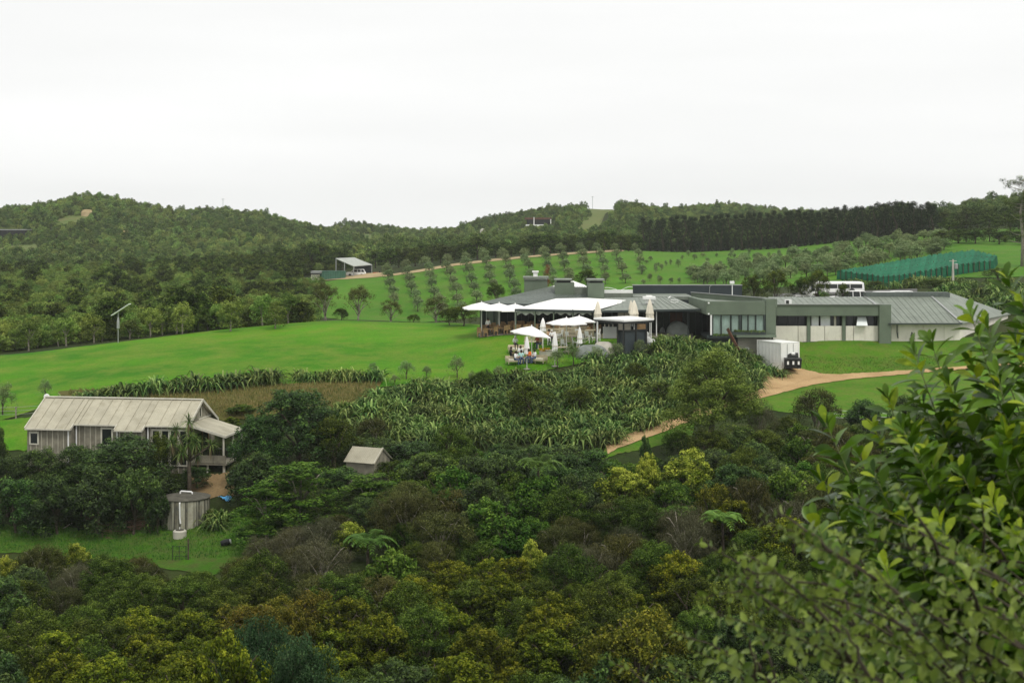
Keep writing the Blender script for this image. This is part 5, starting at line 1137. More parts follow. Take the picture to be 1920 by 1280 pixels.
def cwin(x0, x1, z0, z1, y):
    w = MB(); w.box(x0, x1, y - .02, y + .05, z0, z1); w = w.build('window', 'm_glass', COT); mb = MB()
    mb.box(x0 - .12, x1 + .12, y - .05, y - .021, z1, z1 + .14); mb.box(x0 - .12, x0, y - .05, y - .021, z0 - .1, z1); mb.box(x1, x1 + .12, y - .05, y - .021, z0 - .1, z1); mb.box(x0, x1, y - .06, y - .022, z0 - .1, z0)
    mb.build('frame', 'm_trim', w)
cwin(-6.05, -5.5, ze - 1.15, ze - .38, -3.27); cwin(-.55, .2, ze - 1.2, zs - .35, -2.72)
for k in range(4): cwin(3.5 + k * .72, 4.0 + k * .72, .1, zs - .4, -2.72)
for x, y, z in ((-3.0, -3.33, ze), (-2.6, -2.8, zs), (.9, -3.33, ze), (3.12, -2.8, zs)): mb = MB(); mb.tube([(x, y, z - .08), (x, y, .1)], .055, 7); mb.build('downpipe', 'm_white', COT)
# veranda on the right gable
vz0, vz1 = ze + .42, ze - .42
for k in range(5):
    a, c = -2.5 + .86 * k, -2.5 + .86 * (k + 1); mb = MB(); mb.slab([(6.2, a + .005, vz0), (9.1, a + .005, vz1), (9.1, c - .005, vz1), (6.2, c - .005, vz0)], .04); mb.build('veranda_roof_sheet', 'm_sheet', COT)
mb = MB(); mb.bar((6.2, -2.55, vz0 - .05), (9.15, -2.55, vz1 - .05), .06, .18); mb.build('veranda_barge', 'm_trim', COT); mb = MB(); mb.bar((9.12, -2.55, vz1 - .06), (9.12, 1.85, vz1 - .06), .08, .16); mb.build('veranda_beam', 'm_trim', COT)
for y in (-2.4, -.3, 1.7): mb = MB(); mb.bar((8.95, y, -.5), (8.95, y, vz1 - .1), .11); mb.build('veranda_post', 'm_trim', COT)
mb = MB(); mb.box(6.2, 9.2, -2.6, 1.9, .12, .24); mb.build('deck', 'm_board', COT)
for k in range(3): mb = MB(); mb.box(6.3 + .97 * k, 7.24 + .97 * k, -2.63, -2.58, .28, .86); mb.build('balustrade_panel', 'm_board', COT)
for x in (6.4, 7.7, 9.0): mb = MB(); mb.bar((x, -2.4, -1.3), (x, -2.4, .12), .12); mb.build('pile', 'm_trim', COT)
for y in (-1.9, -.6, .7): w = MB(); w.box(6.165, 6.2, y, y + 1.0, .3, 2.1); w.build('glass_door', 'm_glass', COT); mb = MB(); mb.box(6.165, 6.24, y + 1.02, y + 1.14, .25, 2.2); mb.build('door_post', 'm_wood', COT)
mb = MB(); mb.box(7.6, 8.5, -.6, .2, .95, 1.0);
for q in ((7.7, -.5), (8.4, -.5), (7.7, .1), (8.4, .1)): mb.bar((q[0], q[1], .24), (q[0], q[1], .95), .05)
vt = mb.build('veranda_table', 'm_dark'); vt.parent = None
vt.location = COT.location; vt.rotation_euler = COT.rotation_euler; tag(vt, 'small dark table under the cottage veranda', 'table')
dish = thing('satellite_dish', (0, 0, 0), 'round white satellite dish on the left end of the cottage ridge', 'satellite dish')
dish.location = W(88, 747, 113)
mb = MB(Matrix.Translation((0, -.05, .15)) @ Matrix.Rotation(R(80), 4, 'X')); mb.lathe([(.03, -.06), (.16, -.03), (.24, .03), (.23, .045), (.1, .0), (.02, -.04)], 18); mb.build('reflector', 'm_white', dish, smooth=True)
mb = MB(); mb.tube([(0, 0.02, -.2), (0, .02, .15)], .025, 6); mb.build('mast', 'm_steel', dish)
mb = MB(); mb.tube([(0, -.08, .05), (0, -.38, .1)], .012, 5); mb.build('feed_arm', 'm_steel', dish)
# ------------------------------------------------------------------ water tank and trough
m, n, l, b = nmat('m_tank')
k = mixc(n, l, noise(n, l, .9, 6, .7, stretch=(3.5, 3.5, .12), lo=.42, hi=.58), (.42, .41, .32), (.06, .06, .05)); k = mixc(n, l, noise(n, l, 2.5, 5, .7, lo=.4, hi=.8), k, (.22, .20, .13)); l.new(k, b.inputs['Base Color']); b.inputs['Roughness'].default_value = .95
plain('m_tanklid', (.085, .080, .062), .95, .3, 2.0)
tx, ty = WX(348, 101.4), 101.4; tz = gz(tx, ty); TANK = thing('water_tank', (tx, ty, tz), 'round stained concrete water tank below the cottage', 'water tank'); th = pz(941, 99.7) - tz
mb = MB(); mb.lathe([(1.68, -.4), (1.68, th)], 40); mb.build('wall', 'm_tank', TANK, smooth=False)
mb = MB(); mb.lathe([(1.74, th + .004), (1.76, th + .07), (1.2, th + .2), (.35, th + .3), (.3, th + .36)], 40); mb.build('lid', 'm_tanklid', TANK)
mb = MB(); mb.tube([(-.35, -.1, th + .2), (-.35, -.1, th + .42), (-.3, -.1, th + .47), (.42, -.1, th + .42), (.48, -.1, th + .38), (.5, -.1, th + .1)], .06, 8); mb.build('inlet_pipe', 'm_white', TANK)
mb = MB(); mb.tube([(-.02, -1.66, th - .02), (-.02, -1.76, th - .08), (.0, -1.76, .5), (.04, -1.76, .1)], .06, 8); mb.build('overflow_pipe', 'm_white', TANK)
for k in range(14): a = 2 * math.pi * k / 14; mb = MB(); mb.bar((1.69 * math.cos(a), 1.69 * math.sin(a), -.3), (1.69 * math.cos(a), 1.69 * math.sin(a), th - .02), .05); mb.build('formwork_rib', 'm_tanklid', TANK)
x, y = WX(337, 98.6), 98.6; e = thing('concrete_trough', (x, y, gz(x, y)), 'small round concrete chamber at the foot of the water tank', 'concrete chamber')
mb = MB(); mb.lathe([(.46, -.2), (.47, .45), (.40, .52)], 22); mb.build('ring', 'm_concrete', e); mb = MB(); mb.lathe([(.30, .523), (.28, .58), (.05, .6)], 18); mb.build('lid', 'm_tanklid', e); mb = MB(); mb.tube([(0, 0, .6), (0, 0, .72)], .04, 6); mb.build('knob', 'm_white', e)
# ------------------------------------------------------------------ small shed
sx, sy = WX(690, 104), 104.0; sz = pz(893, 104); SH = thing('small_shed', (sx, sy, sz), 'small weathered wooden shed with a pale gable roof among bushes', 'shed', rz=R(-24))
zr2, ze2 = pz(838, 104) - sz, pz(864, 103.5) - sz; hl, hd = 1.15, 1.15
for s in (-1, 1):
    for k in range(3): a = -hl - .15 + k * .87; mb = MB(); mb.slab([(a, s * (hd + .15), ze2), (a + .86, s * (hd + .15), ze2), (a + .86, s * .01, zr2), (a, s * .01, zr2)][::(1 if s < 0 else -1)], .03); mb.build('roof_sheet', 'm_sheet', SH)
for k in range(9):
    y = -hd + 2 * hd * k / 9; z1 = zr2 - (zr2 - ze2) * max(abs(y), abs(y + 2 * hd / 9)) / (hd + .15) - .03; z2 = zr2 - (zr2 - ze2) * abs(y + hd / 9) / (hd + .15) - .05
    mb = MB(); mb.box(hl, hl + .03, y + .005, y + 2 * hd / 9 - .005, -.5, min(z1, z2)); mb.build('board', 'm_board', SH)
mb = MB(); mb.box(-hl, hl, -hd, -hd + .05, -.5, ze2); mb.build('side_wall', 'm_board', SH); mb = MB(); mb.box(-hl, hl, hd - .05, hd, -.5, ze2); mb.build('side_wall', 'm_board', SH)
mb = MB(); mb.box(hl + .031, hl + .06, -.35, -.05, .55, .8); mb.build('window', 'm_glass', SH)
for s in (-1, 1): mb = MB(); mb.bar((hl + .06, 0, zr2), (hl + .06, s * (hd + .15), ze2), .05, .12); mb.build('barge_board', 'm_trim', SH)
# ------------------------------------------------------------------ cabbage tree
def cabbage(px, D, top, label):
    x = WX(px, D); z = gz(x, D); e = thing('cabbage_tree', (x, D, z), label, 'cabbage tree'); H = pz(top, D) - z; rng = np.random.default_rng(8)
    mb = MB(); mb.tube([(0, 0, -.2), (.05, 0, H * .25), (0, .05, H * .5)], [.2, .16, .13], 8); heads = []
    for k in range(13):
        a = 2.4 * k; t = rng.uniform(.55, .92); q = (math.cos(a) * rng.uniform(.4, 1.6), math.sin(a) * rng.uniform(.4, 1.6), H * t)
        mb.tube([(0, .05, H * .48), (q[0] * .5, q[1] * .5, H * .48 + (q[2] - H * .48) * .5), q], [.1, .07, .05], 6); heads.append(q)
    heads.append((0, 0, H * .95)); mb.build('trunk', 'm_bark', e, smooth=True); ps, ws, vs = [], [], []
    for q in heads:
        for k in range(60):
            ps.append(arch(rng, q, rng.uniform(0, 6.283), R(rng.uniform(-60, 85)), rng.uniform(.55, .95), rng.uniform(.1, .5), 4)); ws.append(.055); vs.append(rng.uniform(0, .85))
    link('crown', ribbon('crown', ps, ws, vs, 'm_flax'), e)
    mb = None; ps, ws, vs = [], [], []
    for q in heads:
        for k in range(14): ps.append(arch(rng, q, rng.uniform(0, 6.283), R(rng.uniform(-88, -65)), rng.uniform(.6, 1.1), .1, 4)); ws.append(.05); vs.append(rng.uniform(.2, .8))
    link('dead_leaves', ribbon('dead_leaves', ps, ws, vs, 'm_dead'), e)
cabbage(354, 103.6, 782, 'cabbage tree with drooping strap leaves in front of the cottage')
for k, (px, D, s) in enumerate(((400, 99.6, .8), (415, 100.6, .8), (392, 101.2, .75), (372, 102.8, .5))): flax(WX(px, D), D, s, f'dark strap-leaved clump beside the water tank, {ordinal([372, 392, 400, 415].index(px))} from the left', 'strap-leaved clumps by the tank', name='strap_leaf_plant', cat='plant')
# blue tarpaulin, brush pile, stick
plain('m_tarp', (.10, .36, .62), .5, .25, 2.0)
def tarp(pts, label):
    c = np.mean(pts, 0); mb = MB(); V = []; n_ = 9; a, b_, cc, d = [Vector(p) for p in pts]; rg = random.Random(4)
    for i in range(n_):
        for j in range(n_): u, v = i / (n_ - 1), j / (n_ - 1); p = (a * (1 - u) + b_ * u) * (1 - v) + (d * (1 - u) + cc * u) * v; p.z = gz(p.x, p.y) + .12 + rg.uniform(0, .16); V.append(p)
    mb.add(V, [(i * n_ + j, (i + 1) * n_ + j, (i + 1) * n_ + j + 1, i * n_ + j + 1) for i in range(n_ - 1) for j in range(n_ - 1)]); tag(mb.build('blue_tarpaulin', 'm_tarp'), label, 'tarpaulin')
tarp([G(408, 936, 97, 108), G(424, 946, 97, 108), G(440, 944, 97, 108), G(432, 936, 97, 108)], 'crumpled blue tarpaulin on the ground right of the water tank')
mb = MB(); rg = random.Random(6); bx0, by0 = WX(240, 100.5), 100.5
for k in range(70):
    a = rg.uniform(0, 3.14); L = rg.uniform(.5, 1.1); c = (bx0 + rg.gauss(0, .9), by0 + rg.gauss(0, .5)); z = gz(*c) + rg.uniform(.05, .6); mb.tube([(c[0] - L * math.cos(a), c[1] - L * math.sin(a), z - rg.uniform(-.2, .2)), (c[0] + L * math.cos(a), c[1] + L * math.sin(a), z + rg.uniform(-.2, .2))], .018, 4)
plain('m_brush', (.12, .075, .045), .95, .3, 3)
tag(mb.build('brush_pile', 'm_brush'), 'heap of dead brown branches left of the water tank', 'brush pile')
p, q = G(118, 993, 92, 104), G(135, 986, 92, 104); mb = MB(); mb.tube([(p[0], p[1], p[2] + .08), (q[0], q[1], q[2] + .2)], .04, 6); tag(mb.build('fallen_pole', 'm_bark_pale'), 'pale pole lying on the grass at the left of the yard', 'pole')
p = G(165, 972, 94, 106); e = thing('clay_pot', p, 'large brown clay pot lying under the dark trees', 'pot'); mb = MB(Matrix.Rotation(R(70), 4, 'X') @ Matrix.Translation((0, .25, 0))); mb.lathe([(.25, -.4), (.48, -.1), (.52, .15), (.42, .4), (.46, .45), (.36, .44), (.4, .1)], 18); mb.build('body', 'm_corten', e)
def fence(pts, label, hgt=1.0, step=2.2):
    e = thing('wire_fence', pts[0], label, 'fence'); P = resample([p[:2] for p in pts], max(2, int(np.hypot(*(np.array(pts[-1][:2]) - np.array(pts[0][:2]))) / step) + 1)); tops = []
    for x, y in P: z = gz(x, y); mb = MB(); mb.bar((x, y, z - .3), (x, y, z + hgt), .1); mb.build('post', 'm_bark_pale', e, world=True); tops.append((x, y, z))
    for hh in (.35, .65, .95): mb = MB(); mb.tube([(t[0], t[1], t[2] + hh * hgt) for t in tops], .012, 4); mb.build('wire', 'm_steel', e, world=True)
fence([G(-20, 786, 110, 125), G(80, 782, 110, 125)], 'wire fence on pale posts along the foot of the lawn, left edge')
fence([G(1560, 790, 100, 125), G(1700, 800, 100, 125)], 'wire fence across the green below the gravel road')
# ------------------------------------------------------------------ lamp, poles, farm shed, hill house
x, y = WX(221.5, 156.5), 156.5; z = gz(x, y); e = thing('solar_lamp', (x, y, z), 'slim pole with a tilted pale solar panel on the lawn crest', 'solar lamp'); H = pz(583, y) - z
mb = MB(); mb.tube([(0, 0, -.3), (0, 0, H)], .06, 8); mb.build('pole', 'm_steel', e); mb = MB(); mb.lathe([(.07, H - 2.0), (.17, H - 1.9), (.15, H - 1.2), (.08, H - .7)], 10); mb.build('battery_box', 'm_steel', e)
mb = MB(Matrix.Translation((.3, 0, H + .15)) @ Matrix.Rotation(R(-33), 4, 'Y')); mb.box(-1.15, 1.15, -.5, .5, -.03, .03); p = mb.build('panel', 'm_white', e); mb = MB(Matrix.Translation((.3, 0, H + .15)) @ Matrix.Rotation(R(-33), 4, 'Y')); mb.box(-1.1, 1.1, -.46, .46, .031, .04); mb.build('cells', 'm_steel', p)
x, y = WX(1787, 198), 198.0; z = gz(x, y); e = thing('power_pole', (x, y, z), 'pale concrete power pole with a transformer behind the right roof', 'power pole'); H = pz(486, y) - z
mb = MB(); mb.tube([(0, 0, -.5), (0, 0, H)], [.2, .12], 8); mb.build('pole', 'm_concrete', e); mb = MB(); mb.lathe([(.2, H - 1.35), (.24, H - 1.3), (.24, H - .65), (.2, H - .6)], 12, (.42, -.05, 0)); mb.build('transformer', 'm_steel', e); mb = MB(); mb.bar((-.5, 0, H - .25), (.5, 0, H - .25), .08); mb.build('cross_arm', 'm_concrete', e)
FS = thing('farm_shed', W(665, 520, 347), 'open farm shed with a pale sloping roof above the orchard', 'shed')
face('roof', [(629, 484, 342), (663, 498.8, 342), (698, 496, 352), (664, 482.5, 352)], .15, 'm_zinc', FS)
for px, py, D in ((630, 484, 342.2), (663, 499, 342.2), (697, 496.5, 351.8), (664, 483, 351.8), (646, 491, 342.2)): x = WX(px, D); mb = MB(); mb.bar((x, D, gz(x, D) - .3), (x, D, pz(py, D) - .1), .2); mb.build('post', 'm_steel', FS, world=True)
mb = MB(); a, c = W(664, 483, 351.9), W(697, 496.5, 351.9); mb.add([(a[0], a[1], -14), (c[0], c[1], -14), (c[0], c[1], c[2] - .2), (a[0], a[1], a[2] - .2)], [(0, 1, 2, 3)]); mb.build('back_wall', 'm_fascia_dark', FS, world=True)
plain('m_green_paint', (.045, .13, .085), .6, .15, 1.0, dirt=(.06, .10, .06))
def container(x0, x1, y, w, z0, h, mat, label, name='shipping_container', cat='container', rot=0):
    e = thing(name, ((x0 + x1) / 2, y, z0), label, cat, rz=rot); L = (x1 - x0) / 2
    mb = MB(); n_ = int(2 * L / .28)
    for s in (-1, 1):
        V = []
        for k in range(2 * n_ + 1): x = -L + .1 + (2 * L - .2) * k / (2 * n_); d = .035 if (k // 2) % 2 else 0.0; V += [(x, s * (w / 2 - d), .12), (x, s * (w / 2 - d), h - .1)]
        mb.add(V, [(2 * k, 2 * k + 2, 2 * k + 3, 2 * k + 1) for k in range(2 * n_)])
    mb.build('corrugated_side', mat, e); mb = MB(); mb.box(-L + .02, L - .02, -w / 2 + .05, w / 2 - .05, h - .08, h - .02); mb.build('roof', mat, e)
    mb = MB()
    for sx_ in (-1, 1):
        for s in (-1, 1): mb.box(sx_ * L - .07, sx_ * L + .07, s * w / 2 - .07, s * w / 2 + .07, 0, h)
    for s in (-1, 1): mb.box(-L, L, s * w / 2 - .06, s * w / 2 + .06, 0, .13); mb.box(-L, L, s * w / 2 - .05, s * w / 2 + .05, h - .1, h)
    mb.build('frame', mat, e); 
    for sx_ in (-1, 1): mb = MB(); mb.box(sx_ * L - .03, sx_ * L + .03, -w / 2 + .07, w / 2 - .07, .13, h - .1); p_ = mb.build('end_panel', mat, e)
    for sy_ in (-.35, .35): mb = MB(); mb.bar((-L - .05, sy_ * w * .5, .2), (-L - .05, sy_ * w * .5, h - .15), .04); mb.build('locking_bar', 'm_steel', e)
    return e
container(WX(600, 341), WX(648, 341), 340, 2.4, pz(525, 340), 2.2, 'm_green_paint', 'dark green shipping container beside the farm shed')
e = thing('storage_tank', W(591, 527.5, 338), 'pale square tank with a grey roof left of the green container', 'tank'); bx('body', 583, 598, 514.5, 528, 337.5, 2, 'm_cream', e); bx('roof', 582.5, 602, 508.5, 512.5, 337, 3, 'm_steel', e); bx('rack', 585, 597, 512.5, 514.5, 338, 1, 'm_dark', e)
e = thing('hill_house', W(1005, 425, 602), 'modern flat-roofed house with a white terrace on the far hill', 'house')
bx('roof', 984, 1034, 408, 411.5, 598, 9, 'm_corten', e); bx('glass_wall', 988, 1031, 411.5, 421, 600, 5, 'm_glass', e); bx('terrace_slab', 986, 1030, 421, 424.5, 596, 9, 'm_white', e); bx('column', 1000.5, 1002, 407, 432, 596.5, .5, 'm_white', e); bx('column', 1032, 1033.5, 411, 421, 596.5, .5, 'm_white', e)
bx('lower_wall', 972, 1006, 431.5, 436.5, 590, 6, 'm_white', e); bx('base_wall', 988, 1028, 424.5, 434, 602, 4, 'm_fascia_dark', e)
for k, (px, py, w) in enumerate(((935, 431, 10), (945, 438, 8), (962, 434, 9), (905, 430, 7))):
    e = thing('rock_outcrop', W(px, py + 3, 585), f'pale retaining rock left of the house on the hill, {ordinal([905, 935, 945, 962].index(px))} from the left', 'rock', 'pale rocks by the hill house'); mb = MB(); mb.lathe([(1.1, -1), (1.0, .3), (.6, .8), (.1, 1.0)], 7, wob=lambda i, j: 1 + .3 * math.sin(j * 2.1 + i)); o = mb.build('stone', 'm_concrete', e)
# tall gum tree at the right edge
def gum():
    D = 235.0; x = WX(1916, D); z = gz(x, D); e = thing('gum_tree', (x, D, z), 'tall sparse gum tree with a bare trunk at the right edge', 'gum tree'); H = pz(330, D) - z; rng = np.random.default_rng(12); mb = MB(); C = []
    mb.tube([(0, 0, -.5), (.2, 0, H * .3), (-.2, .1, H * .6), (.4, 0, H * .85), (.5, 0, H)], [.3, .24, .18, .1, .04], 7)
    for k in range(40):
        t = rng.uniform(.12, 1.0); a = rng.uniform(0, 6.283); L = rng.uniform(1.0, 3.4) * (1.2 - .5 * t); b_ = Vector((0, 0, H * t)); c = b_ + Vector((math.cos(a) * L, math.sin(a) * L, rng.uniform(.3, 1.4))); mb.tube([b_, b_.lerp(c, .5) + Vector((0, 0, -.2)), c], [.08, .05, .02], 5)
        for q in range(3): C.append(c + Vector(rng.normal(0, .45, 3)))
    mb.build('trunk', 'm_bark_pale', e, smooth=True); C = np.array([tuple(c) for c in C]); P, N, A, Ls, Ws, var = cloud(rng, C, np.full(len(C), .8), 80, .24, .32, flat=.6, vbase=.35, shell=.2); link('crown', quadleaf('crown', P, N, A, Ls, Ws, var, 'm_kan'), e)
gum()
# a red-leaved sapling behind the chimney block
D = 168; e = plant('olive', WX(1026, D), D, 3.0, 1.3, 'slim red-leaved sapling behind the flat-capped chimney block', None, 'sapling', z=pz(545, D)); leafmat('m_redleaf', (.12, .02, .015), (.25, .05, .03), (.34, .09, .05))
rng = np.random.default_rng(3); C = np.stack([rng.normal(0, .4, 26), rng.normal(0, .4, 26), rng.uniform(.8, 4.0, 26)], -1); P, N, A, Ls, Ws, var = cloud(rng, C, np.full(26, .45), 40, .2, .4); e.children[0].data = quadleaf('crown', P, N, A, Ls, Ws, var, 'm_redleaf')
# ------------------------------------------------------------------ netted vines
plain('m_net', (.020, .130, .068), .9, .3, .9, objvar=.15, spec=.05)
tp = ([1571, 1672, 1775, 1822, 1870], [515, 498, 481, 476, 489]); bt = ([1575, 1594, 1659, 1691, 1785, 1875], [518, 522, 533, 531, 512, 499])
k = 0; px = 1580.0
while px < 1868:
    a = G(px - 4, float(np.interp(px, *bt)) + 6, 195, 330); c = G(px + 4, float(np.interp(px, *tp)) + 9, 200, 340); n_ = max(3, int((c[1] - a[1]) / 2.5)); e = thing('netted_vine_row', a, f'row of vines under teal netting, {ordinal(k)} from the left', 'vine row', 'netted vine rows')
    V = []; rg = random.Random(k)
    for i in range(n_ + 1):
        t = i / n_; x, y = a[0] + (c[0] - a[0]) * t, a[1] + (c[1] - a[1]) * t; z = gz(x, y) - a[2]; w = .68; q = rg.uniform(-.1, .1)
        V += [(x - a[0] - w, y - a[1], z), (x - a[0] - w * .75, y - a[1], z + 1.45 + q), (x - a[0], y - a[1], z + 1.62 + q), (x - a[0] + w * .75, y - a[1], z + 1.45 - q), (x - a[0] + w, y - a[1], z)]
    F = [(5 * i + j, 5 * i + j + 1, 5 * i + 5 + j + 1, 5 * i + 5 + j) for i in range(n_) for j in range(4)] + [(0, 1, 2, 3, 4)]
    mb = MB(); mb.add(V, F); mb.build('net', 'm_net', e)
    for t in (0, .5, 1): x, y = a[0] + (c[0] - a[0]) * t, a[1] + (c[1] - a[1]) * t; z = gz(x, y) - a[2]; mb = MB(); mb.bar((x - a[0], y - a[1] - .1, z - .2), (x - a[0], y - a[1] - .1, z + 1.75), .08); mb.build('post', 'm_bark', e)
    px += 10.0; k += 1
# ------------------------------------------------------------------ white container and bins
plain('m_container', (.78, .79, .75), .6, .05, 1.0, dirt=(.5, .48, .40), dirt_amt=.3)
cz = pz(691, 140); cc = (WX(1482, 139.4) - .9, 140.1)
e = container(cc[0] - 1.9, cc[0] + 1.9, cc[1] + 1.0, 2.1, cz, 2.65, 'm_container', 'white shipping container below the restaurant balcony', rot=R(117))
bins = [('wheelie_bin', 1476.5), ('wheelie_bin', 1486.5), ('wheelie_bin', 1496.5)]
def bin_(px, D, label, s=1.0, py=691.5, lid='m_black'):
    x = WX(px, D); e = thing('wheelie_bin', (x, D, pz(py, D)), label, 'bin', 'black wheelie bins'); mb = MB(); V = [(-.24 * s, -.26 * s, .08), (.24 * s, -.26 * s, .08), (.24 * s, .26 * s, .08), (-.24 * s, .26 * s, .08), (-.3 * s, -.34 * s, .95 * s), (.3 * s, -.34 * s, .95 * s), (.3 * s, .34 * s, .95 * s), (-.3 * s, .34 * s, .95 * s)]
    mb.add(V, [(0, 3, 2, 1), (4, 5, 6, 7), (0, 1, 5, 4), (1, 2, 6, 5), (2, 3, 7, 6), (3, 0, 4, 7)]); mb.build('body', 'm_black', e)
    mb = MB(); mb.slab([(-.31 * s, -.36 * s, .99 * s), (.31 * s, -.36 * s, .99 * s), (.31 * s, .36 * s, 1.07 * s), (-.31 * s, .36 * s, 1.07 * s)], .035); mb.build('lid', 'm_dark', e)
    for sx_ in (-1, 1): mb = MB(Matrix.Translation((sx_ * .24 * s, .3 * s, .1)) @ Matrix.Rotation(R(90), 4, 'Y')); mb.lathe([(.1, -.03), (.1, .03)], 12); mb.build('wheel', 'm_dark', e)
    mb = MB(); mb.box(-.1 * s, .08 * s, -.34 * s, -.335 * s, .45 * s, .78 * s); mb.build('sticker', 'm_white', e); return e
for k, (nm, px) in enumerate(bins): bin_(px, 138.4, f'black wheelie bin with white label, {ordinal(k)} from the left of three')
x = WX(1478, 139.5); e = thing('waste_skip', (x, 139.5, pz(690, 139.5)), 'large black lidded waste bin behind the wheelie bins', 'waste bin'); mb = MB(); mb.box(-.75, .95, -.3, .4, .1, 1.15); mb.build('body', 'm_black', e); mb = MB(Matrix.Translation((.1, .05, 1.15)) @ Matrix.Rotation(R(90), 4, 'Y')); mb.lathe([(.05, -.87), (.36, -.85), (.36, .85), (.05, .87)], 18); mb.build('lid', 'm_dark', e)
mb = MB(Matrix.Translation((.45, -.15, 1.42))); mb.lathe([(.02, -.12), (.2, -.08), (.22, .06), (.05, .14)], 8, wob=lambda i, j: 1 + .2 * math.sin(j * 3)); mb.build('paper_bag', 'm_white', e)
# ------------------------------------------------------------------ coaches and cars
def coach(px0, px1, D, ytop, label, col='m_white'):
    x0, x1 = WX(px0, D), WX(px1, D); z0 = gz((x0 + x1) / 2, D) + .12; h = pz(ytop, D) - z0; L = x1 - x0; e = thing('coach', (x0, D, z0), label, 'coach', 'parked coaches'); w = 2.5
    mb = MB(); mb.add([(.25, 0, .35), (L, 0, .35), (L, w, .35), (.25, w, .35), (0, .05, h * .45), (L, 0, h * .45), (L, w, h * .45), (0, w - .05, h * .45), (.35, .12, h - .12), (L - .05, .12, h - .12), (L - .05, w - .12, h - .12), (.35, w - .12, h - .12), (.6, .4, h), (L - .3, .4, h), (L - .3, w - .4, h), (.6, w - .4, h)],
           [(3, 2, 1, 0), (12, 13, 14, 15)] + [(4 * r + i, 4 * r + (i + 1) % 4, 4 * r + 4 + (i + 1) % 4, 4 * r + 4 + i) for r in range(3) for i in range(4)]); mb.build('body', col, e)
    n_ = max(1, int((L - 1.2) / 1.4))
    for k in range(n_): a = .8 + (L - 1.0) * k / n_; mb = MB(); mb.add([(a, -.01, h * .52), (a + (L - 1.0) / n_ - .08, -.01, h * .52), (a + (L - 1.0) / n_ - .08, .09, h - .3), (a, .09, h - .3)], [(0, 1, 2, 3)]); mb.build('window', 'm_glass', e)
    mb = MB(); mb.add([(-.02, .25, h * .47), (-.02, w - .25, h * .47), (.30, w - .3, h - .25), (.30, .3, h - .25)], [(3, 2, 1, 0)]); mb.build('windscreen', 'm_curtain', e)
    for a in (1.4, L - 1.6):
        if L > 3.2 or a < 2: mb = MB(Matrix.Translation((a, .1, .42)) @ Matrix.Rotation(R(90), 4, 'X')); mb.lathe([(.2, -.12), (.44, -.12), (.44, .1), (.2, .12)], 16); mb.build('wheel', 'm_black', e)
    return e
coach(1513, 1621, 183, 528.5, 'long white coach parked behind the restaurant, partly hidden by a tree')
coach(1509, 1532, 176, 530, 'short white minibus with a pale windscreen left of the long coach')
def car(px, D, ztop, label, face=1, mat='m_white', z0=None):
    x = WX(px, D); zz = gz(x, D) + .12 if z0 is None else z0; e = thing('parked_car', (x, D, zz), label, 'car', 'cars parked behind the restaurant', 0 if face > 0 else math.pi); Wd = .92
    lo = [(-2.3, .35), (-2.35, .75), (-2.25, 1.05), (-1.2, 1.12), (2.2, 1.12), (2.32, .9), (2.3, .35)]
    mb = MB(); n_ = len(lo); V = [(p[0], -Wd, p[1]) for p in lo] + [(p[0], Wd, p[1]) for p in lo]; mb.add(V, [tuple(range(n_))[::-1], tuple(range(n_, 2 * n_))] + [(i, (i + 1) % n_, n_ + (i + 1) % n_, n_ + i) for i in range(n_)]); mb.build('body', mat, e)
    up = [(-1.25, 1.121), (-.45, 1.72), (1.75, 1.76), (2.15, 1.121)]; mb = MB(); V = [(p[0], -Wd + .06 + (.12 if p[1] > 1.5 else 0), p[1]) for p in up] + [(p[0], Wd - .06 - (.12 if p[1] > 1.5 else 0), p[1]) for p in up]; mb.add(V, [(3, 2, 1, 0), (4, 5, 6, 7)] + [(i, (i + 1) % 4, 4 + (i + 1) % 4, 4 + i) for i in range(4)]); mb.build('cabin_glass', 'm_glass', e)
    mb = MB(); mb.box(-.5, 1.8, -Wd + .15, Wd - .15, 1.73, 1.80); mb.build('roof', mat, e)
    for a, c in ((-.5, -1.25), (.35, .35), (1.2, 1.25), (1.8, 2.15)):
        for s in (-1, 1): mb = MB(); mb.bar((a, s * (Wd - .17), 1.75), (c, s * (Wd - .05), 1.12), .08); mb.build('pillar', mat, e)
    for a in (-1.45, 1.4):
        for s in (-1, 1): mb = MB(Matrix.Translation((a, s * (Wd - .08), .36)) @ Matrix.Rotation(R(90), 4, 'X')); mb.lathe([(.2, -.11), (.36, -.11), (.36, .11), (.2, .11)], 16); mb.build('wheel', 'm_black', e)
    for s in (-1, 1): mb = MB(); mb.box(-2.38, -2.3, s * .6 - .18, s * .6 + .18, .78, .95); mb.build('headlight', 'm_curtain', e)
car(1591, 173, 0, 'white four-wheel-drive parked in front of the long coach', z0=pz(545, 173) - 1.8); car(1648, 174, 0, 'white car at the left end of the dark roof ridge', z0=pz(546.5, 174) - 1.8); car(1681, 177, 0, 'white car mostly hidden by the dark roof ridge', z0=pz(545.5, 177) - 1.8)
car(1499, 172, 0, 'white car roof showing left of the minibus', z0=pz(553.5, 172) - 1.8)
car(668, 347, 0, 'pale utility vehicle under the farm shed roof', z0=pz(518.5, 347)); 
e = thing('red_tractor', W(708, 519.5, 345), 'small red tractor beside the farm shed', 'tractor')
plain('m_red', (.45, .08, .03), .5, .15, 2)
mb = MB(); mb.cbox((-.3, 0, .85), (1.5, .7, .6)); mb.cbox((.6, 0, .75), (.7, .9, .4)); mb.build('body', 'm_red', e, world=False)
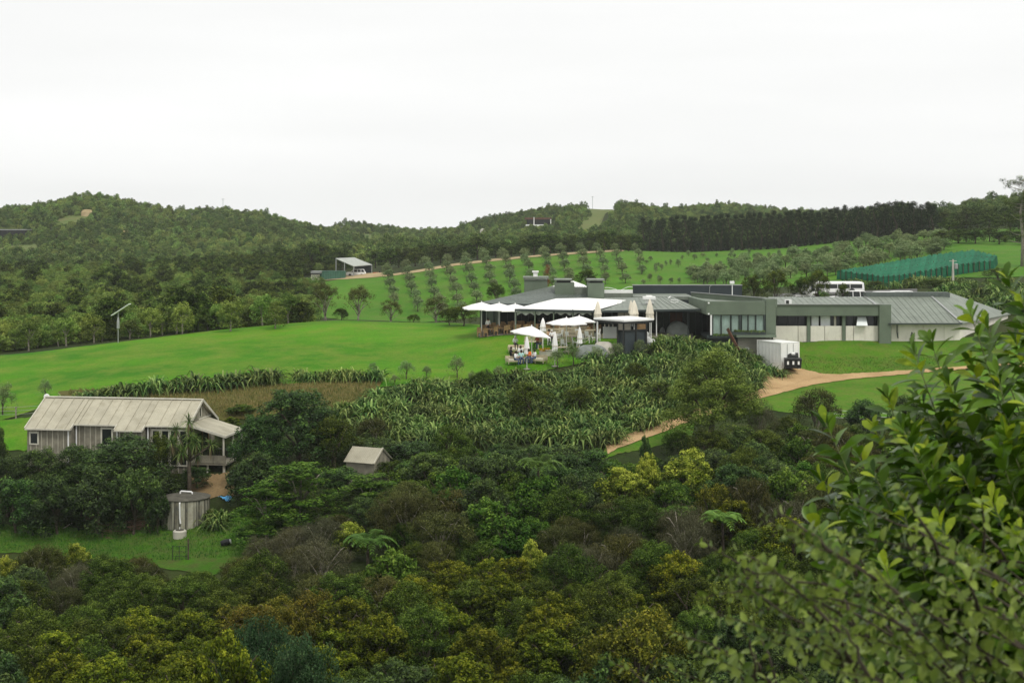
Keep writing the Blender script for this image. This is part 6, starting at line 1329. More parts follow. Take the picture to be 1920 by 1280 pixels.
for a, r_ in ((-.8, .35), (.7, .62)):
    for s in (-1, 1): mb = MB(Matrix.Translation((a, s * .65, r_)) @ Matrix.Rotation(R(90), 4, 'X')); mb.lathe([(r_ * .4, -.13), (r_, -.13), (r_, .13), (r_ * .4, .13)], 14); mb.build('wheel', 'm_black', e)
mb = MB(); mb.bar((.5, 0, .9), (.5, 0, 1.5), .4, .12); mb.build('seat', 'm_dark', e)

# ------------------------------------------------------------------ small things of the distance
x, y, z = G(20, 448, 440, 600); e = thing('shade_house', (x, y, z), 'long dark shade house with a pale roof edge on the left hill', 'shed'); mb = MB(); mb.box(-11, 5.5, 0, 6, -1, 3.2); mb.build('mesh_wall', 'm_black', e); mb = MB(); mb.box(-11.2, 5.8, -.2, 6.2, 3.2, 3.5); mb.build('roof', 'm_steel', e)
for k in range(6): mb = MB(); mb.bar((-10.5 + k * 3.1, -.1, -1), (-10.5 + k * 3.1, -.1, 3.2), .2); mb.build('post', 'm_dark', e)
x, y, z = G(1802, 436, 290, 400); e = thing('lookout_hut', (x, y, z), 'small dark open hut among trees at the upper right', 'hut'); mb = MB(); mb.box(-2.2, 2.2, -1.6, 1.6, 2.3, 2.7); mb.build('roof', 'm_black', e); mb = MB(); mb.box(-1.9, 1.9, 1.2, 1.4, 0, 2.3); mb.build('back_wall', 'm_dark', e)
for a in (-1.9, 1.9):
    for c in (-1.4, 1.3): mb = MB(); mb.bar((a, c, -.3), (a, c, 2.3), .22); mb.build('post', 'm_dark', e)
for px, D, py0, lb in ((418, 632, 372, 'thin radio mast on the left hill skyline'), (1111, 702, 368, 'thin radio mast on the crown of the middle hill')):
    x = WX(px, D); z = gz(x, D); e = thing('radio_mast', (x, D, z), lb, 'mast'); H = pz(py0, D) - z; mb = MB(); mb.tube([(0, 0, -.5), (0, 0, H)], .10, 5); mb.build('pole', 'm_steel', e); mb = MB(); mb.bar((-.8, 0, H - .4), (.8, 0, H - .4), .12); mb.build('cross_bar', 'm_steel', e)
for px, py, w, lb in ((163, 406, 2.6, 'bare clay scar at the top of the left hill'), (234, 447, 3.2, 'bare clay scar on the slope of the left hill'), (20, 530, 5.0, 'tan bare patch at the left edge of the valley')):
    p = G(px, py, 300, 640); mb = MB(); mb.lathe([(w * 1.0, -.6), (w * .9, 1.6), (w * .5, 2.6), (.1, 2.8)], 9, wob=lambda i, j: 1 + .25 * math.sin(j * 2.3 + i)); o = mb.build('clay_bank', 'm_clay'); o.location = p; tag(o, lb, kind='structure')
p = G(520, 517, 300, 420); e = thing('digger', p, 'small orange digger left of the pale tank', 'digger'); mb = MB(); mb.cbox((0, 0, .9), (1.8, 1.4, 1.0)); mb.cbox((.3, 0, 1.8), (.9, 1.1, .9)); mb.build('body', 'm_red', e); mb = MB(); mb.bar((-.8, 0, 1.2), (-2.0, 0, 2.2), .2); mb.bar((-2.0, 0, 2.2), (-2.6, 0, .8), .16); mb.build('arm', 'm_red', e)
for s_ in (-1, 1): mb = MB(); mb.cbox((0, s_ * .6, .25), (2.0, .35, .5)); mb.build('track', 'm_black', e)
p = G(336, 1052, 88, 100); e = thing('garden_gate', p, 'small dark wire gate at the lower edge of the yard', 'gate'); mb = MB()
for a in (-.45, 0, .45): mb.bar((a, 0, -.2), (a, 0, 1.0), .035)
for h_ in (.3, .6, .95): mb.bar((-.45, 0, h_), (.45, 0, h_), .02)
mb.build('frame', 'm_dark', e); mb = MB(); mb.bar((.6, 0, -.2), (.6, 0, 1.45), .09); mb.build('gate_post', 'm_bark', e)
p = G(423, 1026, 88, 102); e = thing('garden_barrel', p, 'dark barrel lying on the grass at the right of the yard', 'barrel'); mb = MB(Matrix.Translation((0, 0, .28)) @ Matrix.Rotation(R(75), 4, 'Y')); mb.lathe([(.17, -.32), (.21, -.14), (.21, .14), (.17, .32)], 14); mb.build('body', 'm_black', e); mb = MB(Matrix.Translation((.33, 0, .36)) @ Matrix.Rotation(R(75), 4, 'Y')); mb.lathe([(.15, -.02), (.15, .03)], 12); mb.build('lid', 'm_white', e)
# ------------------------------------------------------------------ people
plain('m_skin', (.42, .24, .16), .6, .08, 4); plain('m_hair', (.025, .018, .014), .7, .2, 6)
CLOTH = {}
def cloth(name, col):
    if name not in CLOTH: plain('m_' + name, col, .9, .12, 6, spec=.1); CLOTH[name] = 'm_' + name
    return CLOTH[name]
POSE = {
 'stand': dict(pel=(0, 0, .92), sp=(0, 0, 1.13), ch=(0, -.01, 1.34), nk=(0, 0, 1.47), hd=(0, -.02, 1.56), ht=(0, -.01, 1.66), sh=(.17, 0, 1.39), el=(.23, .03, 1.13), ha=(.2, -.12, .93), fi=(.19, -.16, .86), hp=(.09, 0, .88), kn=(.1, -.02, .5), an=(.1, .02, .09), to=(.11, -.14, .04)),
 'sit': dict(pel=(0, 0, .54), sp=(0, .01, .74), ch=(0, -.02, .94), nk=(0, -.03, 1.07), hd=(0, -.07, 1.16), ht=(0, -.06, 1.26), sh=(.17, -.02, .99), el=(.24, -.08, .76), ha=(.16, -.3, .74), fi=(.12, -.37, .74), hp=(.1, -.04, .52), kn=(.13, -.42, .51), an=(.13, -.40, .1), to=(.14, -.56, .05))}
RAD = dict(pel=.145, sp=.13, ch=.165, nk=.055, hd=.092, ht=.065, sh=.075, el=.05, ha=.035, fi=.022, hp=.1, kn=.065, an=.045, to=.04)
PART = dict(pel='L', sp='S', ch='S', nk='K', hd='K', ht='K', sh='S', el='S', ha='K', fi='K', hp='L', kn='L', an='L', to='F')
def person(px, py, D, rz, pose, shirt, legs, hair, label, zoff=0.0, s=1.0, group=None):
    J = POSE[pose]; names, co = [], []
    for k in ('pel', 'sp', 'ch', 'nk', 'hd', 'ht'): names.append(k); co.append(J[k])
    E = [(0, 1), (1, 2), (2, 3), (3, 4), (4, 5)]
    for sg in (1, -1):
        i0 = len(co)
        for k in ('sh', 'el', 'ha', 'fi'): names.append(k); co.append((J[k][0] * sg, J[k][1], J[k][2]))
        E += [(2, i0), (i0, i0 + 1), (i0 + 1, i0 + 2), (i0 + 2, i0 + 3)]; i0 = len(co)
        for k in ('hp', 'kn', 'an', 'to'): names.append(k); co.append((J[k][0] * sg, J[k][1], J[k][2]))
        E += [(0, i0), (i0, i0 + 1), (i0 + 1, i0 + 2), (i0 + 2, i0 + 3)]
    me = bpy.data.meshes.new('skeleton'); me.from_pydata(co, E, []); o = bpy.data.objects.new('skeleton', me); COL.objects.link(o)
    sk = o.modifiers.new('skin', 'SKIN'); sk.use_smooth_shade = True; sb = o.modifiers.new('sub', 'SUBSURF'); sb.levels = 1
    for v, k in zip(me.skin_vertices[0].data, names): v.radius = (RAD[k], RAD[k] * (.8 if k in ('ch', 'pel', 'sp') else 1))
    me.skin_vertices[0].data[0].use_root = True
    dg = bpy.context.evaluated_depsgraph_get(); bm = bpy.data.meshes.new_from_object(o.evaluated_get(dg)); bpy.data.objects.remove(o); bpy.data.meshes.remove(me)
    bm.materials.clear()
    mats = ['m_skin', shirt, legs, 'm_black']
    for m_ in mats: bm.materials.append(MATS[m_])
    idx = {'K': 0, 'S': 1, 'L': 2, 'F': 3}; cn = np.array(co)
    for p in bm.polygons: p.material_index = idx[PART[names[int(np.argmin(((cn - np.array(p.center)) ** 2).sum(1)))]]]; p.use_smooth = True
    x = WX(px, D); z = (gz(x, D) + .14 if py is None else pz(py, D)) + zoff
    e = thing('person', (x, D, z), label, 'person', group, rz); e.scale = (s, s, s); bm.name = 'body'; link('body', bm, e)
    h = J['hd']; mb = MB(Matrix.Translation((h[0], h[1] + .02, h[2] + .03))); mb.lathe([(.098, -.1), (.112, -.02), (.108, .05), (.08, .11), (.02, .14)], 12, wob=lambda i, j: 1.0 if (j < 6 or i > 2) else .93); mb.build('hair', hair, e, smooth=True)
    mb = MB(Matrix.Translation((h[0], h[1] - .095, h[2]))); mb.add([(-.015, 0, -.02), (.015, 0, -.02), (0, -.03, -.02), (0, 0, .03)], [(0, 2, 3), (2, 1, 3), (0, 1, 2)]); mb.build('nose', 'm_skin', e)
    return e
white = cloth('white_shirt', (.78, .78, .76)); teal = cloth('teal_shirt', (.42, .66, .62)); orange = cloth('orange_shirt', (.72, .16, .03)); dark = cloth('dark_cloth', (.02, .02, .025)); red = cloth('red_shirt', (.50, .10, .05)); blue = cloth('blue_jeans', (.06, .09, .16)); black = cloth('black_cloth', (.012, .012, .014)); grey = cloth('grey_hair', (.55, .52, .48)); tan = cloth('tan_shirt', (.45, .30, .18))
# ------------------------------------------------------------------ furniture prototypes
def dining_chair(mat):
    e = thing('dining_chair', (0, 0, 0), 'wooden chair', 'chair'); mb = MB(); mb.box(-.22, .22, -.22, .22, .42, .46); mb.build('seat', mat, e); mb = MB(); mb.add([(-.22, .20, .5), (.22, .20, .5), (.22, .28, .92), (-.22, .28, .92), (-.22, .23, .5), (.22, .23, .5), (.22, .31, .92), (-.22, .31, .92)], [(3, 2, 1, 0), (4, 5, 6, 7), (0, 1, 5, 4), (1, 2, 6, 5), (2, 3, 7, 6), (3, 0, 4, 7)]); mb.build('backrest', mat, e)
    for a in (-.19, .19):
        for c in (-.19, .19): mb = MB(); mb.bar((a, c, 0), (a, c, .42 if c < 0 else .52), .045); mb.build('leg', mat, e)
    return e
def dining_table(mat, L=1.5, w=.85):
    e = thing('dining_table', (0, 0, 0), 'wooden table', 'table'); mb = MB(); mb.box(-L / 2, L / 2, -w / 2, w / 2, .70, .75); mb.build('tabletop', mat, e)
    for a in (-1, 1):
        for c in (-1, 1): mb = MB(); mb.bar((a * (L / 2 - .1), c * (w / 2 - .1), 0), (a * (L / 2 - .1), c * (w / 2 - .1), .7), .07); mb.build('leg', mat, e)
    return e
def garden_bench(mat, L=1.8):
    e = thing('garden_bench', (0, 0, 0), 'pale wooden bench', 'bench')
    for k in range(3): mb = MB(); mb.box(-L / 2, L / 2, -.25 + k * .17, -.1 + k * .17, .40, .44); mb.build('seat_slat', mat, e)
    for k in range(3): mb = MB(); mb.box(-L / 2, L / 2, .26, .30, .50 + k * .15, .60 + k * .15); mb.build('back_slat', mat, e)
    for a in (-1, 1): mb = MB(); mb.bar((a * (L / 2 - .05), -.22, 0), (a * (L / 2 - .05), -.22, .62), .06); mb.build('leg', mat, e); mb = MB(); mb.bar((a * (L / 2 - .05), .25, 0), (a * (L / 2 - .05), .28, .92), .06); mb.build('leg', mat, e); mb = MB(); mb.bar((a * (L / 2 - .05), -.25, .63), (a * (L / 2 - .05), .28, .63), .07, .04); mb.build('armrest', mat, e)
    return e
def lounge(mat, cush, L=1.9):
    e = thing('garden_sofa', (0, 0, 0), 'low sofa', 'sofa'); mb = MB(); mb.box(-L / 2, L / 2, -.4, .35, .2, .32); mb.build('seat_frame', mat, e); mb = MB(); mb.box(-L / 2, L / 2, .35, .43, .2, .72); mb.build('backrest', mat, e); mb = MB(); mb.box(-L / 2 + .04, L / 2 - .04, -.38, .33, .325, .43); mb.build('cushion', cush, e)
    for a in (-1, 1):
        mb = MB(); mb.box(a * L / 2 - .04, a * L / 2 + .04, -.4, .43, .33, .58); mb.build('armrest', mat, e)
        for c in (-.35, .38): mb = MB(); mb.bar((a * (L / 2 - .06), c, 0), (a * (L / 2 - .06), c, .2), .06); mb.build('leg', mat, e)
    return e
def tub_chair(mat):
    e = thing('tub_chair', (0, 0, 0), 'white tub chair', 'chair'); mb = MB(); n_ = 12; V = []
    for i, (z, r) in enumerate(((.25, .3), (.5, .36), (.75, .38), (.88, .36))):
        for k in range(n_ + 1): a = math.pi * (k / n_); hh = z if i < 2 else z * (.72 + .28 * math.sin(a)); V.append((r * math.cos(a), r * math.sin(a) * .9, hh))
    mb.add(V, [(r_ * (n_ + 1) + k, r_ * (n_ + 1) + k + 1, (r_ + 1) * (n_ + 1) + k + 1, (r_ + 1) * (n_ + 1) + k) for r_ in range(3) for k in range(n_)]); mb.build('shell', mat, e, smooth=True)
    mb = MB(); mb.lathe([(.05, .30), (.32, .32), (.34, .40), (.28, .45), (.02, .46)], 16); mb.build('cushion', mat, e)
    for k in range(4): a = math.pi / 4 + k * math.pi / 2; mb = MB(); mb.tube([(.2 * math.cos(a), .2 * math.sin(a), .3), (.28 * math.cos(a), .28 * math.sin(a), 0)], .02, 6); mb.build('leg', 'm_pale_wood', e)
    return e
def drop_proto(e):
    for c in list(e.children): bpy.data.objects.remove(c)
    bpy.data.objects.remove(e)
def at_ground(px, py, d0=126, d1=152, up=.12): p = G(px, py, d0, d1); return (p[0], p[1], p[2] + up)
p_chair, p_table = dining_chair('m_wood'), dining_table('m_wood'); p_pale, p_bench, p_sofa = dining_table('m_pale_wood'), garden_bench('m_pale_wood'), lounge('m_pale_wood', 'm_cream'); p_pchair = dining_chair('m_pale_wood'); p_tub = tub_chair('m_white'); p_white = dining_chair('m_white')
fr = random.Random(21); k = 0
for row, D in enumerate((146.4, 149.0)):
    for i in range(12):
        px = 905 + i * 18.5 + row * 8
        if 1120 < px: continue
        x = WX(px, D); z = gz(x, D) + .13
        copy_tree(p_table, (x, D, z), fr.uniform(-.2, .2), .8, f'brown wooden table under the canopy, {ordinal(i)} from the left in the {["front", "back"][row]} row', 'terrace tables')
        for j, (dx, dy, r_) in enumerate(((-.35, -.62, math.pi), (.35, -.62, math.pi), (-.35, .62, 0), (.35, .62, 0))):
            if fr.random() < .2: continue
            copy_tree(p_chair, (x + dx, D + dy, z), r_ + fr.uniform(-.3, .3), .95, f'brown wooden chair at the {ordinal(i)} table from the left, {["front", "back"][row]} row under the canopy', 'terrace chairs')
# lawn furniture, front to back
for px, py, rz, pr, lb in [(968, 684, .35, p_sofa, 'pale low garden sofa at the left of the seated group'), (1006, 682, -.5, p_sofa, 'pale low garden sofa at the right of the seated group'), (990, 683, .1, p_pale, 'pale low table amid the seated group'),
                           (972, 664, .2, p_sofa, 'pale sofa behind the seated group, left'), (997, 657, -.1, p_pale, 'pale table under the tilted parasol'), (1000, 650, .1, p_bench, 'pale slatted bench under the tilted parasol'), (1030, 648, 0, p_pale, 'pale table right of the tilted parasol'), (1030, 641, .1, p_bench, 'pale slatted bench behind the tilted parasol'),
                           (1055, 650, .05, p_bench, 'pale slatted bench in the front row, left'), (1072, 646, .05, p_pale, 'pale table in the bench row, left'), (1074, 640, 0, p_bench, 'pale slatted bench in the bench row, middle'), (1096, 638, .1, p_bench, 'pale slatted bench right of the parasol poles'),
                           (1110, 634, 0, p_pale, 'pale table near the bar, left'), (1040, 634, 0, p_bench, 'pale slatted bench in the back row, left'), (1064, 632, 0, p_bench, 'pale slatted bench in the back row, middle'), (1088, 630, 0, p_bench, 'pale slatted bench in the back row, right'),
                           (1052, 668, .5, p_pale, 'pale bench table left of the grey dome cover'), (1096, 667, -.3, p_pale, 'pale bench table right of the closed parasol')]:
    copy_tree(pr, at_ground(px, py), rz + (math.pi if pr is p_bench else 0), (1.0, 1.0, .62) if 'low table' in lb else 1.0, lb, 'lawn furniture', pr['category'])
for i, px in enumerate((1133, 1140, 1148, 1154)): copy_tree(p_pchair, at_ground(px, 637, 134, 150), fr.uniform(0, 6), 1.0, f'white chair in the open bar, {ordinal(i)} from the left', 'chairs in the bar'); 
for i, (px, py) in enumerate(((1184, 650), (1194, 651), (1204, 649), (1213, 650), (1220, 657), (1188, 643), (1209, 642))): copy_tree(p_tub, at_ground(px, py, 130, 148), fr.uniform(-.6, .6) + math.pi, 1.15, f'white rounded tub chair in front of the bar, number {["one", "two", "three", "four", "five", "six", "seven"][i]} of the cluster' if False else f'white rounded tub chair below the bar counter, {ordinal(sorted([1184, 1194, 1204, 1213, 1220, 1188, 1209]).index(px))} from the left', 'tub chairs by the bar')
for i, px in enumerate((1226, 1236, 1244)): copy_tree(p_pchair, at_ground(px, 625, 136, 150), fr.uniform(0, 6), 1.1, f'white chair right of the bar beside the grey covers, {ordinal(i)} from the left', 'chairs right of the bar')
for i, (px, py) in enumerate(((1032, 650), (1046, 645), (1058, 655), (1066, 641), (1078, 652), (1092, 646), (1102, 640), (1114, 645), (1050, 637), (1120, 636), (1024, 640), (1084, 636))):
    xs_ = sorted([1032, 1046, 1058, 1066, 1078, 1092, 1102, 1114, 1050, 1120, 1024, 1084]); copy_tree(p_white, at_ground(px, py), fr.uniform(0, 6), 1.0, f'white chair among the lawn tables left of the bar, {ordinal(xs_.index(px))} from the left', 'white chairs on the lawn terrace')
for q in (p_chair, p_table, p_pale, p_bench, p_sofa, p_pchair, p_tub, p_white): drop_proto(q)
person(915, None, 147.0, .3, 'stand', white, black, 'm_hair', 'standing waiter in white shirt and dark trousers at the left of the terrace')
SG = 'people seated on the lawn'
for px, py, D, rz, sh, lg, hr, lb in [(957.5, 676, 133.2, 1.2, dark, dark, 'm_hair', 'seated person in dark clothes at the far left of the lawn group'), (967, 684, 132.2, .9, white, blue, 'm_hair', 'seated person in white shirt, second from the left on the lawn'), (977, 682, 132.4, .2, teal, blue, 'm_hair', 'seated person in a pale teal shirt in the lawn group'),
                                  (992, 680, 132.8, -.5, orange, blue, 'm_hair', 'seated person in a bright orange shirt in the lawn group'), (1003, 681, 132.4, -1.0, white, blue, 'm_hair', 'seated person in white at the right of the lawn group'), (976, 674, 133.6, 0, white, dark, 'm_hair', 'person in white seated behind the teal shirt'),
                                  (966, 655, 135.6, .3, white, dark, grey, 'seated person in white with pale hair behind the lawn group'), (1008, 653, 136, -.6, red, dark, 'm_hair', 'seated person in red-brown top under the tilted parasol'), (1014, 654, 135.4, -1.2, tan, blue, 'm_hair', 'seated person in tan top right of the red one'),
                                  (1029, 642, 137.8, .4, tan, dark, 'm_hair', 'seated person in tan top behind the tilted parasol'), (1035, 643, 137.4, -.4, white, dark, grey, 'seated person in white top beside the tall closed parasol')]:
    person(px, py, D, rz, 'sit', sh, lg, hr, lb, group=SG)
for i, px in enumerate((1012, 1050, 1070, 1095)): person(px, None, 147.6, fr.uniform(-1, 1), 'sit', [dark, white, tan, dark][i], dark, 'm_hair', f'shaded diner under the marquee, {ordinal(i)} from the left', group='diners under the marquee')
# rope fence, planters, covers
def rope(pts, label):
    e = thing('rope_fence', pts[0], label, 'fence'); tops = []
    for p in pts: mb = MB(); mb.bar(p, (p[0], p[1], p[2] + .8), .09); mb.build('post', 'm_white', e, world=True); tops.append(Vector((p[0], p[1], p[2] + .72)))
    for a, c in zip(tops[:-1], tops[1:]):
        for dz in (0, -.3): mb = MB(); mb.tube([a.lerp(c, t / 6) + Vector((0, 0, dz - .6 * (t / 6) * (1 - t / 6))) for t in range(7)], .035, 5); mb.build('rope', 'm_rope', e, world=True)
rope([at_ground(*q, up=0) for q in ((1044, 660), (1052, 655), (1083, 650), (1105, 645), (1125, 640))], 'white post and rope fence across the lawn terrace'); rope([at_ground(*q, up=0) for q in ((1140, 656), (1158, 658), (1174, 652))], 'short rope fence below the bar counter')
p = at_ground(1021, 668, up=.02); e = thing('flower_planter', p, 'grey planter of yellow flowers on the lawn', 'planter'); mb = MB(); mb.add([(-.45, -.25, 0), (.45, -.25, 0), (.45, .25, 0), (-.45, .25, 0), (-.55, -.3, .45), (.55, -.3, .45), (.55, .3, .45), (-.55, .3, .45)], [(3, 2, 1, 0), (4, 5, 6, 7), (0, 1, 5, 4), (1, 2, 6, 5), (2, 3, 7, 6), (3, 0, 4, 7)]); mb.build('box', 'm_concrete', e)
leafmat('m_flower', (.08, .14, .02), (.55, .36, .02), (.75, .50, .03)); rng = np.random.default_rng(5); C = np.stack([rng.uniform(-.45, .45, 18), rng.uniform(-.2, .2, 18), rng.uniform(.45, .75, 18)], -1); P, N, A, Ls, Ws, var = cloud(rng, C, np.full(18, .15), 30, .08, .7); link('flowers', quadleaf('flowers', P, N, A, Ls, Ws, var, 'm_flower'), e)
p = at_ground(1030, 668, up=.02); mb = MB(Matrix.Translation(p)); mb.box(-.3, .3, -.3, .3, 0, .55); mb.box(-.36, .36, -.36, .36, .55, .6); tag(mb.build('side_table', 'm_concrete'), 'square grey side table beside the flower planter', 'table')
def cover(px, py, w, h, d, label, mat='m_grey_tarp', seed=0, d0=130, d1=150):
    x, y, z = at_ground(px, py, d0, d1, -.1); rg = np.random.default_rng(seed); mb = MB(); n_, k_ = 22, 8; V = []
    for i in range(k_):
        t = i / (k_ - 1); 
        for j in range(n_): a = 2 * math.pi * j / n_; q = math.cos(t * math.pi / 2) ** .55 * (1 + .06 * math.sin(5 * a + seed) * (1 - t) + .05 * math.sin(3 * a + 2 * seed)); V.append((w / 2 * q * math.cos(a), d / 2 * q * math.sin(a), h * math.sin(t * math.pi / 2) * (1 + .08 * math.sin(2 * a + seed))))
    mb.add(V, [(i * n_ + j, i * n_ + (j + 1) % n_, (i + 1) * n_ + (j + 1) % n_, (i + 1) * n_ + j) for i in range(k_ - 1) for j in range(n_)]); o = mb.build('furniture_cover', mat, smooth=True); o.location = (x, y, z); tag(o, label, 'cover')
cover(1107, 668, 3.2, 1.15, 2.0, 'wide grey tarpaulin dome on the lower terrace', seed=1); cover(1132, 662, 2.2, 1.1, 2.0, 'lower beige-grey cover right of the tarpaulin dome', 'm_concrete', 2)
cover(1240, 622, 1.7, 1.3, 1.6, 'grey covered furniture mound, smaller left one of two', seed=3); cover(1270, 628, 2.5, 1.45, 1.6, 'grey covered furniture mound, larger right one of two', seed=4)
for i in range(13):
    px = 1342 + i * 7.4; flax(WX(px, 142.6), 142.6, fr.uniform(.14, .24), f'small potted plant on the balcony edge, {ordinal(i)} from the left', 'balcony plants', z=pz(622.5 if px > 1372 else 628.5, 142.6), name='balcony_plant', cat='plant')
plant('conifer', WX(1710, 148.4), 148.4, 1.3, .55, 'small dark climbing shrub against the right white wall', None, 'shrub')
# ------------------------------------------------------------------ near shrubs at the right
def big_leaf_mats():
    for nm, a, b_, tr, rg in (('m_bigleaf', (.024, .068, .004), (.110, .205, .013), .32, .34), ('m_youngleaf', (.180, .280, .012), (.350, .440, .026), .42, .42), ('m_smallleaf', (.036, .086, .007), (.250, .325, .060), .32, .34)):
        m, n, l, b = nmat(nm); oi = n.new('ShaderNodeObjectInfo'); at = n.new('ShaderNodeAttribute'); at.attribute_name = 'var'
        s = n.new('ShaderNodeMath'); s.operation = 'ADD'; l.new(oi.outputs['Random'], s.inputs[0]); l.new(at.outputs['Fac'], s.inputs[1]); fr_ = n.new('ShaderNodeMath'); fr_.operation = 'FRACT'; l.new(s.outputs[0], fr_.inputs[0])
        c = mixc(n, l, fr_.outputs[0], a, b_); c = mixc(n, l, noise(n, l, 3, 4, lo=.5, hi=.8), c, tuple(x * 1.25 for x in b_))
        l.new(c, b.inputs['Base Color']); b.inputs['Roughness'].default_value = rg; b.inputs['Specular IOR Level'].default_value = .28
        t = n.new('ShaderNodeBsdfTranslucent'); l.new(c, t.inputs['Color']); mx = n.new('ShaderNodeMixShader'); mx.inputs[0].default_value = tr; l.new(b.outputs[0], mx.inputs[1]); l.new(t.outputs[0], mx.inputs[2]); l.new(mx.outputs[0], n['Material Output'].inputs['Surface'])
big_leaf_mats()
plain('m_twig', (.050, .040, .026), .8, .3, 8); plain('m_greenstem', (.10, .12, .04), .7, .25, 8)
def leaf_geo(prof, curl, fold):
    """unit leaf along +X, normal +Z: (V, F)"""
    V, F = [], []; n_ = len(prof)
    for i, (t, w) in enumerate(prof):
        z = -curl * t * t
        V += [(t, -w, z + fold * w), (t, 0, z), (t, w, z + fold * w)]
        if i: b_ = 3 * (i - 1); F += [(b_, b_ + 3, b_ + 4, b_ + 1), (b_ + 1, b_ + 4, b_ + 5, b_ + 2)]
    return np.array(V), F
OBOV = [(0, .02), (.18, .07), (.4, .17), (.62, .235), (.82, .19), (.94, .09), (1, .01)]; OVAL = [(0, .02), (.15, .14), (.4, .27), (.65, .26), (.87, .14), (1, .01)]
def leaf_meshes(nm, prof, mat):
    r = []
    for curl, fold in ((.12, .35), (.28, .2), (-.05, .5), (.4, .3)):
        V, F = leaf_geo(prof, curl, fold); me = bpy.data.meshes.new('leaf'); me.from_pydata(V.tolist(), [], F); me.materials.append(MATS[mat]); me.polygons.foreach_set('use_smooth', [True] * len(F)); me.update(); r.append((me, V, F))
    return r
def frame(d, up, roll):
    d = Vector(d).normalized(); s = Vector(up).cross(d)
    if s.length < 1e-3: s = Vector((1, 0, 0))
    s.normalize(); n_ = d.cross(s); M = Matrix((d, s, n_)).transposed().to_4x4()
    return M @ Matrix.Rotation(roll, 4, 'X')
def near_shrub(name, label, base, stems, leaf_old, leaf_young, size, gap, lo, seed, stem_mat, r0, elev, n_young, cap=290):
    rg = random.Random(seed); e = thing(name, base, label, 'shrub'); L = []; b0 = Vector(base)
    for path in stems:
        P = [Vector(p) for p in path]; seg = [0.0]
        for a, c in zip(P[:-1], P[1:]): seg.append(seg[-1] + (c - a).length)
        tot = seg[-1]; mb = MB(); k_ = len(P); mb.tube([p - b0 for p in P], [r0 * (1 - .8 * i / (k_ - 1)) for i in range(k_)], 6); mb.build('stem', stem_mat, e, smooth=True)
        s = tot; i = 0
        while s > tot * lo:
            j = max(q for q in range(k_ - 1) if seg[q] <= s + 1e-9); t = (s - seg[j]) / max(1e-6, seg[j + 1] - seg[j]); p = P[j].lerp(P[j + 1], min(1, t)); d = (P[j + 1] - P[j]).normalized()
            az = 2.399 * i + rg.uniform(-.4, .4); u = d.orthogonal().normalized(); v = d.cross(u); o = u * math.cos(az) + v * math.sin(az)
            f = min(1.0, i / 7); a = R(elev[0]) * (1 - f) + R(elev[1]) * f + rg.uniform(-.25, .25)
            dr = (d * math.sin(a) + o * math.cos(a)); dr.z -= .15 * f
            sz = size * (.62 + .5 * f) * rg.uniform(.75, 1.2)
            M = Matrix.Translation(p) @ frame(dr, d, rg.uniform(-.5, .5)) @ Matrix.Scale(sz, 4); L.append((M, i < n_young and rg.random() < .75))
            s -= gap * rg.uniform(.7, 1.3) * (.55 + .45 * f); i += 1
    # the leaves that show largest stay single leaves, the others become one mass
    def key(q): p = q[0].translation; px = 960 + FPX * p.x / p.y; return (p.y if (1150 < px < 1935) else 99, )
    L.sort(key=key); step = L
    order = L[:]; rg.shuffle(order); vis = [q for q in order if 1150 < 960 + FPX * q[0].translation.x / q[0].translation.y < 1935 and YH - FPX * q[0].translation.z / q[0].translation.y < 1300]
    single = set(id(q) for q in (sorted(vis, key=lambda q: q[0].translation.y)[:cap // 2] + [q for q in vis if q[1]])[:cap]); VV, FF, var = [], [], []; b_ = 0
    for q in L:
        me, V, F = rg.choice(leaf_young if q[1] else leaf_old)
        if id(q) in single: o = link('leaf', me, e); o.matrix_local = Matrix.Translation(-b0) @ q[0]
        else:
            A = np.array(q[0]); X = V @ A[:3, :3].T + A[:3, 3] - np.array(b0); VV.append(X); FF += [tuple(i + b_ for i in f) for f in F]; var += [rg.random()] * len(F); b_ += len(V)
    me = bpy.data.meshes.new('foliage'); me.from_pydata(np.concatenate(VV).tolist(), [], FF); me.materials.append(leaf_old[0][0].materials[0]); at = me.attributes.new('var', 'FLOAT', 'FACE'); at.data.foreach_set('value', np.array(var, np.float32)); me.polygons.foreach_set('use_smooth', [True] * len(FF)); me.update()
    tag(link('foliage', me, e), kind='stuff')
    return e
def stem_to(base, tip, bow, k=8, wig=.02, rg=random):
    a, c = Vector(base), Vector(tip); P = []
    for i in range(k):
        t = i / (k - 1); P.append(a.lerp(c, t) + Vector(bow) * (4 * t * (1 - t)) + (Vector((rg.uniform(-wig, wig), rg.uniform(-wig, wig), rg.uniform(-wig, wig))) if 0 < t < 1 else Vector((0, 0, 0))))
    return P
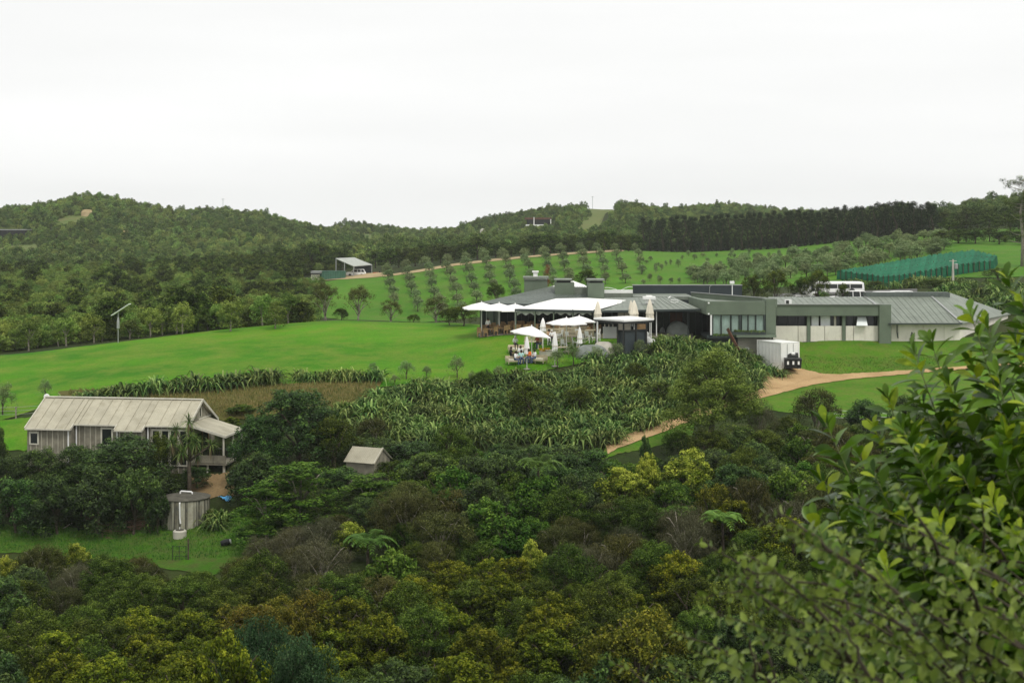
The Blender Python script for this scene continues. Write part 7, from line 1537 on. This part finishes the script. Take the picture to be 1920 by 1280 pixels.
def shrubs():
    rg = random.Random(31)
    big, young, small = leaf_meshes('leaf', OBOV, 'm_bigleaf'), leaf_meshes('leaf', OBOV, 'm_youngleaf'), leaf_meshes('leaf', OVAL, 'm_smallleaf')
    base = (2.15, 5.6, gz(2.15, 5.6) - .05)
    tips = [(1548, 792, 5.2), (1608, 850, 5.3), (1530, 975, 5.0), (1540, 900, 5.3), (1665, 745, 5.6), (1712, 655, 5.5), (1746, 640, 5.7), (1820, 588, 5.4), (1850, 612, 5.8), (1888, 520, 5.6), (1915, 560, 5.3), (1640, 890, 5.1), (1780, 720, 5.4), (1870, 700, 5.2), (1700, 800, 5.3), (1580, 1040, 4.9), (1620, 960, 5.0),
            (1905, 640, 5.5), (1840, 760, 5.5), (1740, 850, 5.1), (1690, 950, 5.0), (1800, 880, 5.0), (1890, 820, 5.0), (1760, 980, 4.8), (1860, 940, 4.8), (1930, 760, 5.0), (1950, 600, 5.5), (1970, 680, 5.2), (1960, 880, 5.0), (1660, 1060, 4.8), (1780, 790, 5.6), (1820, 680, 5.8), (1720, 740, 5.8), (1910, 1000, 4.7), (1830, 1050, 4.7), (2000, 760, 5.2), (1640, 800, 5.7), (1590, 920, 5.6)]
    tips += [(rg.uniform(1680, 1980), rg.uniform(760, 1120), rg.uniform(4.9, 5.9)) for _ in range(34)]
    st = []
    for px, py, D in tips:
        t = W(px, py, D); b_ = Vector(base).lerp(Vector((t[0] + .5, D, t[2] - 1.25)), .75); st.append(stem_to(b_, t, (rg.uniform(.02, .16), rg.uniform(-.05, .05), -.06), 7, .012, rg))
    near_shrub('large_leaved_shrub', 'large shrub with big glossy leaves and yellow-green tips close at the right', base, st, big, young, .098, .0165, .12, 5, 'm_greenstem', .008, (68, 38), 8)
    base2 = (1.35, 3.4, gz(1.35, 3.4) - .05); tips = []
    for px, py in [(1200, 1262), (1235, 1190), (1270, 1130), (1310, 1085), (1335, 1020), (1370, 1060), (1400, 985), (1440, 1010), (1470, 940), (1490, 1040), (1530, 965), (1560, 1010), (1600, 940), (1640, 1000), (1680, 930), (1720, 980), (1770, 930), (1820, 960), (1880, 920), (1930, 970), (1290, 1230), (1350, 1180), (1420, 1130), (1500, 1120), (1580, 1090), (1660, 1080), (1750, 1070), (1840, 1060), (1900, 1080),
                   (1380, 1250), (1460, 1210), (1540, 1190), (1620, 1170), (1700, 1160), (1790, 1150), (1880, 1160), (1250, 1275), (1480, 1270), (1600, 1260), (1720, 1250), (1840, 1250)]:
        tips.append((px, py + 75 - .05 * (1920 - px) * .6, rg.uniform(2.6, 3.5)))
    st = []
    for px, py, D in tips:
        t = W(px, py, D); b_ = Vector((t[0] + rg.uniform(.35, .75), min(3.9, D + rg.uniform(.0, .5)), t[2] - rg.uniform(.28, .55))); st.append(stem_to(b_, t, (0, 0, rg.uniform(.02, .09)), 8, .012, rg))
        for q in range(2):
            j = rg.randint(3, 6); s = st[-1 - q * 0][j] if q == 0 else st[-1 - q][j] if len(st[-1 - q]) > j else st[-1][3]; c = Vector(s) + Vector((rg.uniform(-.28, .0), rg.uniform(-.1, .12), rg.uniform(-.02, .16))); st.append(stem_to(s, c, (0, 0, .015), 7, .006, rg))
    near_shrub('small_leaved_shrub', 'twiggy shrub with small pale leaves, blurred close at the bottom right corner', base2, st, small, small, .028, .0145, .22, 6, 'm_twig', .0042, (45, 20), 0)
shrubs()
# ------------------------------------------------------------------ haze: thin damp air over the whole valley
def haze():
    mb = MB(); mb.box(-1400, 1400, -45, 1520, -45, 34)
    m = bpy.data.materials.new('m_haze'); m.use_nodes = True; n, l = m.node_tree.nodes, m.node_tree.links; n.clear()
    v = n.new('ShaderNodeVolumePrincipled'); v.inputs['Color'].default_value = (0.93, 0.96, 0.93, 1); v.inputs['Density'].default_value = 0.00013; v.inputs['Anisotropy'].default_value = 0.0
    o = n.new('ShaderNodeOutputMaterial'); l.new(v.outputs[0], o.inputs['Volume']); MATS['m_haze'] = m
    tag(mb.build('haze', 'm_haze'), 'thin pale haze hanging over the whole valley', kind='stuff')
haze()
